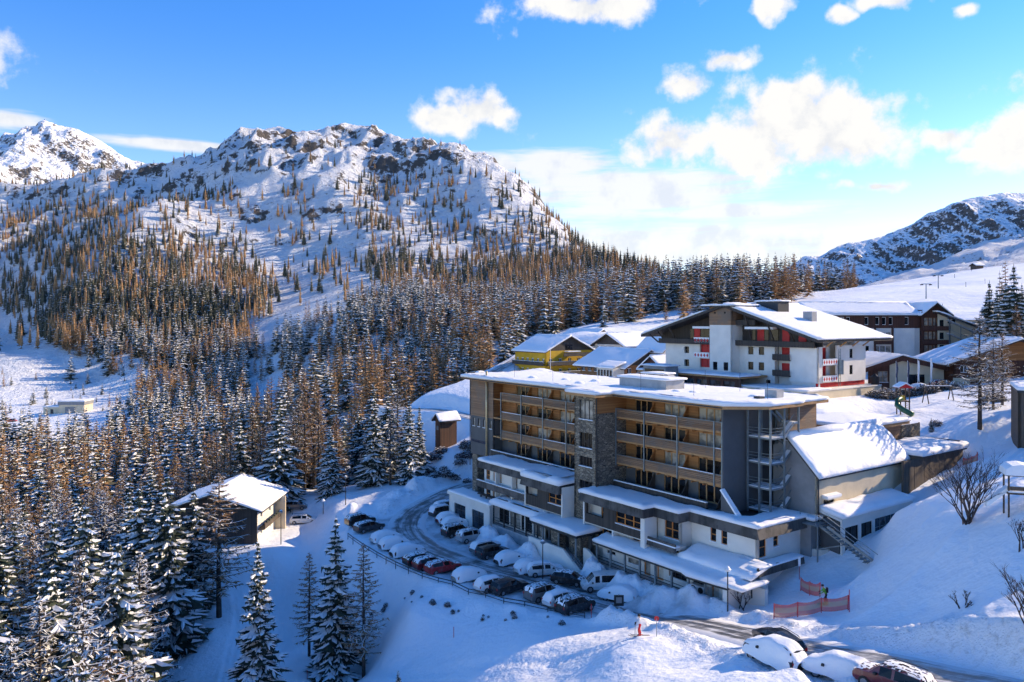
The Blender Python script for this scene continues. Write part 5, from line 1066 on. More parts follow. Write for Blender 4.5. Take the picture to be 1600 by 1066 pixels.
# building at the right edge of the frame
X_ = Bld('slope_house', (60.6, 92.0), -0.5, -17.0, 'dark timber clad house corner beside the ski run at the picture edge', 'house')
X_.wall('wall', (0, 0), (11, 0), -18, -8.7, 'old_timber', [(3, 4.6, -12, -10.4, wnd), (6.5, 8.1, -12, -10.4, wnd)]); X_.wall('wall', (0, 9), (0, 0), -18, -8.7, 'old_timber'); X_.wall('wall', (11, 9), (0, 9), -18, -8.7, 'old_timber'); X_.wall('wall', (11, 0), (11, 9), -18, -8.7, 'old_timber')
rf = X_.box('roof', -0.1, 11.5, -0.4, 9.4, -8.7, -8.4, 'dark_metal'); X_.snow(rect(-0.1, 11.6, -0.5, 9.5), -8.4, 0.5, parent=rf)
# ------------------------------------------------------------------ vehicles
PAINT = {'black': (0.012, 0.012, 0.014), 'charcoal': (0.035, 0.037, 0.04), 'silver': (0.34, 0.35, 0.36), 'grey': (0.12, 0.125, 0.13), 'white': (0.68, 0.68, 0.67), 'red': (0.28, 0.012, 0.015), 'maroon': (0.11, 0.008, 0.016), 'blue': (0.02, 0.03, 0.06), 'beige': (0.36, 0.33, 0.28)}
for k, c in PAINT.items():
    m, t, b = new_mat('paint_' + k); co = t.n('ShaderNodeTexCoord'); nz = t.noise(co.outputs['Object'], 2.2, 5.0, 0.65)
    # road salt dulls the lower body
    t.put(b.inputs['Base Color'], t.mix(t.ramp(nz.outputs[0], 0.5, 0.75, 0.0, 0.45), c + (1,), (0.22, 0.215, 0.21, 1)))
    b.inputs['Roughness'].default_value = 0.32; b.inputs['Coat Weight'].default_value = 0.4
plain('tyre', (0.02, 0.02, 0.02), 0.85, 0.2, 3.0); plain('rim', (0.30, 0.30, 0.31), 0.35, 0.2, 3.0, metal=0.7)
plain('lamp_glass', (0.55, 0.55, 0.55), 0.2, 0.1, 3.0); plain('tail_red', (0.35, 0.01, 0.01), 0.3, 0.1, 3.0)
# section: x, z bottom, z belt, z top, half width, half width at roof
KINDS = {
 'hatchback': [(-2.05, .34, .72, .76, .76, .60), (-1.98, .26, .95, 1.02, .84, .66), (-1.62, .22, .97, 1.41, .87, .62), (-0.3, .22, .95, 1.50, .88, .64), (0.5, .22, .93, 1.42, .88, .62), (1.18, .22, .91, .97, .87, .70), (1.82, .24, .80, .85, .83, .66), (2.05, .32, .60, .64, .74, .58)],
 'suv': [(-2.25, .40, .85, .90, .82, .66), (-2.2, .30, 1.10, 1.18, .90, .72), (-1.95, .28, 1.12, 1.66, .92, .68), (-0.3, .28, 1.08, 1.74, .93, .69), (0.55, .28, 1.06, 1.66, .93, .67), (1.15, .28, 1.04, 1.12, .92, .76), (1.98, .28, .96, 1.02, .88, .72), (2.22, .38, .72, .78, .80, .64)],
 'estate': [(-2.3, .34, .76, .80, .78, .62), (-2.24, .26, .96, 1.04, .86, .68), (-1.95, .24, .97, 1.42, .88, .63), (-0.3, .24, .95, 1.50, .89, .64), (0.5, .24, .93, 1.42, .89, .62), (1.25, .24, .91, .97, .88, .70), (2.05, .25, .80, .85, .84, .66), (2.3, .34, .60, .64, .75, .58)],
 'van': [(-2.55, .36, 1.00, 1.84, .92, .80), (-2.5, .30, 1.06, 1.93, .95, .82), (-2.3, .28, 1.06, 1.96, .96, .83), (0.6, .28, 1.05, 1.96, .96, .83), (1.2, .28, 1.03, 1.88, .96, .80), (1.95, .28, 1.00, 1.10, .94, .78), (2.4, .30, .88, .94, .90, .72), (2.58, .38, .68, .72, .82, .64)]}
CACHE = {}
def ring(sec, grow=0.0):
    x, zb, zl, zt, w, wt = sec; zm = zb + (zl - zb) * 0.5
    return [(x, -w * 0.93, zb), (x, -w, zm), (x, -w * 0.975, zl), (x, -wt, zt - 0.05), (x, 0, zt), (x, wt, zt - 0.05), (x, w * 0.975, zl), (x, w, zm), (x, w * 0.93, zb)]
def car_meshes(kind, paint):
    key = (kind, paint)
    if key in CACHE: return CACHE[key]
    S = KINDS[kind]; n = len(S); body = MB(); out = []
    for s in S: body.v += ring(s)
    gl = {'side_window': [], 'windscreen': [], 'rear_window': []}
    V = body.v
    for a in range(n - 1):
        for j in range(8):
            q = (a * 9 + j, (a + 1) * 9 + j, (a + 1) * 9 + j + 1, a * 9 + j + 1)
            if j in (2, 5) and 2 <= a <= 3: gl['side_window'].append(q)
            elif j in (3, 4) and a == 4: gl['windscreen'].append(q)
            elif j in (3, 4) and a == 1 and kind != 'van': gl['rear_window'].append(q)
            body.f.append(q); body.mi.append(0)
        body.f.append((a * 9 + 8, (a + 1) * 9 + 8, (a + 1) * 9, a * 9)); body.mi.append(1)
    body.f.append(tuple(range(8, -1, -1))); body.f.append(tuple((n - 1) * 9 + j for j in range(9))); body.mi += [0, 0]
    me_b = body.mesh('car_body', ['paint_' + paint, 'black'])
    parts = [('body', me_b, None)]
    for nm, qs in gl.items():
        sides = [(nm, qs)] if nm != 'side_window' else [(nm, [q for q in qs if V[q[0]][1] < 0]), (nm, [q for q in qs if V[q[0]][1] > 0])]
        for nm2, qq in sides:
            if not qq: continue
            mb = MB()
            for q in qq:
                P = [Vector(V[k]) for k in q]; c = sum(P, Vector()) / 4; no = (P[1] - P[0]).cross(P[3] - P[0]).normalized()
                if nm == 'side_window' and no.y * c.y < 0: no = -no
                if nm != 'side_window' and no.z < 0: no = -no
                f_ = 0.86 if nm == 'side_window' else 0.93
                mb.quad(*[c + (p - c) * f_ + no * 0.012 for p in P])
            parts.append((nm2, mb.mesh(nm2, 'glass'), None))
    zt = S[3][3]; r = 0.36 if kind in ('suv', 'van') else 0.32; xf, xr = S[-1][0] - 0.82, S[0][0] + 0.78
    for x in (xf, xr):
        for sy in (-1, 1):
            w_ = S[3][4]
            ty = MB().disc((x, sy * (w_ - 0.10), r), r, (0, 1, 0), 0.24, 16).mesh('tyre', 'tyre'); ri = MB().disc((x, sy * (w_ - 0.0), r), r * 0.62, (0, 1, 0), 0.07, 10).mesh('rim', 'rim')
            parts.append(('wheel', ty, ('rim', ri)))
    for sy in (-1, 1):
        parts.append(('headlight', BX(S[-1][0] - 0.16, S[-1][0] - 0.02, sy * 0.60 - 0.14, sy * 0.60 + 0.14, S[-2][2] - 0.20, S[-2][2] - 0.06).mesh('headlight', 'lamp_glass'), None))
        parts.append(('tail_light', BX(S[0][0] - 0.02 + 0.02, S[0][0] + 0.12, sy * 0.70 - 0.10, sy * 0.70 + 0.10, S[1][2] - 0.28, S[1][2] - 0.04).mesh('tail_light', 'tail_red'), None))
        parts.append(('wing_mirror', BX(S[5][0] - 0.55, S[5][0] - 0.38, sy * (S[4][4] + 0.06) - 0.09, sy * (S[4][4] + 0.06) + 0.09, S[4][2] + 0.02, S[4][2] + 0.16).mesh('wing_mirror', 'black'), None))
        if kind in ('suv', 'estate'): parts.append(('roof_rail', MB().tube([(-1.7, sy * S[3][5] * 0.93, zt - 0.02), (-1.5, sy * S[3][5] * 0.93, zt + 0.05), (0.3, sy * S[3][5] * 0.93, zt + 0.03), (0.5, sy * S[3][5] * 0.93, zt - 0.06)], 0.025, 5).mesh('roof_rail', 'dark_metal'), None))
    CACHE[key] = parts; return parts
def snow_load(kind, level, seed):
    """snow on a car: 1 dusting on roof and bonnet, 2 thick cap, 3 buried"""
    S = KINDS[kind]; rnd = random.Random(seed); mb = MB()
    th = (0.06, 0.07, 0.24, 0.33)[level]; N = 26
    xs = np.array([s[0] for s in S]); f = lambda c, x: float(np.interp(x, xs, [s[c] for s in S]))
    x0, x1 = (S[1][0], S[4][0]) if level == 1 else (S[0][0] - (0.05 if level < 3 else 0.2), S[-1][0] + (0.0 if level < 3 else 0.2))
    def sheet(xa, xb, n, side):
        o = len(mb.v); m_ = 13
        for a in range(n + 1):
            x = xa + (xb - xa) * a / n; e = min(1.0, min(a, n - a) / 3.0) ** 0.5
            zt, w_, wt, zl = f(3, x), f(4, x), f(5, x), f(2, x)
            if level == 3: zt = 0.5 * zt + 0.5 * np.mean([f(3, x - 0.5), f(3, x + 0.5)])
            for j in range(m_):
                q = -1 + 2 * j / (m_ - 1)
                nz = mnoise.noise((x * 1.3 + seed, q * 1.5, seed * 0.3))
                if level == 3:
                    wd = (w_ + 0.16) * (0.75 + 0.25 * e); y = wd * math.copysign(abs(q) ** 0.8, q); zz = zt + th * (0.75 + 0.3 * nz) * e
                    z = zz - (zz - 0.34 - 0.12 * nz) * abs(q) ** 4.5
                else:
                    y = wt * 1.04 * q; z = zt - 0.05 * q * q + 0.012 + th * (0.8 + 0.4 * nz) * e * (1 - abs(q) ** 5 * 0.85)
                mb.v.append((x, y, z))
        for a in range(n):
            for j in range(m_ - 1):
                if level == 1 and mnoise.noise((a * 0.4 + seed, j * 0.5, 3.1)) > 0.12: continue
                mb.f.append((o + a * m_ + j, o + (a + 1) * m_ + j, o + (a + 1) * m_ + j + 1, o + a * m_ + j + 1)); mb.mi.append(0)
    sheet(x0, x1, N, 0)
    if level == 1: sheet(S[5][0] + 0.1, S[6][0] + 0.1, 8, 0)
    return mb.mesh('snow_cover', 'snow', True)
def car(u, v, head, kind, paint, level, label, z=None, Y=None, name=None, group=None):
    if Y is None: Y = (z if z is not None else -31.0) * FPX / (HYP - v)
    X = (u - 800) / FPX * Y; zg = z if z is not None else hz(X, Y)
    o = empty(name or ('parked_van' if kind == 'van' else 'parked_car'), (X, Y, zg - (0.06 if level == 3 else 0.0)), head)
    for nm, me, sub in car_meshes(kind, paint):
        p = link(nm, me, o)
        if sub: link(sub[0], sub[1], p)
    if level: link('snow_cover', snow_load(kind, level, int(u * 3 + v)), o)
    tag(o, label, 'van' if kind == 'van' else 'car', group)
    return o
PH = math.atan2(0.60, 0.80)       # bays point at the hotel
ZP = -31.0
G1, G2 = 'cars parked along the outer edge of the car park', 'cars parked below the hotel front'
for a in [(563, 820, PH, 'suv', 'black', 1, 'black off-roader at the far end of the outer row'), (577, 829, PH + .1, 'estate', 'charcoal', 1, 'dark estate car beside the black off-roader at the row end'),
          (603, 846, PH, 'hatchback', 'white', 3, 'car buried under a smooth dome of snow after the dark estate'), (616, 856, PH, 'hatchback', 'grey', 3, 'second snow buried car in the outer row'), (637, 868, PH, 'estate', 'black', 3, 'black car under thick snow beside the dusted dark hatchback'),
          (655, 881, PH, 'hatchback', 'black', 1, 'black hatchback dusted with snow beside the maroon car'), (670, 887, PH, 'hatchback', 'maroon', 1, 'maroon hatchback between the black hatchback and the red estate'), (692, 893, PH, 'estate', 'red', 1, 'dark red estate car with snow flecks by the guard rail'),
          (733, 906, PH, 'hatchback', 'beige', 3, 'beige car under a big snow dome beside the red estate'), (768, 921, PH, 'hatchback', 'white', 2, 'white hatchback capped with snow beside the long black saloon'), (796, 924, PH, 'estate', 'black', 0, 'clean black car with dark roof by the guard rail'),
          (849, 935, PH, 'suv', 'grey', 1, 'grey off-roader with snow patches on its roof'), (876, 944, PH, 'hatchback', 'white', 2, 'white hatchback squeezed between two dark off-roaders'), (899, 955, PH, 'suv', 'black', 1, 'black boxy off-roader at the near end of the outer row')]:
    car(*a, z=ZP, group=G1)
for a in [(698, 797, PH, 'estate', 'charcoal', 2, 'dark car with snowy roof left of the garage windows'), (692, 806, PH + .05, 'suv', 'black', 2, 'black off-roader under a snow cap beside the garage'), (702, 816, PH, 'hatchback', 'maroon', 3, 'maroon car mostly hidden by snow before the garage'), (710, 824, PH, 'hatchback', 'charcoal', 3, 'snow buried car in front of the garage door'),
          (714, 837, PH, 'suv', 'black', 1, 'black off-roader beside the silver one below the garage'), (737, 845, PH, 'suv', 'silver', 1, 'silver off-roader facing the snow bank below the garage'), (760, 862, PH, 'estate', 'grey', 2, 'grey estate with white snow cap beside the black saloon'), (770, 869, PH, 'estate', 'black', 0, 'black saloon nose to the snow bank'),
          (797, 880, PH, 'hatchback', 'charcoal', 3, 'car lost under an even snow dome mid row'), (828, 893, PH, 'hatchback', 'white', 3, 'white hatchback wearing deep snow beside the white estate'), (852, 898, PH - .4, 'estate', 'white', 2, 'white estate with snowy roof near the entrance steps'), (889, 912, PH - 1.05, 'hatchback', 'black', 1, 'black hatchback parked beside the white van')]:
    car(*a, z=ZP, group=G2)
car(943, 921, math.pi + 0.12, 'van', 'white', 0, 'white minibus van with dark windows in front of the hotel walk', z=ZP)
car(966, 937, 2.7, 'hatchback', 'white', 3, 'snow covered car behind the white minibus van', z=ZP)
RH = math.atan2(25, -13.5)
car(1211, 1030, RH, 'suv', 'black', 3, 'snow buried black off-roader at the roadside with red tail lamps', Y=53.4)
car(1311, 1052, RH + 0.35, 'hatchback', 'charcoal', 3, 'roadside car with a square step of snow on its roof', Y=50.2)
car(1397, 1078, RH + 0.15, 'suv', 'maroon', 1, 'dark red off-roader parked at the bottom of the road', Y=46.6)
car(1216, 1004, RH - 0.2, 'estate', 'black', 0, 'black car half hidden behind the snow buried off-roader', Y=57.5)
car(475, 797, 0.15, 'estate', 'white', 1, 'white estate car parked beside the chalet', Y=131.5); car(462, 783, 0.1, 'hatchback', 'grey', 1, 'grey hatchback under the trees behind the chalet', Y=136)
car(1441, 606, 0.1, 'hatchback', 'white', 3, 'snow covered car by the hedge of the playground', Y=139); car(1472, 600, 0.2, 'suv', 'red', 1, 'red car beside the larches at the entrance canopy', Y=146)
car(752, 588, 0.9, 'hatchback', 'white', 2, 'small white car on the village road behind the hotel', Y=212); car(746, 597, 0.9, 'suv', 'blue', 1, 'dark blue car on the village road bend', Y=205)
car(19, 660, 0.1, 'hatchback', 'red', 0, 'small bright red vehicle on the snowy valley floor left of the pump house', Y=365, name='red_car')

# ------------------------------------------------------------------ guard rail, poles, nets, lamps
def stand(u, Y): X = (u - 800) / FPX * Y; return X, Y, hz(X, Y)
edge = [(-22.6, 111), (-19.6, 106), (-13.8, 98.0), (-7.8, 91.6), (0, 85.0), (8.4, 80.2)]
EP = smooth_line([(x - 0.9, y - 1.0, 0) for x, y in edge], 2.2)
gr = empty('guard_rail', (EP[0][0], EP[0][1], -31.0)); tag(gr, 'low metal guard rail along the outer edge of the car park', 'guard rail')
zs_ = [max(-30.55, hz(p[0], p[1]) + 0.55) for p in EP]; mb = MB()
o0 = Vector((EP[0][0], EP[0][1], -31.0)); PP = [Vector((p[0], p[1], z)) - o0 for p, z in zip(EP, zs_)]
mb.tube(PP, 0.06, 6); mb.tube([p - Vector((0, 0, 0.35)) for p in PP], 0.045, 5); mb.build('rail', 'dark_metal', gr)
mb = None
for p in PP: MB().tube([p - Vector((0, 0, 1.3)), p + Vector((0, 0, 0.05))], 0.05, 5).build('post', 'dark_metal', gr)
# safety nets
m, t, b = new_mat('net'); co = t.n('ShaderNodeTexCoord'); s_ = t.n('ShaderNodeSeparateXYZ'); t.put(s_.inputs[0], co.outputs['Object'])
zc_ = t.n('ShaderNodeAttribute', attribute_name='band').outputs['Fac']
band = t.ramp(t.m('ABSOLUTE', t.m('SUBTRACT', zc_, 0.52)), 0.12, 0.24)
t.put(b.inputs['Base Color'], t.mix(band, (0.50, 0.26, 0.10, 1), (0.55, 0.07, 0.03, 1))); b.inputs['Roughness'].default_value = 0.7
b.inputs['Alpha'].default_value = 0.72
def net(pts, label, h=1.25):
    P = [Vector(p) for p in pts]; o0 = P[0]; e = empty('safety_net', o0); tag(e, label, 'safety net', 'red ski run nets')
    for p in P:
        q = p - o0; MB().tube([q + Vector((0, 0, -0.4)), q + Vector((0.03, 0, h + 0.12))], 0.045, 6).build('post', 'red_paint', e)
    for a, b_ in zip(P[:-1], P[1:]):
        n = 8; X = np.zeros((5, n + 1)); Y = X.copy(); Z = X.copy(); K = X.copy()
        for i in range(n + 1):
            f = i / n; c = a.lerp(b_, f) - o0; sg = math.sin(f * math.pi)
            for j in range(5): X[j, i] = c.x; Y[j, i] = c.y - 0.14 * sg; Z[j, i] = c.z + 0.12 + h * j / 4 - (0.16 * sg if j == 4 else 0.05 * sg); K[j, i] = j / 4
        o = link('net_panel', grid_mesh('net_panel', X, Y, Z, {'band': K}), e); o.data.materials.append(MATS['net'])
net([stand(1209, 69.0), stand(1246, 69.2), stand(1283, 69.4), stand(1325, 68.4)], 'orange red safety net of three panels across the foot of the run')
net([stand(1251, 78.0), stand(1265, 75.5), stand(1281, 73.2)], 'slanting two panel safety net between the hotel corner and the skier')
net([stand(1505, 98), stand(1518, 97), stand(1527, 96)], 'sagging red net beside the timber store')
def pole(u, Y, h, label, disc=False, mat='red_paint', tip=None):
    x, y, z = stand(u, Y); e = empty('marker_pole', (x, y, z)); tag(e, label, 'marker pole')
    MB().tube([(0, 0, -0.4), (0, 0, h)], 0.035, 6).build('rod', mat, e)
    if disc: MB().disc((0, 0, h), 0.2, (0.3, 1, 0), 0.04, 12).build('disc', 'red_paint', e)
    if tip: BX(-0.12, 0.12, -0.05, 0.05, h - 1.0, h).build('panel', tip, e)
pole(1327, 67.5, 2.0, 'thin red marker pole right of the three panel net'); pole(1026, 63.5, 1.5, 'short pole with a red disc near the skier in red trousers', True, 'concrete'); pole(1249, 80.5, 2.4, 'red and white pole at the hotel corner', tip='white_paint')
pole(709, 80, 1.1, 'little red stake on the shaded snow field'); pole(924, 78.5, 1.6, 'red snow pole at the end of the car park'); pole(480, 86, 1.0, 'small red stake below the bare larch')
def lamp(u, Y, h, label, sphere=False):
    x, y, z = stand(u, Y); e = empty('street_lamp', (x, y, z)); tag(e, label, 'street lamp')
    MB().tube([(0, 0, -0.5), (0, 0, h)], [0.08, 0.055], 8).build('pole', 'dark_metal', e)
    hd = MB().tube([(0, 0, h - 0.1), (0, 0, h + 0.1), (0, 0, h + 0.32)], [0.16, 0.34, 0.08], 12).build('lamp_head', 'white_paint' if sphere else 'steel', e)
    MB().tube([(0, 0, h + 0.26), (0, 0, h + 0.42)], [0.24, 0.05], 10).build('snow_cap', 'snow', hd)
lamp(1137, 75.2, 4.0, 'round headed lamp post beside the white porch wall', True); lamp(848, 92.0, 4.4, 'dark lamp post before the entrance canopy'); lamp(505, 131, 2.2, 'short snow capped lamp on the chalet drive', True); lamp(439, 119, 5.0, 'tall dark lamp post by the chalet'); lamp(540, 131, 4.6, 'slim post on the bank above the parked cars')
# covered skip hire sign by the van
x, y, z = stand(967, 79.5); e = empty('road_sign', (x, y, z)); tag(e, 'dark sign board on a post by the snow bank near the van', 'sign')
MB().tube([(0, 0, -0.4), (0, 0, 2.4)], 0.06, 6).build('post', 'concrete', e); BX(-0.5, 0.5, -0.06, 0.06, 1.2, 2.3).build('board', 'black', e); BX(-0.3, 0.3, -0.07, -0.062, 1.5, 2.1).build('notice', 'grey_light', e)

# ------------------------------------------------------------------ skiers
for nm, col in (('cloth_white', (0.72, 0.70, 0.70)), ('cloth_red', (0.60, 0.02, 0.02)), ('cloth_green', (0.12, 0.36, 0.03)), ('cloth_black', (0.015, 0.015, 0.017)), ('skin', (0.55, 0.35, 0.26)), ('boot_grey', (0.10, 0.10, 0.11))): plain(nm, col, 0.75, 0.12, 4.0)
def person(loc, rz, J, mats, label, helmet):
    """one skinned body grown on a joint skeleton; each face takes the colour of the limb it belongs to"""
    names = list(J); E_ = [('pelvis', 'waist'), ('waist', 'chest'), ('chest', 'neck'), ('neck', 'head'), ('head', 'crown')]
    for s in 'LR':
        E_ += [('chest', 'sho' + s), ('sho' + s, 'elb' + s), ('elb' + s, 'wri' + s), ('wri' + s, 'palm' + s), ('pelvis', 'hip' + s), ('hip' + s, 'kne' + s), ('kne' + s, 'ank' + s), ('ank' + s, 'toe' + s)]
        w_ = Vector(J['palm' + s][0]); d_ = (w_ - Vector(J['wri' + s][0])).normalized(); sx = d_.cross(Vector((0.3, 1, 0.2))).normalized()
        for k, (o_, l_) in enumerate(((-0.033, .062), (-0.011, .075), (0.011, .070), (0.033, .055))):
            J['f%d%s' % (k, s)] = ((w_ + sx * o_ + d_ * l_ + Vector((0.02, 0, -0.01)))[:], 0.012, 'glove'); E_.append(('palm' + s, 'f%d%s' % (k, s)))
        J['th' + s] = ((w_ + sx * 0.055 - d_ * 0.01)[:], 0.013, 'glove'); E_.append(('palm' + s, 'th' + s))
    names = list(J); ix = {n: k for k, n in enumerate(names)}
    me = bpy.data.meshes.new('skier'); me.from_pydata([J[n][0] for n in names], [(ix[a], ix[b_]) for a, b_ in E_], [])
    o = link('skier_tmp', me); md = o.modifiers.new('s', 'SKIN'); md.use_smooth_shade = True
    for n in names:
        sv = me.skin_vertices[0].data[ix[n]]; r = J[n][1]; sv.radius = (r, r) if not isinstance(r, tuple) else r; sv.use_root = (n == 'pelvis')
    ss = o.modifiers.new('d', 'SUBSURF'); ss.levels = 2; ss.render_levels = 2
    dg = bpy.context.evaluated_depsgraph_get(); ev = bpy.data.meshes.new_from_object(o.evaluated_get(dg)); bpy.data.objects.remove(o)
    ev.materials.clear(); ml = sorted(set(mats.values()))
    for k in ml: ev.materials.append(MATS[k])
    seg = [(Vector(J[a][0]), Vector(J[b_][0]), J[b_][2]) for a, b_ in E_]
    for p in ev.polygons:
        best = min(seg, key=lambda s: (p.center - (s[0] + (s[1] - s[0]) * max(0, min(1, (p.center - s[0]).dot(s[1] - s[0]) / max(1e-6, (s[1] - s[0]).length_squared))))).length)
        p.material_index = ml.index(mats[best[2]])
    r_ = empty('person', loc, rz); tag(r_, label, 'person'); link('body', ev, r_)
    hc = Vector(J['head'][0]) + Vector((-0.01, 0, 0.05)); hb = MB()
    for a in range(9):
        for k in range(14):
            th, ph_ = math.pi * 0.62 * a / 8, 2 * math.pi * k / 14; hb.v.append((hc.x + 0.135 * math.sin(th) * math.cos(ph_), hc.y + 0.115 * math.sin(th) * math.sin(ph_), hc.z + 0.125 * math.cos(th)))
    for a in range(8):
        for k in range(14): hb.f.append((a * 14 + k, (a + 1) * 14 + k, (a + 1) * 14 + (k + 1) % 14, a * 14 + (k + 1) % 14)); hb.mi.append(0)
    hm = hb.build('helmet', helmet, r_, True)
    BX(hc.x + 0.09, hc.x + 0.13, hc.y - 0.08, hc.y + 0.08, hc.z - 0.06, hc.z + 0.005).build('goggles', 'glass_blue', r_)
    BX(hc.x + 0.105, hc.x + 0.135, hc.y - 0.014, hc.y + 0.014, hc.z - 0.105, hc.z - 0.06).build('nose', 'skin', r_); BX(hc.x + 0.098, hc.x + 0.112, hc.y - 0.028, hc.y + 0.028, hc.z - 0.135, hc.z - 0.125).build('mouth', 'red_paint', r_)
    return r_
def skeleton(lean=0.0, armL=None, armR=None, stride=0.0):
    L = lean
    J = {'pelvis': ((0, 0, .95), .125, 'jacket'), 'waist': ((.03 + L * .15, 0, 1.10), .125, 'jacket'), 'chest': ((.04 + L * .35, 0, 1.36), .145, 'jacket'), 'neck': ((.05 + L * .5, 0, 1.52), .06, 'skin'), 'head': ((.09 + L * .58, 0, 1.63), .085, 'skin'), 'crown': ((.09 + L * .6, 0, 1.74), .07, 'skin')}
    for s, sy in (('L', 1), ('R', -1)):
        st = stride * sy; ar = (armL if s == 'L' else armR) or ((.22, .30, 1.12), (.42, .26, 1.02))
        J['sho' + s] = ((.04 + L * .4, sy * .19, 1.43), .075, 'jacket'); J['elb' + s] = ((ar[0][0] + L * .3, sy * ar[0][1], ar[0][2]), .055, 'jacket'); J['wri' + s] = ((ar[1][0] + L * .3, sy * ar[1][1], ar[1][2]), .045, 'jacket'); J['palm' + s] = ((ar[1][0] + .07 + L * .3, sy * ar[1][1], ar[1][2] - .01), .038, 'glove')
        J['hip' + s] = ((0, sy * .10, .88), .105, 'trousers'); J['kne' + s] = ((.09 + st * .6, sy * .12, .50), .08, 'trousers'); J['ank' + s] = ((st, sy * .12, .13), .07, 'trousers'); J['toe' + s] = ((st + .17, sy * .12, .07), .055, 'boot')
    return J
def skis(loc, rz, dst, label, grp):
    for sy in (1, -1):
        c, s = math.cos(rz), math.sin(rz); st = dst * sy
        e = empty('ski', (loc[0] + c * st - s * sy * .12, loc[1] + s * st + c * sy * .12, loc[2] + 0.012), rz); mb = MB()
        mb.extrude([(-0.75, 0.0), (0.72, 0.0), (0.90, 0.09), (0.92, 0.11), (0.70, 0.025), (-0.75, 0.025)], 1, -0.045, 0.045); mb.build('blade', 'dark_metal', e); BX(-0.14, 0.16, -0.04, 0.04, 0.026, 0.06).build('binding', 'red_paint', e)
        tag(e, label, 'ski', grp)
def poles(loc, rz, hands, label, grp):
    c, s = math.cos(rz), math.sin(rz)
    for (hx, hy, hz_), (tx, ty) in hands:
        w2 = lambda x, y, z: Vector((loc[0] + c * x - s * y, loc[1] + s * x + c * y, loc[2] + z))
        b_ = w2(tx, ty, 0.0); e = empty('ski_pole', b_); tag(e, label, 'ski pole', grp); top_ = w2(hx, hy, hz_ + 0.06) - b_
        MB().tube([(0, 0, 0), top_], 0.016, 6).build('shaft', 'concrete', e); MB().tube([top_ * 0.9, top_ * 1.03], 0.024, 6).build('grip', 'black', e); MB().disc((0, 0, 0.07), 0.05, (0, 0, 1), 0.012, 10).build('basket', 'black', e)
l1 = Vector(stand(1000, 64.2)); r1 = math.pi * 0.98
J1 = skeleton(0.0, ((.16, .27, 1.16), (.34, .24, 1.06)), ((.10, .27, 1.14), (.26, .26, .98)), 0.08)
person(l1 + Vector((0, 0, 0.03)), r1, J1, {'jacket': 'cloth_white', 'trousers': 'cloth_red', 'glove': 'cloth_black', 'skin': 'skin', 'boot': 'boot_grey'}, 'skier in white jacket and red trousers standing on the sunlit hump', 'cloth_black')
skis(l1, r1, 0.08, 'dark ski worn by the skier in red trousers', 'skis of the skier in red trousers'); poles(l1, r1, [((.42, .24, 1.05), (.5, .32)), ((.34, -.26, .97), (.3, -.36))], 'thin ski pole held by the skier in red trousers', 'poles of the skier in red trousers')
l2 = Vector(stand(1291, 70.8)); r2 = math.pi * 0.93
J2 = skeleton(0.42, ((.20, .26, 1.14), (.40, .22, 1.02)), ((.16, .26, 1.16), (.36, .24, 1.06)), 0.14)
p2 = person(l2 + Vector((0, 0, 0.03)), r2, J2, {'jacket': 'cloth_green', 'trousers': 'cloth_black', 'glove': 'cloth_black', 'skin': 'skin', 'boot': 'boot_grey'}, 'skier in green jacket and black trousers gliding past the net', 'cloth_black')
bk = BX(-.16, .02, -.15, .15, 1.08, 1.50).build('backpack', 'cloth_black', p2)
skis(l2, r2, 0.14, 'dark ski worn by the skier in green', 'skis of the skier in green'); poles(l2, r2, [((.60, .22, 1.01), (.62, .36)), ((.56, -.24, 1.05), (.55, -.4))], 'thin ski pole held by the skier in green', 'poles of the skier in green')

# ------------------------------------------------------------------ playground, bushes, flags
def twig_bush(seed, h, n):
    rnd = random.Random(seed); mb = MB()
    def grow(p, d_, l, r, lev):
        q = p + d_ * l * 0.55 + Vector((rnd.uniform(-.06, .06), rnd.uniform(-.06, .06), 0.04)) * l; e = q + (d_ + Vector((0, 0, 0.12))).normalized() * l * 0.5
        mb.tube([p, q, e], [r, r * 0.75, r * 0.5], 4 if lev < 2 else 3, 0, cap=False)
        if lev < 4:
            for k in range(3 if lev < 3 else 4):
                dd = (d_ + Vector((rnd.uniform(-1, 1), rnd.uniform(-1, 1), rnd.uniform(-.25, .6))) * 0.62).normalized(); grow(q.lerp(e, rnd.random()), dd, l * rnd.uniform(0.5, 0.72), r * 0.55, lev + 1)
    for k in range(n):
        a = 6.28 * k / n + rnd.random(); s_ = rnd.uniform(0.15, 0.75); grow(Vector((rnd.uniform(-.4, .4), rnd.uniform(-.4, .4), -0.3)), Vector((math.cos(a) * s_, math.sin(a) * s_, 1)).normalized(), h * rnd.uniform(0.42, 0.58), 0.075, 0)
    return mb.mesh('twigs', 'shrub_twigs')
for u, Y, h, n, lab in ((1512, 66.5, 5.2, 15, 'large bare leafless bush on the shaded ski slope'), (1606, 46.5, 3.4, 11, 'bare bush at the right edge below the playhouse'), (1594, 56, 2.0, 4, 'thin bare twigs on the snow below the playhouse'), (1505, 53.5, 1.3, 3, 'tiny bare shrub low on the snow slope')):
    x, y, z = stand(u, Y); e = empty('bare_bush', (x, y, z)); tag(e, lab, 'bush'); link('twigs', twig_bush(u, h, n), e)
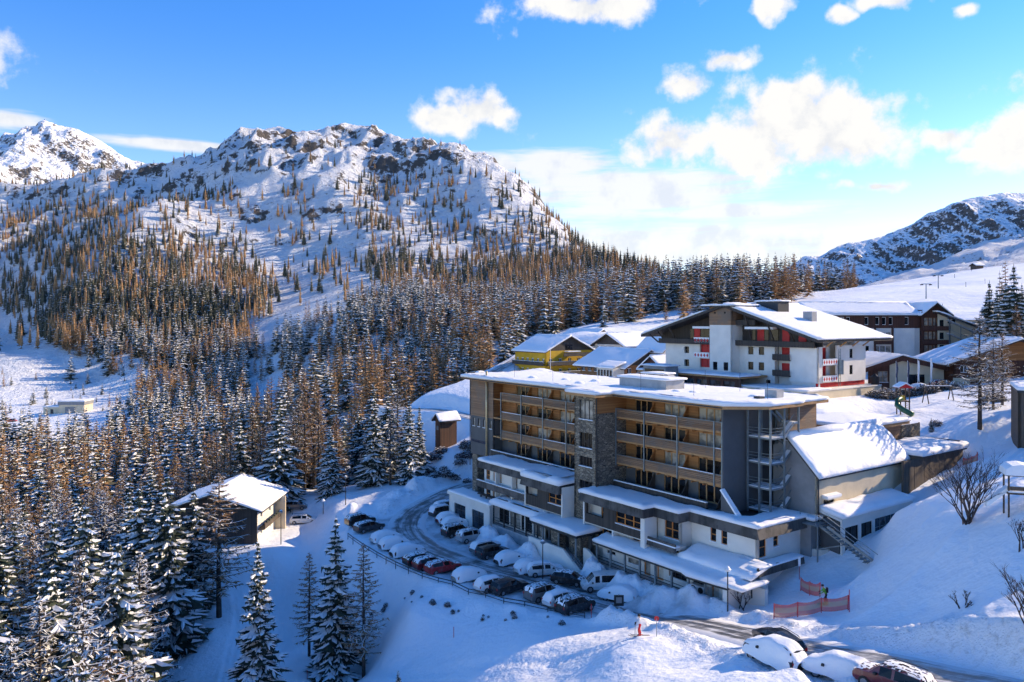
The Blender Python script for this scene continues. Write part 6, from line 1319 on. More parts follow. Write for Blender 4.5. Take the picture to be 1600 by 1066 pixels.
def ball_bush(seed, r, snow=0.5, mat='larch_twigs_grey', cnt=220):
    rnd = random.Random(seed); mb = MB()
    for k in range(cnt):
        v_ = Vector((rnd.gauss(0, 1), rnd.gauss(0, 1), abs(rnd.gauss(0, 0.8)))).normalized() * r * rnd.uniform(0.45, 1.05); v_.z *= 0.8
        a = Vector((rnd.uniform(-1, 1), rnd.uniform(-1, 1), rnd.uniform(-.3, 1))).normalized() * r * 0.24; b_ = a.cross(Vector((rnd.uniform(-1, 1), rnd.uniform(-1, 1), rnd.uniform(-1, 1)))).normalized() * r * 0.05
        mb.quad(v_ - a - b_, v_ - a + b_, v_ + a + b_ * .4, v_ + a - b_ * .4, 0)
        if rnd.random() < snow: c = v_ + Vector((0, 0, r * 0.06)); q = r * rnd.uniform(.06, .15); mb.quad(c + Vector((-q, -q, 0)), c + Vector((q, -q * .6, 0.02)), c + Vector((q, q, 0)), c + Vector((-q * .7, q, 0.02)), 1)
    return mb.mesh('twigs', [mat, 'tree_snow'])
BB = [ball_bush(40 + k, 1.0, 0.75) for k in range(4)]
rnd = random.Random(4)
for k in range(16):
    u = 1366 + k * 8.6; x, y, z = stand(u, 137 + rnd.uniform(-1.5, 1.5)); e = empty('hedge_bush', (x, y, z), rnd.random() * 6); s_ = rnd.uniform(1.2, 2.0); e.scale = (s_, s_, s_); link('twigs', BB[k % 4], e)
    tag(e, 'snow crusted bush in the hedge above the playground', 'bush', 'hedge bushes above the playground')
for u, Y, s_, lab in ((1546, 122, 1.6, 'snowy round bush beside the third larch'), (1560, 120, 1.3, 'smaller snowy bush touching the round one'), (1462, 112, 1.0, 'low bush on the trampled slope below the slide')):
    x, y, z = stand(u, Y); e = empty('snowy_bush', (x, y, z)); e.scale = (s_, s_, s_); link('twigs', BB[1], e); tag(e, lab, 'bush')
BK = [ball_bush(60 + k, 1.0, 0.6, 'shrub_twigs', 160) for k in range(3)]
for k in range(26):
    u = rnd.uniform(655, 738); Y = rnd.uniform(138, 149); x, y, z = stand(u, Y); e = empty('bank_bush', (x, y, z), rnd.random() * 6); s_ = rnd.uniform(0.8, 1.7); e.scale = (s_, s_, s_); link('twigs', BK[k % 3], e); tag(e, 'dark snowy scrub bush on the bank below the tower shed', 'bush', 'scrub on the bank below the tower shed')
for k in range(30):
    f = rnd.random(); p = EP[int(f * (len(EP) - 1))]; x, y = p[0] - rnd.uniform(0.8, 3.0), p[1] - rnd.uniform(0.8, 3.0); e = empty('dry_grass_tuft', (x, y, hz(x, y) - 0.05)); s_ = rnd.uniform(0.15, 0.4); e.scale = (s_, s_, s_ * 1.6); link('stalks', BK[k % 3], e); tag(e, 'dry tuft sticking out of the snow below the guard rail', 'grass tuft', 'dry tufts below the guard rail')
# slide tower
x, y, z = stand(1411, 121.5); P_ = empty('slide_tower', (x, y, z)); tag(P_, 'playground tower with a snowy red roof and green spiral slide', 'slide')
for a in (-.7, .7):
    for c in (-.6, .6): BX(a - .07, a + .07, c - .07, c + .07, -.5, 4.2).build('post', 'old_timber', P_)
BX(-.8, .8, -.7, .7, 1.9, 2.05).build('platform', 'old_timber', P_); rf = MB().extrude([(-1.15, 4.1), (1.15, 4.1), (0, 4.7)], 1, -1.0, 1.0).build('roof', 'red_paint', P_)
MB().extrude([(-1.2, 4.16), (0, 4.78), (1.2, 4.16), (1.1, 4.34), (0, 5.0), (-1.1, 4.34)], 1, -1.02, 1.02).build('roof_snow', 'snow', rf)
for q in range(6): MB().beam((.72, -.5, .3 + q * .3), (.72, .5, .3 + q * .3), .06).build('rung', 'wood_frame', P_)
BX(-.72, -.1, -.72, -.64, 2.2, 2.9).build('side_panel', 'plaster_yellow', P_)
plain('slide_green', (0.012, 0.085, 0.038), 0.35, 0.1, 2.0)
MB().tube([(-.6, -.6, 2.5), (-1.3, -.9, 2.2), (-1.7, -1.5, 1.5), (-1.2, -2.2, 0.9), (-.5, -2.7, .45), (-.1, -3.2, .2)], [.38, .42, .42, .42, .42, .42], 10).build('slide', 'slide_green', P_, True)
x, y, z = stand(1466, 127); P_ = empty('swing_set', (x, y, z)); tag(P_, 'wooden swing frame above the trampled snow', 'swing')
MB().beam((-2.2, 0, 2.5), (2.2, 0, 2.5), .14).build('crossbar', 'old_timber', P_)
for a in (-2.1, 2.1):
    for c in (-1.0, 1.0): MB().beam((a, c, -.3), (a, 0, 2.5), .12).build('leg', 'old_timber', P_)
MB().beam((-2.2, 0, 2.6), (2.2, 0, 2.6), .16, .08).build('bar_snow', 'snow', P_)
# playhouse on the slope
x, y, z = stand(1592, 63.5); P_ = empty('playhouse', (x, y, z), -0.35); tag(P_, 'timber play tower with thick snow on its barrel roof and a snowed up slide', 'playhouse')
for a in (-.9, .9):
    for c in (-.8, .8): BX(a - .06, a + .06, c - .06, c + .06, -.6, 2.9).build('post', 'old_timber', P_)
BX(-1, 1, -.9, .9, 1.35, 1.5).build('platform', 'old_timber', P_); BX(-.95, .95, -.88, .88, 1.5, 1.62).build('platform_snow', 'snow', P_); BX(-1, 1, -.9, -.82, 1.7, 2.0).build('rail', 'old_timber', P_)
rf = MB().extrude([(-1.15, 2.85), (1.15, 2.85), (.8, 3.2), (0, 3.35), (-.8, 3.2)], 1, -1.0, 1.0).build('roof', 'old_timber', P_); MB().extrude([(-1.2, 2.92), (1.2, 2.92), (1.15, 3.4), (.7, 3.72), (0, 3.84), (-.7, 3.72), (-1.15, 3.4)], 1, -1.05, 1.05).build('roof_snow', 'snow', rf)
MB().extrude([(-.9, 1.5), (-2.4, .1), (-2.4, .5), (-.9, 1.9)], 1, -.55, .35).build('slide_snow', 'snow', P_); BX(.2, .9, -1.0, -.7, -.2, 1.2).build('steps', 'old_timber', P_)
# flag poles before the entrance hall
for k, (u, mt) in enumerate(((1400, 'blue_sign'), (1418, 'blue_sign'), (1434, 'white_paint'), (1454, 'white_paint'))):
    x, y, z = stand(u, 142 + k * 0.4); e = empty('flag_pole', (x, y, z)); MB().tube([(0, 0, -.3), (0, 0, 6.0)], [.06, .04], 8).build('pole', 'white_paint', e)
    mb = MB(); mb.tube([(.12, 0, 5.8), (.22, .05, 4.6), (.1, -.04, 3.2), (.24, .02, 1.9)], [.14, .22, .16, .10], 8); mb.build('flag', mt, e)
    tag(e, ('pole with a limp dark blue flag before the entrance hall' if mt == 'blue_sign' else 'pole with a furled white flag beside the entrance canopy'), 'flag', 'blue flags' if mt == 'blue_sign' else 'white flags')
# chair lift on the ski hill
for k, (u, Y) in enumerate(((1447, 262), (1466, 290))):
    x, y, z = stand(u, Y); e = empty('lift_pylon', (x, y, z)); MB().tube([(0, 0, -1), (0, 0, 5.0)], [.2, .14], 8).build('mast', 'steel', e); MB().beam((-1.6, 0, 5.0), (1.6, 0, 5.0), .2).build('crossarm', 'steel', e)
    for c in (-1.5, 1.5): BX(c - .12, c + .12, -.8, .8, 4.6, 4.9).build('sheave', 'dark_metal', e)
    tag(e, 'steel chair lift pylon on the ski hill', 'lift pylon', 'lift pylons on the ski hill')
x, y, z = stand(1480, 330)
for k in range(9):
    u = rnd.uniform(1470, 1590); Y = rnd.uniform(240, 380); x, y, z = stand(u, Y); e = empty('slope_stake', (x, y, z)); MB().tube([(0, 0, -.3), (0, 0, 1.8)], .07, 5).build('rod', 'dark_metal', e); tag(e, 'dark stake on the ski hill', 'stake', 'stakes on the ski hill')
# low sapling with bare branches by the porch
x, y, z = stand(1160, 77.2); e = empty('bare_sapling', (x, y, z)); tag(e, 'dark leafless sapling against the white porch wall', 'sapling'); link('twigs', twig_bush(9, 2.6, 3), e)
# ------------------------------------------------------------------ conifers
def spruce_mesh(seed, H, R0, whorls, nb, segs, snow=0.75, start=0.05, far=False, wide=1.0, ragged=0.0, pw=0.8):
    """crown of drooping boughs, each a ragged needle fan with a load of snow on top; slot 0 needles, slot 1 snow"""
    rnd = random.Random(seed); mb = MB()
    def fan(o, dx, dy, L, drop, wd, segs, sn):
        px, py = -dy, dx; prev = None; on = rnd.random() < sn; on2 = on and rnd.random() < 0.85; s = rnd.uniform(0.5, 0.8)
        for q in range(segs + 1):
            t = q / segs; r = L * t
            zz = o[2] - drop * (t ** 1.2) + 0.10 * L * max(0, t - 0.6)
            ww = wd * (0.5 + 0.8 * math.sin(math.pi * min(1, t * 0.8 + 0.12))) * (1 - 0.8 * t ** 3) * rnd.uniform(0.65, 1.25)
            hang = ww * rnd.uniform(0.45, 1.0)
            cx, cy = o[0] + dx * r, o[1] + dy * r
            c = (cx, cy, zz); l = (cx + px * ww, cy + py * ww, zz - hang); rr = (cx - px * ww, cy - py * ww, zz - hang * rnd.uniform(0.8, 1.2))
            s = min(0.92, max(0.35, s + rnd.uniform(-0.14, 0.14))); up = 0.05 + 0.06 * rnd.random(); k = 0.8
            sl = (cx + px * ww * s, cy + py * ww * s, zz - hang * s * k + up); sr = (cx - px * ww * s, cy - py * ww * s, zz - hang * s * k + up); sc_ = (cx, cy, zz + up * 1.6)
            if prev:
                pc, pl, pr_, psl, psr, psc = prev
                mb.quad(pc, pl, l, c, 0); mb.quad(pc, c, rr, pr_, 0)
                if on and rnd.random() < 0.93: mb.quad(psc, psl, sl, sc_, 1)
                if on2 and rnd.random() < 0.93: mb.quad(psc, sc_, sr, psr, 1)
                if not far:
                    for e in (l, rr):
                        if rnd.random() < 0.7: mb.tri(c, e, (e[0] * 1.02 + rnd.uniform(-.12, .12), e[1] * 1.02 + rnd.uniform(-.12, .12), e[2] - rnd.uniform(0.15, 0.4)), 0)
            prev = (c, l, rr, sl, sr, sc_)
        if not far: mb.tri(prev[1], prev[2], (o[0] + dx * L * 1.12, o[1] + dy * L * 1.12, prev[0][2] - 0.04), 0)
    for k in range(whorls):
        f = (k + 0.6 * rnd.random()) / whorls
        z = H * (start + (0.985 - start) * f)
        Rk = R0 * (1 - f) ** pw * rnd.uniform(0.75, 1.12) + 0.10
        n = max(3, int(nb * (1 - 0.5 * f))); a0 = rnd.random() * 6.28
        for j in range(n):
            if rnd.random() < 0.06 + ragged: continue
            an = a0 + 6.283 * j / n + rnd.uniform(-0.35, 0.35); L = Rk * rnd.uniform(0.6, 1.12)
            dx, dy = math.cos(an), math.sin(an); drop = L * rnd.uniform(0.25, 0.60) * (1.0 - 0.55 * f)
            wd = (min(0.20 * L + 0.11, 0.62) if far else min(0.15 * L + 0.09, 0.42)) * rnd.uniform(0.75, 1.2) * wide
            fan((0, 0, z), dx, dy, L, drop, wd, segs, snow)
            if not far and L > 1.0:                    # side boughs
                for sgn in (-1, 1, -1, 1):
                    t = rnd.uniform(0.25, 0.75); a2 = an + sgn * rnd.uniform(0.5, 0.85)
                    fan((dx * L * t, dy * L * t, z - drop * t ** 1.2 - 0.03), math.cos(a2), math.sin(a2), L * rnd.uniform(0.35, 0.5), drop * 0.35, wd * 0.7, 2, snow)
    mb.tube([(0, 0, H * 0.95), (0, 0, H)], [0.05, 0.01], 4, 0)
    return mb
def larch_mesh(seed, H, R0, nb, twigs, snow=0.4, tw=0.05, start=0.18, sparse=1.0, far=False):
    """bare larch: thin boughs with hanging twigs; slot 0 twigs, slot 1 snow, slot 2 bark"""
    rnd = random.Random(seed); mb = MB()
    for k in range(nb):
        f = (k + rnd.random()) / nb
        z = H * (start + (0.97 - start) * f)
        L = (R0 * (1 - f) ** 0.75 + 0.15) * rnd.uniform(0.6, 1.15) * (0.75 if f < 0.1 else 1)
        an = k * 2.4 + rnd.uniform(-0.5, 0.5); dx, dy = math.cos(an), math.sin(an); px, py = -dy, dx
        bend = rnd.uniform(0.05, 0.30) * (1 - f) + rnd.uniform(-0.08, 0.05)
        P = []
        for q in range(4):
            t = q / 3.0
            P.append(Vector((dx * L * t + px * 0.08 * L * math.sin(t * 3 + k), dy * L * t + py * 0.08 * L * math.sin(t * 3 + k), z - bend * L * t + 0.22 * L * t * t)))
        if not far: mb.tube(P, [0.055, 0.04, 0.028, 0.012], 3, 2, cap=False)
        else: mb.quad(P[0] + Vector((0, 0, .07)), P[0] - Vector((0, 0, .07)), P[3] - Vector((0, 0, .03)), P[3] + Vector((0, 0, .03)), 0)
        if rnd.random() < snow:
            sw = 0.055
            for q in range(3):
                a, b_ = P[q], P[q + 1]; o = Vector((px, py, 0)) * sw; u_ = Vector((0, 0, 0.055))
                mb.quad(a - o + u_, a + o + u_, b_ + o * 0.7 + u_, b_ - o * 0.7 + u_, 1)
        for j in range(twigs):
            t = 0.15 + 0.85 * rnd.random(); q = min(2, int(t * 3)); base = P[q].lerp(P[q + 1], t * 3 - q)
            sgn = 1 if rnd.random() < 0.5 else -1
            l2 = rnd.uniform(0.3, 0.85) * (0.35 + 0.28 * L) * (1.1 - 0.5 * t)
            dr = Vector((px * sgn * rnd.uniform(0.3, 1) + dx * rnd.uniform(0.2, 0.9), py * sgn * rnd.uniform(0.3, 1) + dy * rnd.uniform(0.2, 0.9), rnd.uniform(-0.75, 0.12))).normalized()
            e = base + dr * l2
            sd_ = dr.cross(Vector((rnd.uniform(-1, 1), rnd.uniform(-1, 1), 1))).normalized() * tw * rnd.uniform(0.6, 1.3)
            mb.tri(base - sd_, base + sd_, e, 0)
            if not far and rnd.random() < snow * 0.45:
                up = Vector((0, 0, 0.035)); so = Vector((-dr.y, dr.x, 0)); so = so.normalized() * 0.035 if so.length > 0.01 else Vector((0.035, 0, 0))
                mb.quad(base - so + up, base + so + up, e + so * 0.5 + up, e - so * 0.5 + up, 1)
    return mb
def trunk_mesh(H, r, start=0.0, n=7):
    mb = MB(); mb.tube([(0, 0, -1.0), (0, 0, 0.2), (0.03, 0.02, H * 0.35), (-0.03, 0.03, H * 0.7), (0, 0, H * 0.985)], [r * 1.35, r * 1.1, r * 0.8, r * 0.45, 0.02], n); return mb
# prototypes are unit trees of nominal height 16 m, scaled per tree
NH = 16.0
SPRUCE_HI = []; LARCH_HI = []; SPRUCE_MID = []; LARCH_MID = []; SPRUCE_FAR = []; LARCH_FAR = []
for k in range(6):
    R0 = (3.3, 3.9, 2.9, 3.6, 4.2, 3.4)[k]; sn = (0.88, 0.66, 0.82, 0.58, 0.86, 0.76)[k]
    SPRUCE_HI.append((trunk_mesh(NH, 0.22).mesh('spruce_trunk', 'bark', True),
                      spruce_mesh(100 + k, NH, R0, 33, 9, 4, sn).mesh('spruce_crown', ['spruce_needles', 'tree_snow'])))
for k in range(6):
    sn = (0.85, 0.45, 0.95, 0.22, 0.15, 0.6)[k]; tw_ = ('larch_twigs_grey', 'larch_twigs', 'larch_twigs_grey', 'larch_twigs', 'larch_twigs', 'larch_twigs_grey')[k]
    LARCH_HI.append((trunk_mesh(NH, 0.19).mesh('larch_trunk', 'bark', True),
                     larch_mesh(200 + k, NH, (3.5, 3.0, 3.9, 3.0, 2.7, 3.4)[k], 105, 24, sn, (0.045, 0.058, 0.042, 0.060, 0.062, 0.048)[k]).mesh('larch_crown', [tw_, 'tree_snow', 'bark'])))
for k in range(5):
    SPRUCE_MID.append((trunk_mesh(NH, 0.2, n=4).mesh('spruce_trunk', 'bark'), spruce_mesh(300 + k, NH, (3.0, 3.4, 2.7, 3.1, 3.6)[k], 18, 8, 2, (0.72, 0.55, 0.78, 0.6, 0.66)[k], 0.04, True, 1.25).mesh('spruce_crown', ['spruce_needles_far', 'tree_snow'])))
    mb = larch_mesh(400 + k, NH, (2.8, 2.5, 3.1, 2.4, 2.7)[k], 46, 12, 0.25, 0.11, 0.08, 1, True); m2 = spruce_mesh(450 + k, NH, (2.6, 2.2, 2.9, 2.1, 2.4)[k], 20, 6, 2, 0.14, 0.1, True, 0.7, 0.2); mb.add(m2.v, m2.f); mb.mi[-len(m2.f):] = m2.mi
    LARCH_MID.append((trunk_mesh(NH, 0.17, n=4).mesh('larch_trunk', 'bark'), mb.mesh('larch_crown', ['larch_twigs', 'tree_snow', 'bark'])))
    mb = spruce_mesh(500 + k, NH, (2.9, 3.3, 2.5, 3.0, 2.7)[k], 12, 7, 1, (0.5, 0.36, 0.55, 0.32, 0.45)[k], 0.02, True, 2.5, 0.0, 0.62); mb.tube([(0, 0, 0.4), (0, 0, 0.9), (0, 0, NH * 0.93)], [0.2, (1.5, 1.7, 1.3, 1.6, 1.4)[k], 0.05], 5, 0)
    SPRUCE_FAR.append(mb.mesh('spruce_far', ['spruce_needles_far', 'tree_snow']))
    mb = spruce_mesh(600 + k, NH, (2.5, 2.2, 2.7, 2.1, 2.4)[k], 12, 6, 1, 0.2, 0.06, True, 1.9, 0.16, 0.62); mb.tube([(0, 0, 0), (0, 0, NH * 0.97)], [0.16, 0.03], 3, 0, cap=False); mb.tube([(0, 0, 1.6), (0, 0, 2.6), (0, 0, NH * 0.92)], [0.1, (1.25, 1.0, 1.35, 0.95, 1.1)[k], 0.05], 5, 0)
    LARCH_FAR.append(mb.mesh('larch_far', ['larch_twigs', 'tree_snow']))

# ---- where the trees stand: plan cells (pixel column range, depth range, spacing, larch share, height range)
SPOTS = []          # (x, y, kind, height)
NOGO = [(rect_hp(-16, 54, -16, 30), 0), (CARPARK, 4.0), (np.array([wp(-46, -16), wp(8, -16), wp(8, 30), wp(-46, 30)]), 0), (np.array([(-55, 113), (-24, 108), (-24, 133), (-55, 137)]), 1.0)]
def region(u0, u1, y0, y1, sp, larch, hr, cond=None, jit=0.48, seed=0):
    rnd = np.random.default_rng(seed * 100 + int(y0)); pts = []
    y = y0
    while y < y1:
        x0, x1 = (u0 - 800) / FPX * y, (u1 - 800) / FPX * y
        n = int((x1 - x0) / sp)
        for k in range(n):
            X = x0 + (k + 0.5) * sp + rnd.uniform(-jit, jit) * sp; Y = y + rnd.uniform(-jit, jit) * sp
            pts.append((X, Y, rnd.random(), rnd.uniform(*hr), rnd.random()))
        y += sp
    if not pts: return
    P = np.array(pts); U = P[:, 0] / P[:, 1] * FPX + 800; keep = np.ones(len(P), bool)
    Zg = h_terrain(P[:, 0], P[:, 1]); V = HYP - Zg / P[:, 1] * FPX
    if cond is not None:
        keep &= P[:, 4] < cond(U, V, P[:, 0], P[:, 1])
    for poly, dd in NOGO: keep &= poly_dist(poly, P[:, 0], P[:, 1]) > dd
    for L, wd in LINES: keep &= line_dist(L[::2], P[:, 0], P[:, 1])[0] > wd + 2.5
    for a, z in zip(P[keep], Zg[keep]):
        lk = larch(a[0], a[1]) if callable(larch) else larch
        SPOTS.append((a[0], a[1], z, 'larch' if a[2] < lk else 'spruce', a[3]))
def blobs(lst):
    def f(U, V, X, Y):
        r = np.zeros(len(U))
        for u, v, ru, rv, dn in lst: r = np.maximum(r, dn * np.clip(1.6 * (1 - ((U - u) / ru) ** 2 - ((V - v) / rv) ** 2), 0, 1))
        return r
    return f
lmix = lambda a, b_: (lambda x, y: a + b_ * float(vnoise(x, y, 38.0, 77)))
def under(pts):       # columns whose ground row lies below the given skyline row (keeps a clearing above it)
    pu = [p[0] for p in pts]; pv = [p[1] for p in pts]
    return lambda U: np.interp(U, pu, pv)
# near left forest
region(-160, 275, 48, 76, 6.3, 0.22, (18, 26), lambda U, V, X, Y: np.where(U < 250, 0.95, 0.2), seed=1)
region(-160, 290, 76, 104, 6.0, 0.25, (18, 26), lambda U, V, X, Y: np.where(U < 270, 0.95, 0.35), seed=2)
region(-160, 300, 104, 138, 5.4, 0.38, (17, 24), lambda U, V, X, Y: np.where(U < 265, 0.95, 0.15), seed=3)
region(-160, 560, 138, 178, 5.2, lmix(0.5, 0.5), (14, 22), lambda U, V, X, Y: np.where(U < 540, 0.95, 0.5), seed=4)
region(560, 672, 140, 172, 5.0, 0.30, (13, 19), lambda U, V, X, Y: np.where(U < 640, 0.75, 0.3), seed=5)
region(-160, 620, 178, 255, 5.6, lmix(0.55, 0.6), (13, 21), lambda U, V, X, Y: np.where(U < 600 - (Y - 178) * 0.6, 0.95, 0.4), seed=6)
region(180, 560, 255, 345, 6.0, lmix(0.42, 0.6), (12, 19), lambda U, V, X, Y: np.where((U > 395) & (U < 450) & (Y > 285), 0.05, np.where(U < 240, 0.4, 0.9)), seed=7)
region(-100, 200, 255, 325, 6.5, 0.12, (11, 17), lambda U, V, X, Y: np.full(len(U), 0.75), seed=8)
region(-60, 260, 385, 470, 9.0, 0.15, (3, 9), lambda U, V, X, Y: np.where(U < 60, 0.25, 0.5), seed=9)
# belt behind the hotel
region(560, 830, 225, 300, 5.6, lmix(0.5, 0.5), (13, 20), lambda U, V, X, Y: np.where((U > 640) & (Y < 235), 0.3, 0.92), seed=10)
region(440, 930, 300, 420, 5.8, lmix(0.42, 0.6), (13, 20), lambda U, V, X, Y: np.where(U > 470 + (Y - 300) * 0.2, 0.95, 0.3), seed=11)
region(470, 960, 420, 520, 6.4, lmix(0.45, 0.6), (13, 20), lambda U, V, X, Y: np.where(U > 520 + (Y - 420) * 0.4, 0.9, 0.15), seed=12)
region(850, 1180, 285, 430, 6.0, lmix(0.48, 0.5), (14, 22), lambda U, V, X, Y: np.where(Y > 300 + np.clip(U - 960, -100, 60) * 0.2, 0.85, 0.25), seed=13)
region(1080, 1270, 330, 440, 6.0, 0.35, (14, 22), lambda U, V, X, Y: np.where(U < 1250 - (Y - 330) * 0.2, 0.8, 0.25), seed=14)
region(1225, 1345, 425, 470, 7.0, 0.45, (15, 22), None, seed=15)
region(930, 1090, 250, 290, 8.0, 0.4, (8, 15), lambda U, V, X, Y: np.full(len(U), 0.3), seed=16)
region(215, 480, 345, 480, 5.8, lmix(0.45, 0.6), (13, 21), lambda U, V, X, Y: np.where((U > 385) & (U < 440), 0.10, np.where(U < 250, 0.45, 0.92)), seed=30)
region(120, 260, 330, 385, 6.5, 0.2, (9, 15), lambda U, V, X, Y: np.where(U > 170, 0.7, 0.25), seed=31)
# mountain flanks
MOUNT = blobs([(330, 560, 90, 60, 0.95), (300, 440, 130, 80, 0.9), (80, 440, 160, 100, 0.95), (220, 390, 150, 60, 0.7), (90, 300, 200, 40, 0.5), (250, 260, 220, 30, 0.3), (60, 350, 190, 85, 0.9), (150, 430, 190, 95, 0.95), (260, 470, 110, 85, 0.9), (330, 500, 70, 60, 0.7), (130, 520, 160, 60, 0.9), (230, 320, 170, 50, 0.38), (330, 340, 70, 60, 0.4), (40, 300, 120, 40, 0.6),
               (400, 470, 40, 40, 0.75), (465, 340, 40, 60, 0.45), (590, 330, 45, 75, 0.75), (610, 410, 50, 60, 0.75), (680, 300, 60, 50, 0.55), (700, 390, 120, 60, 0.5), (820, 390, 120, 70, 0.85), (900, 440, 140, 45, 0.9), (520, 420, 110, 70, 0.16),
               (800, 330, 70, 60, 0.35), (420, 300, 110, 70, 0.14), (480, 260, 200, 70, 0.05), (980, 440, 90, 25, 0.9), (550, 300, 250, 120, 0.12), (400, 400, 160, 80, 0.08), (290, 560, 110, 50, 0.85), (200, 580, 90, 35, 0.6), (720, 450, 160, 30, 0.55)])
_M0 = MOUNT
def MOUNT(U, V, X, Y): return np.where((U < 215) & (V > 488 + 0.62 * np.clip(U, -40, 215)), 0.03, _M0(U, V, X, Y))
region(-140, 420, 470, 620, 6.0, lmix(0.45, 0.6), (13, 21), MOUNT, seed=20)
region(-160, 1080, 520, 700, 6.4, lmix(0.55, 0.6), (9, 20), MOUNT, seed=21)
region(-160, 1080, 700, 900, 7.4, lmix(0.5, 0.55), (7, 17), MOUNT, seed=22)
region(-160, 1000, 900, 1060, 11.0, 0.3, (6, 13), MOUNT, seed=23)
# right-hand side, and unseen wood past the frame's right edge, added for its shadow
region(1545, 1720, 150, 200, 6.0, 0.3, (14, 20), lambda U, V, X, Y: np.full(len(U), 0.45), seed=24)
region(1750, 2500, 88, 128, 7.0, 0.2, (15, 21), lambda U, V, X, Y: np.where(X > 95, 0.75, 0.0), seed=25)
# trees one can point at: pixel column, row of the tip, depth, kind, prototype
HERO = [(525, 803, 88, 'spruce', 0, 'tall snow laden spruce on the blue snow field beside a bare larch'),
        (403, 838, 80, 'spruce', 2, 'slim snow crusted spruce standing alone below the chalet'),
        (483, 858, 92, 'larch', 3, 'dark bare larch between two snowy spruces on the shaded field'),
        (568, 843, 86, 'larch', 1, 'thin larch with grey branches right of the tallest field spruce'),
        (342, 733, 104, 'larch', 1, 'great snow dusted larch hiding the front of the chalet'),
        (303, 748, 107, 'spruce', 3, 'dusky spruce between the great larch and the tall dark spruce'),
        (262, 735, 97, 'spruce', 1, 'tall dark spruce with hanging snowy boughs left of the chalet'),
        (622, 1043, 70, 'spruce', 3, 'small spruce tip poking out of the snow field'),
        (1531, 488, 104, 'larch', 2, 'bare larch with snowy spreading branches above the ski run'),
        (1552, 525, 112, 'larch', 0, 'second bare larch behind the big one above the ski run'),
        (1566, 515, 116, 'larch', 1, 'third larch by the snowy bush near the timber restaurant'),
        (1546, 436, 165, 'spruce', 3, 'pointed dark spruce behind the timber restaurant'),
        (1584, 410, 158, 'spruce', 1, 'broad tall spruce towering behind the timber restaurant'),
        (1572, 438, 162, 'spruce', 4, 'spruce leaning into the tallest one behind the restaurant'),
        (638, 628, 140, 'spruce', 0, 'snow crusted spruce beside the timber tower shed'),
        (655, 632, 142, 'spruce', 2, 'slimmer twin spruce nearest the timber tower shed'),
        (585, 622, 141, 'spruce', 1, 'snowy spruce at the end of the wood above the ploughed bank'),
        (516, 664, 139, 'spruce', 4, 'very white broad spruce at the wood edge behind the chalet'),
        (430, 640, 142, 'larch', 0, 'large larch with white drooping boughs behind the chalet'),
        (610, 640, 139, 'larch', 5, 'bare larch on the dark bank left of the tower shed'),
        (1455, 651, 110, 'spruce', 3, 'tiny snow covered spruce on the playground slope')]
for u, v, Y, kind, pr_, lab in HERO:
    X = (u - 800) / FPX * Y; z = hz(X, Y); ztop = (HYP - v) / FPX * Y; Ht = max(2.0, ztop - z)
    tr, cr = (SPRUCE_HI if kind == 'spruce' else LARCH_HI)[pr_]
    o = empty('spruce_tree' if kind == 'spruce' else 'larch_tree', (X, Y, z - 0.15), random.random() * 6.28)
    k = Ht / NH; wsc = k * (1.45 if u in (342, 1531, 1552, 1566, 430) else 1.12 if kind == 'larch' else 1.0); o.scale = (wsc, wsc, k)
    link('trunk', tr, o); link('crown', cr, o)
    tag(o, lab, 'tree')
SPOTS = [s for s in SPOTS if all(math.hypot(s[0] - (u - 800) / FPX * Y, s[1] - Y) > 3.0 for u, v, Y, *_ in HERO)]
# the 280 largest of each kind in the picture are trees of their own, the rest is forest
def seen_size(s):
    X, Y, z, kind, H = s; u = X / Y * FPX + 800
    vt = HYP - (z + H) / Y * FPX
    if u < -25 or u > 1625 or vt > 1075: return 0.0
    return H / Y
FOREST = {'spruce': [], 'larch': []}
for kind in ('spruce', 'larch'):
    S = sorted([s for s in SPOTS if s[3] == kind], key=lambda s: -seen_size(s))
    near = [s for s in S[:278] if seen_size(s) > 0]
    FOREST[kind] = [s for s in S if s not in set(near)] if len(near) else S
    for i, (X, Y, z, _, H) in enumerate(near):
        hi = Y < 185
        P = (SPRUCE_HI if hi else SPRUCE_MID) if kind == 'spruce' else (LARCH_HI if hi else LARCH_MID)
        rk = random.Random(int(X * 31 + Y * 17))
        if kind == 'larch' and hi: idx = rk.choice((0, 2, 5, 0, 2, 1)) if Y < 135 else rk.choice((1, 3, 4, 3, 4, 5))
        else: idx = rk.randrange(len(P))
        tr, cr = P[idx]
        o = empty(kind + '_tree', (X, Y, z - 0.15), rk.random() * 6.28)
        k = H / NH; ws = k * rk.uniform(0.95, 1.3); o.scale = (ws, ws, k)
        link('trunk', tr, o); link('crown', cr, o)
        uu = X / Y * FPX + 800
        zone = 'beside the tower shed' if uu > 560 and Y < 180 else 'in the near wood at the foot of the snow field' if Y < 76 else 'in the wood beside the shaded snow field' if Y < 104 else 'in the wood left of the chalet' if Y < 138 else 'in the wood behind the chalet' if Y < 180 else 'deep in the valley wood' if uu < 640 else 'in the belt above the mountain road'
        look = {'spruce': ('slim very snowy', 'broad dark', 'narrow snow crusted', 'dusky', 'wide snow laden', 'well snowed'), 'larch': ('grey snow lined', 'warm brown', 'white branched', 'tawny bare', 'slender russet', 'grey bare')}[kind][idx]
        tag(o, look + ' ' + kind + ' ' + zone, 'tree', look + ' ' + ('spruces ' if kind == 'spruce' else 'larches ') + zone)
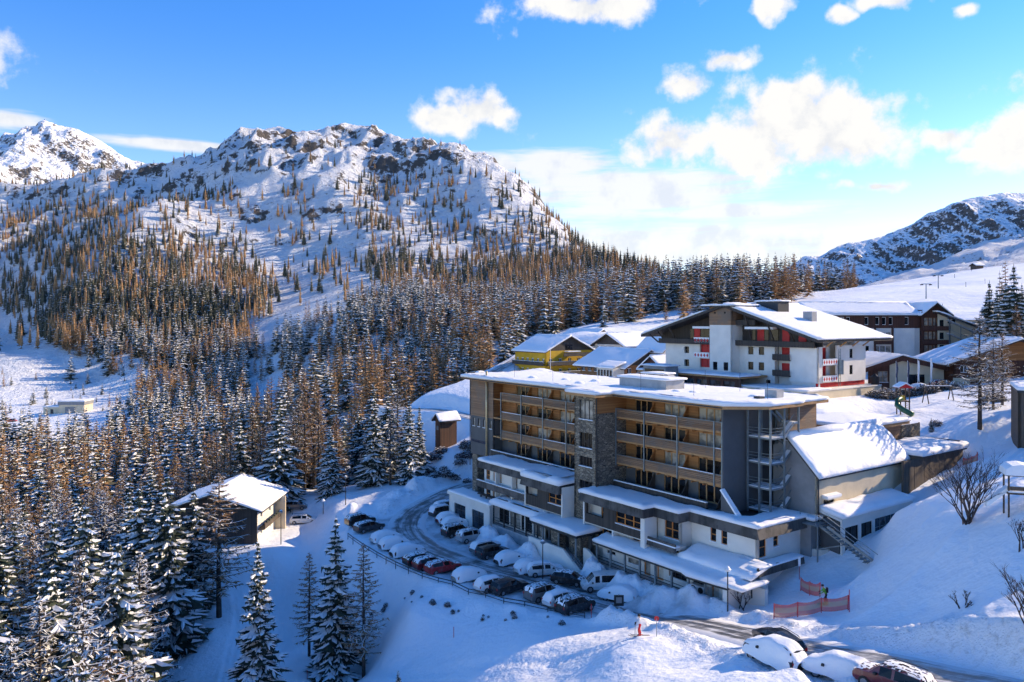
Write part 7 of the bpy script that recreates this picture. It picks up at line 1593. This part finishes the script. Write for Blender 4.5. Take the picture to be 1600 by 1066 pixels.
# the rest: instanced on points
def forest(name, spots, protos, label):
    me = bpy.data.meshes.new(name); n = len(spots)
    me.from_pydata([(s[0], s[1], s[2] - 0.3) for s in spots], [], [])
    rnd = np.random.default_rng(5)
    def att(k, typ, arr):
        a = me.attributes.new(k, typ, 'POINT'); a.data.foreach_set('vector' if typ == 'FLOAT_VECTOR' else 'value', np.asarray(arr).ravel())
    hs_ = np.array([s[4] for s in spots]) / NH; wd = hs_ * rnd.uniform(0.8, 1.5, n)
    att('tscale', 'FLOAT_VECTOR', np.stack([wd, wd, hs_], -1).astype(np.float32))
    att('trot', 'FLOAT_VECTOR', np.stack([np.zeros(n), np.zeros(n), rnd.uniform(0, 6.28, n)], -1).astype(np.float32))
    att('tidx', 'INT', rnd.integers(0, len(protos), n).astype(np.int32))
    o = link(name, me)
    ng = bpy.data.node_groups.new(name, 'GeometryNodeTree')
    ng.interface.new_socket('Geometry', in_out='INPUT', socket_type='NodeSocketGeometry'); ng.interface.new_socket('Geometry', in_out='OUTPUT', socket_type='NodeSocketGeometry')
    gi = ng.nodes.new('NodeGroupInput'); go = ng.nodes.new('NodeGroupOutput')
    g2i = ng.nodes.new('GeometryNodeGeometryToInstance')
    for pm in reversed(protos):
        po = bpy.data.objects.new(name + '_kind', pm)
        oi = ng.nodes.new('GeometryNodeObjectInfo'); oi.inputs['Object'].default_value = po; oi.inputs['As Instance'].default_value = True
        ng.links.new(oi.outputs['Geometry'], g2i.inputs[0])
    iop = ng.nodes.new('GeometryNodeInstanceOnPoints'); iop.inputs['Pick Instance'].default_value = True
    ng.links.new(gi.outputs[0], iop.inputs['Points']); ng.links.new(g2i.outputs[0], iop.inputs['Instance'])
    def na(k, typ, sock):
        nd = ng.nodes.new('GeometryNodeInputNamedAttribute'); nd.data_type = typ; nd.inputs['Name'].default_value = k
        ng.links.new(nd.outputs[0], sock)
    na('tidx', 'INT', iop.inputs['Instance Index']); na('tscale', 'FLOAT_VECTOR', iop.inputs['Scale'])
    e2r = ng.nodes.new('FunctionNodeEulerToRotation'); na('trot', 'FLOAT_VECTOR', e2r.inputs[0]); ng.links.new(e2r.outputs[0], iop.inputs['Rotation'])
    ng.links.new(iop.outputs[0], go.inputs[0])
    md = o.modifiers.new('trees', 'NODES'); md.node_group = ng
    tag(o, label, 'forest', kind='stuff')
    return o
for kind in ('spruce', 'larch'):
    F = FOREST[kind]
    mid = [s for s in F if s[1] < 520]; far = [s for s in F if s[1] >= 520]
    forest(kind + '_forest', mid, [p[1] for p in (SPRUCE_MID if kind == 'spruce' else LARCH_MID)], 'wood of snowy dark spruces in the valley and behind the village' if kind == 'spruce' else 'wood of bare brown larches in the valley and behind the village')
    forest('mountain_' + kind + '_forest', far, SPRUCE_FAR if kind == 'spruce' else LARCH_FAR, 'scattered dark spruces climbing the snowy mountain flank' if kind == 'spruce' else 'scattered brown larches climbing the snowy mountain flank')
print('SPOTS', len(SPOTS), {k: len(v) for k, v in FOREST.items()})
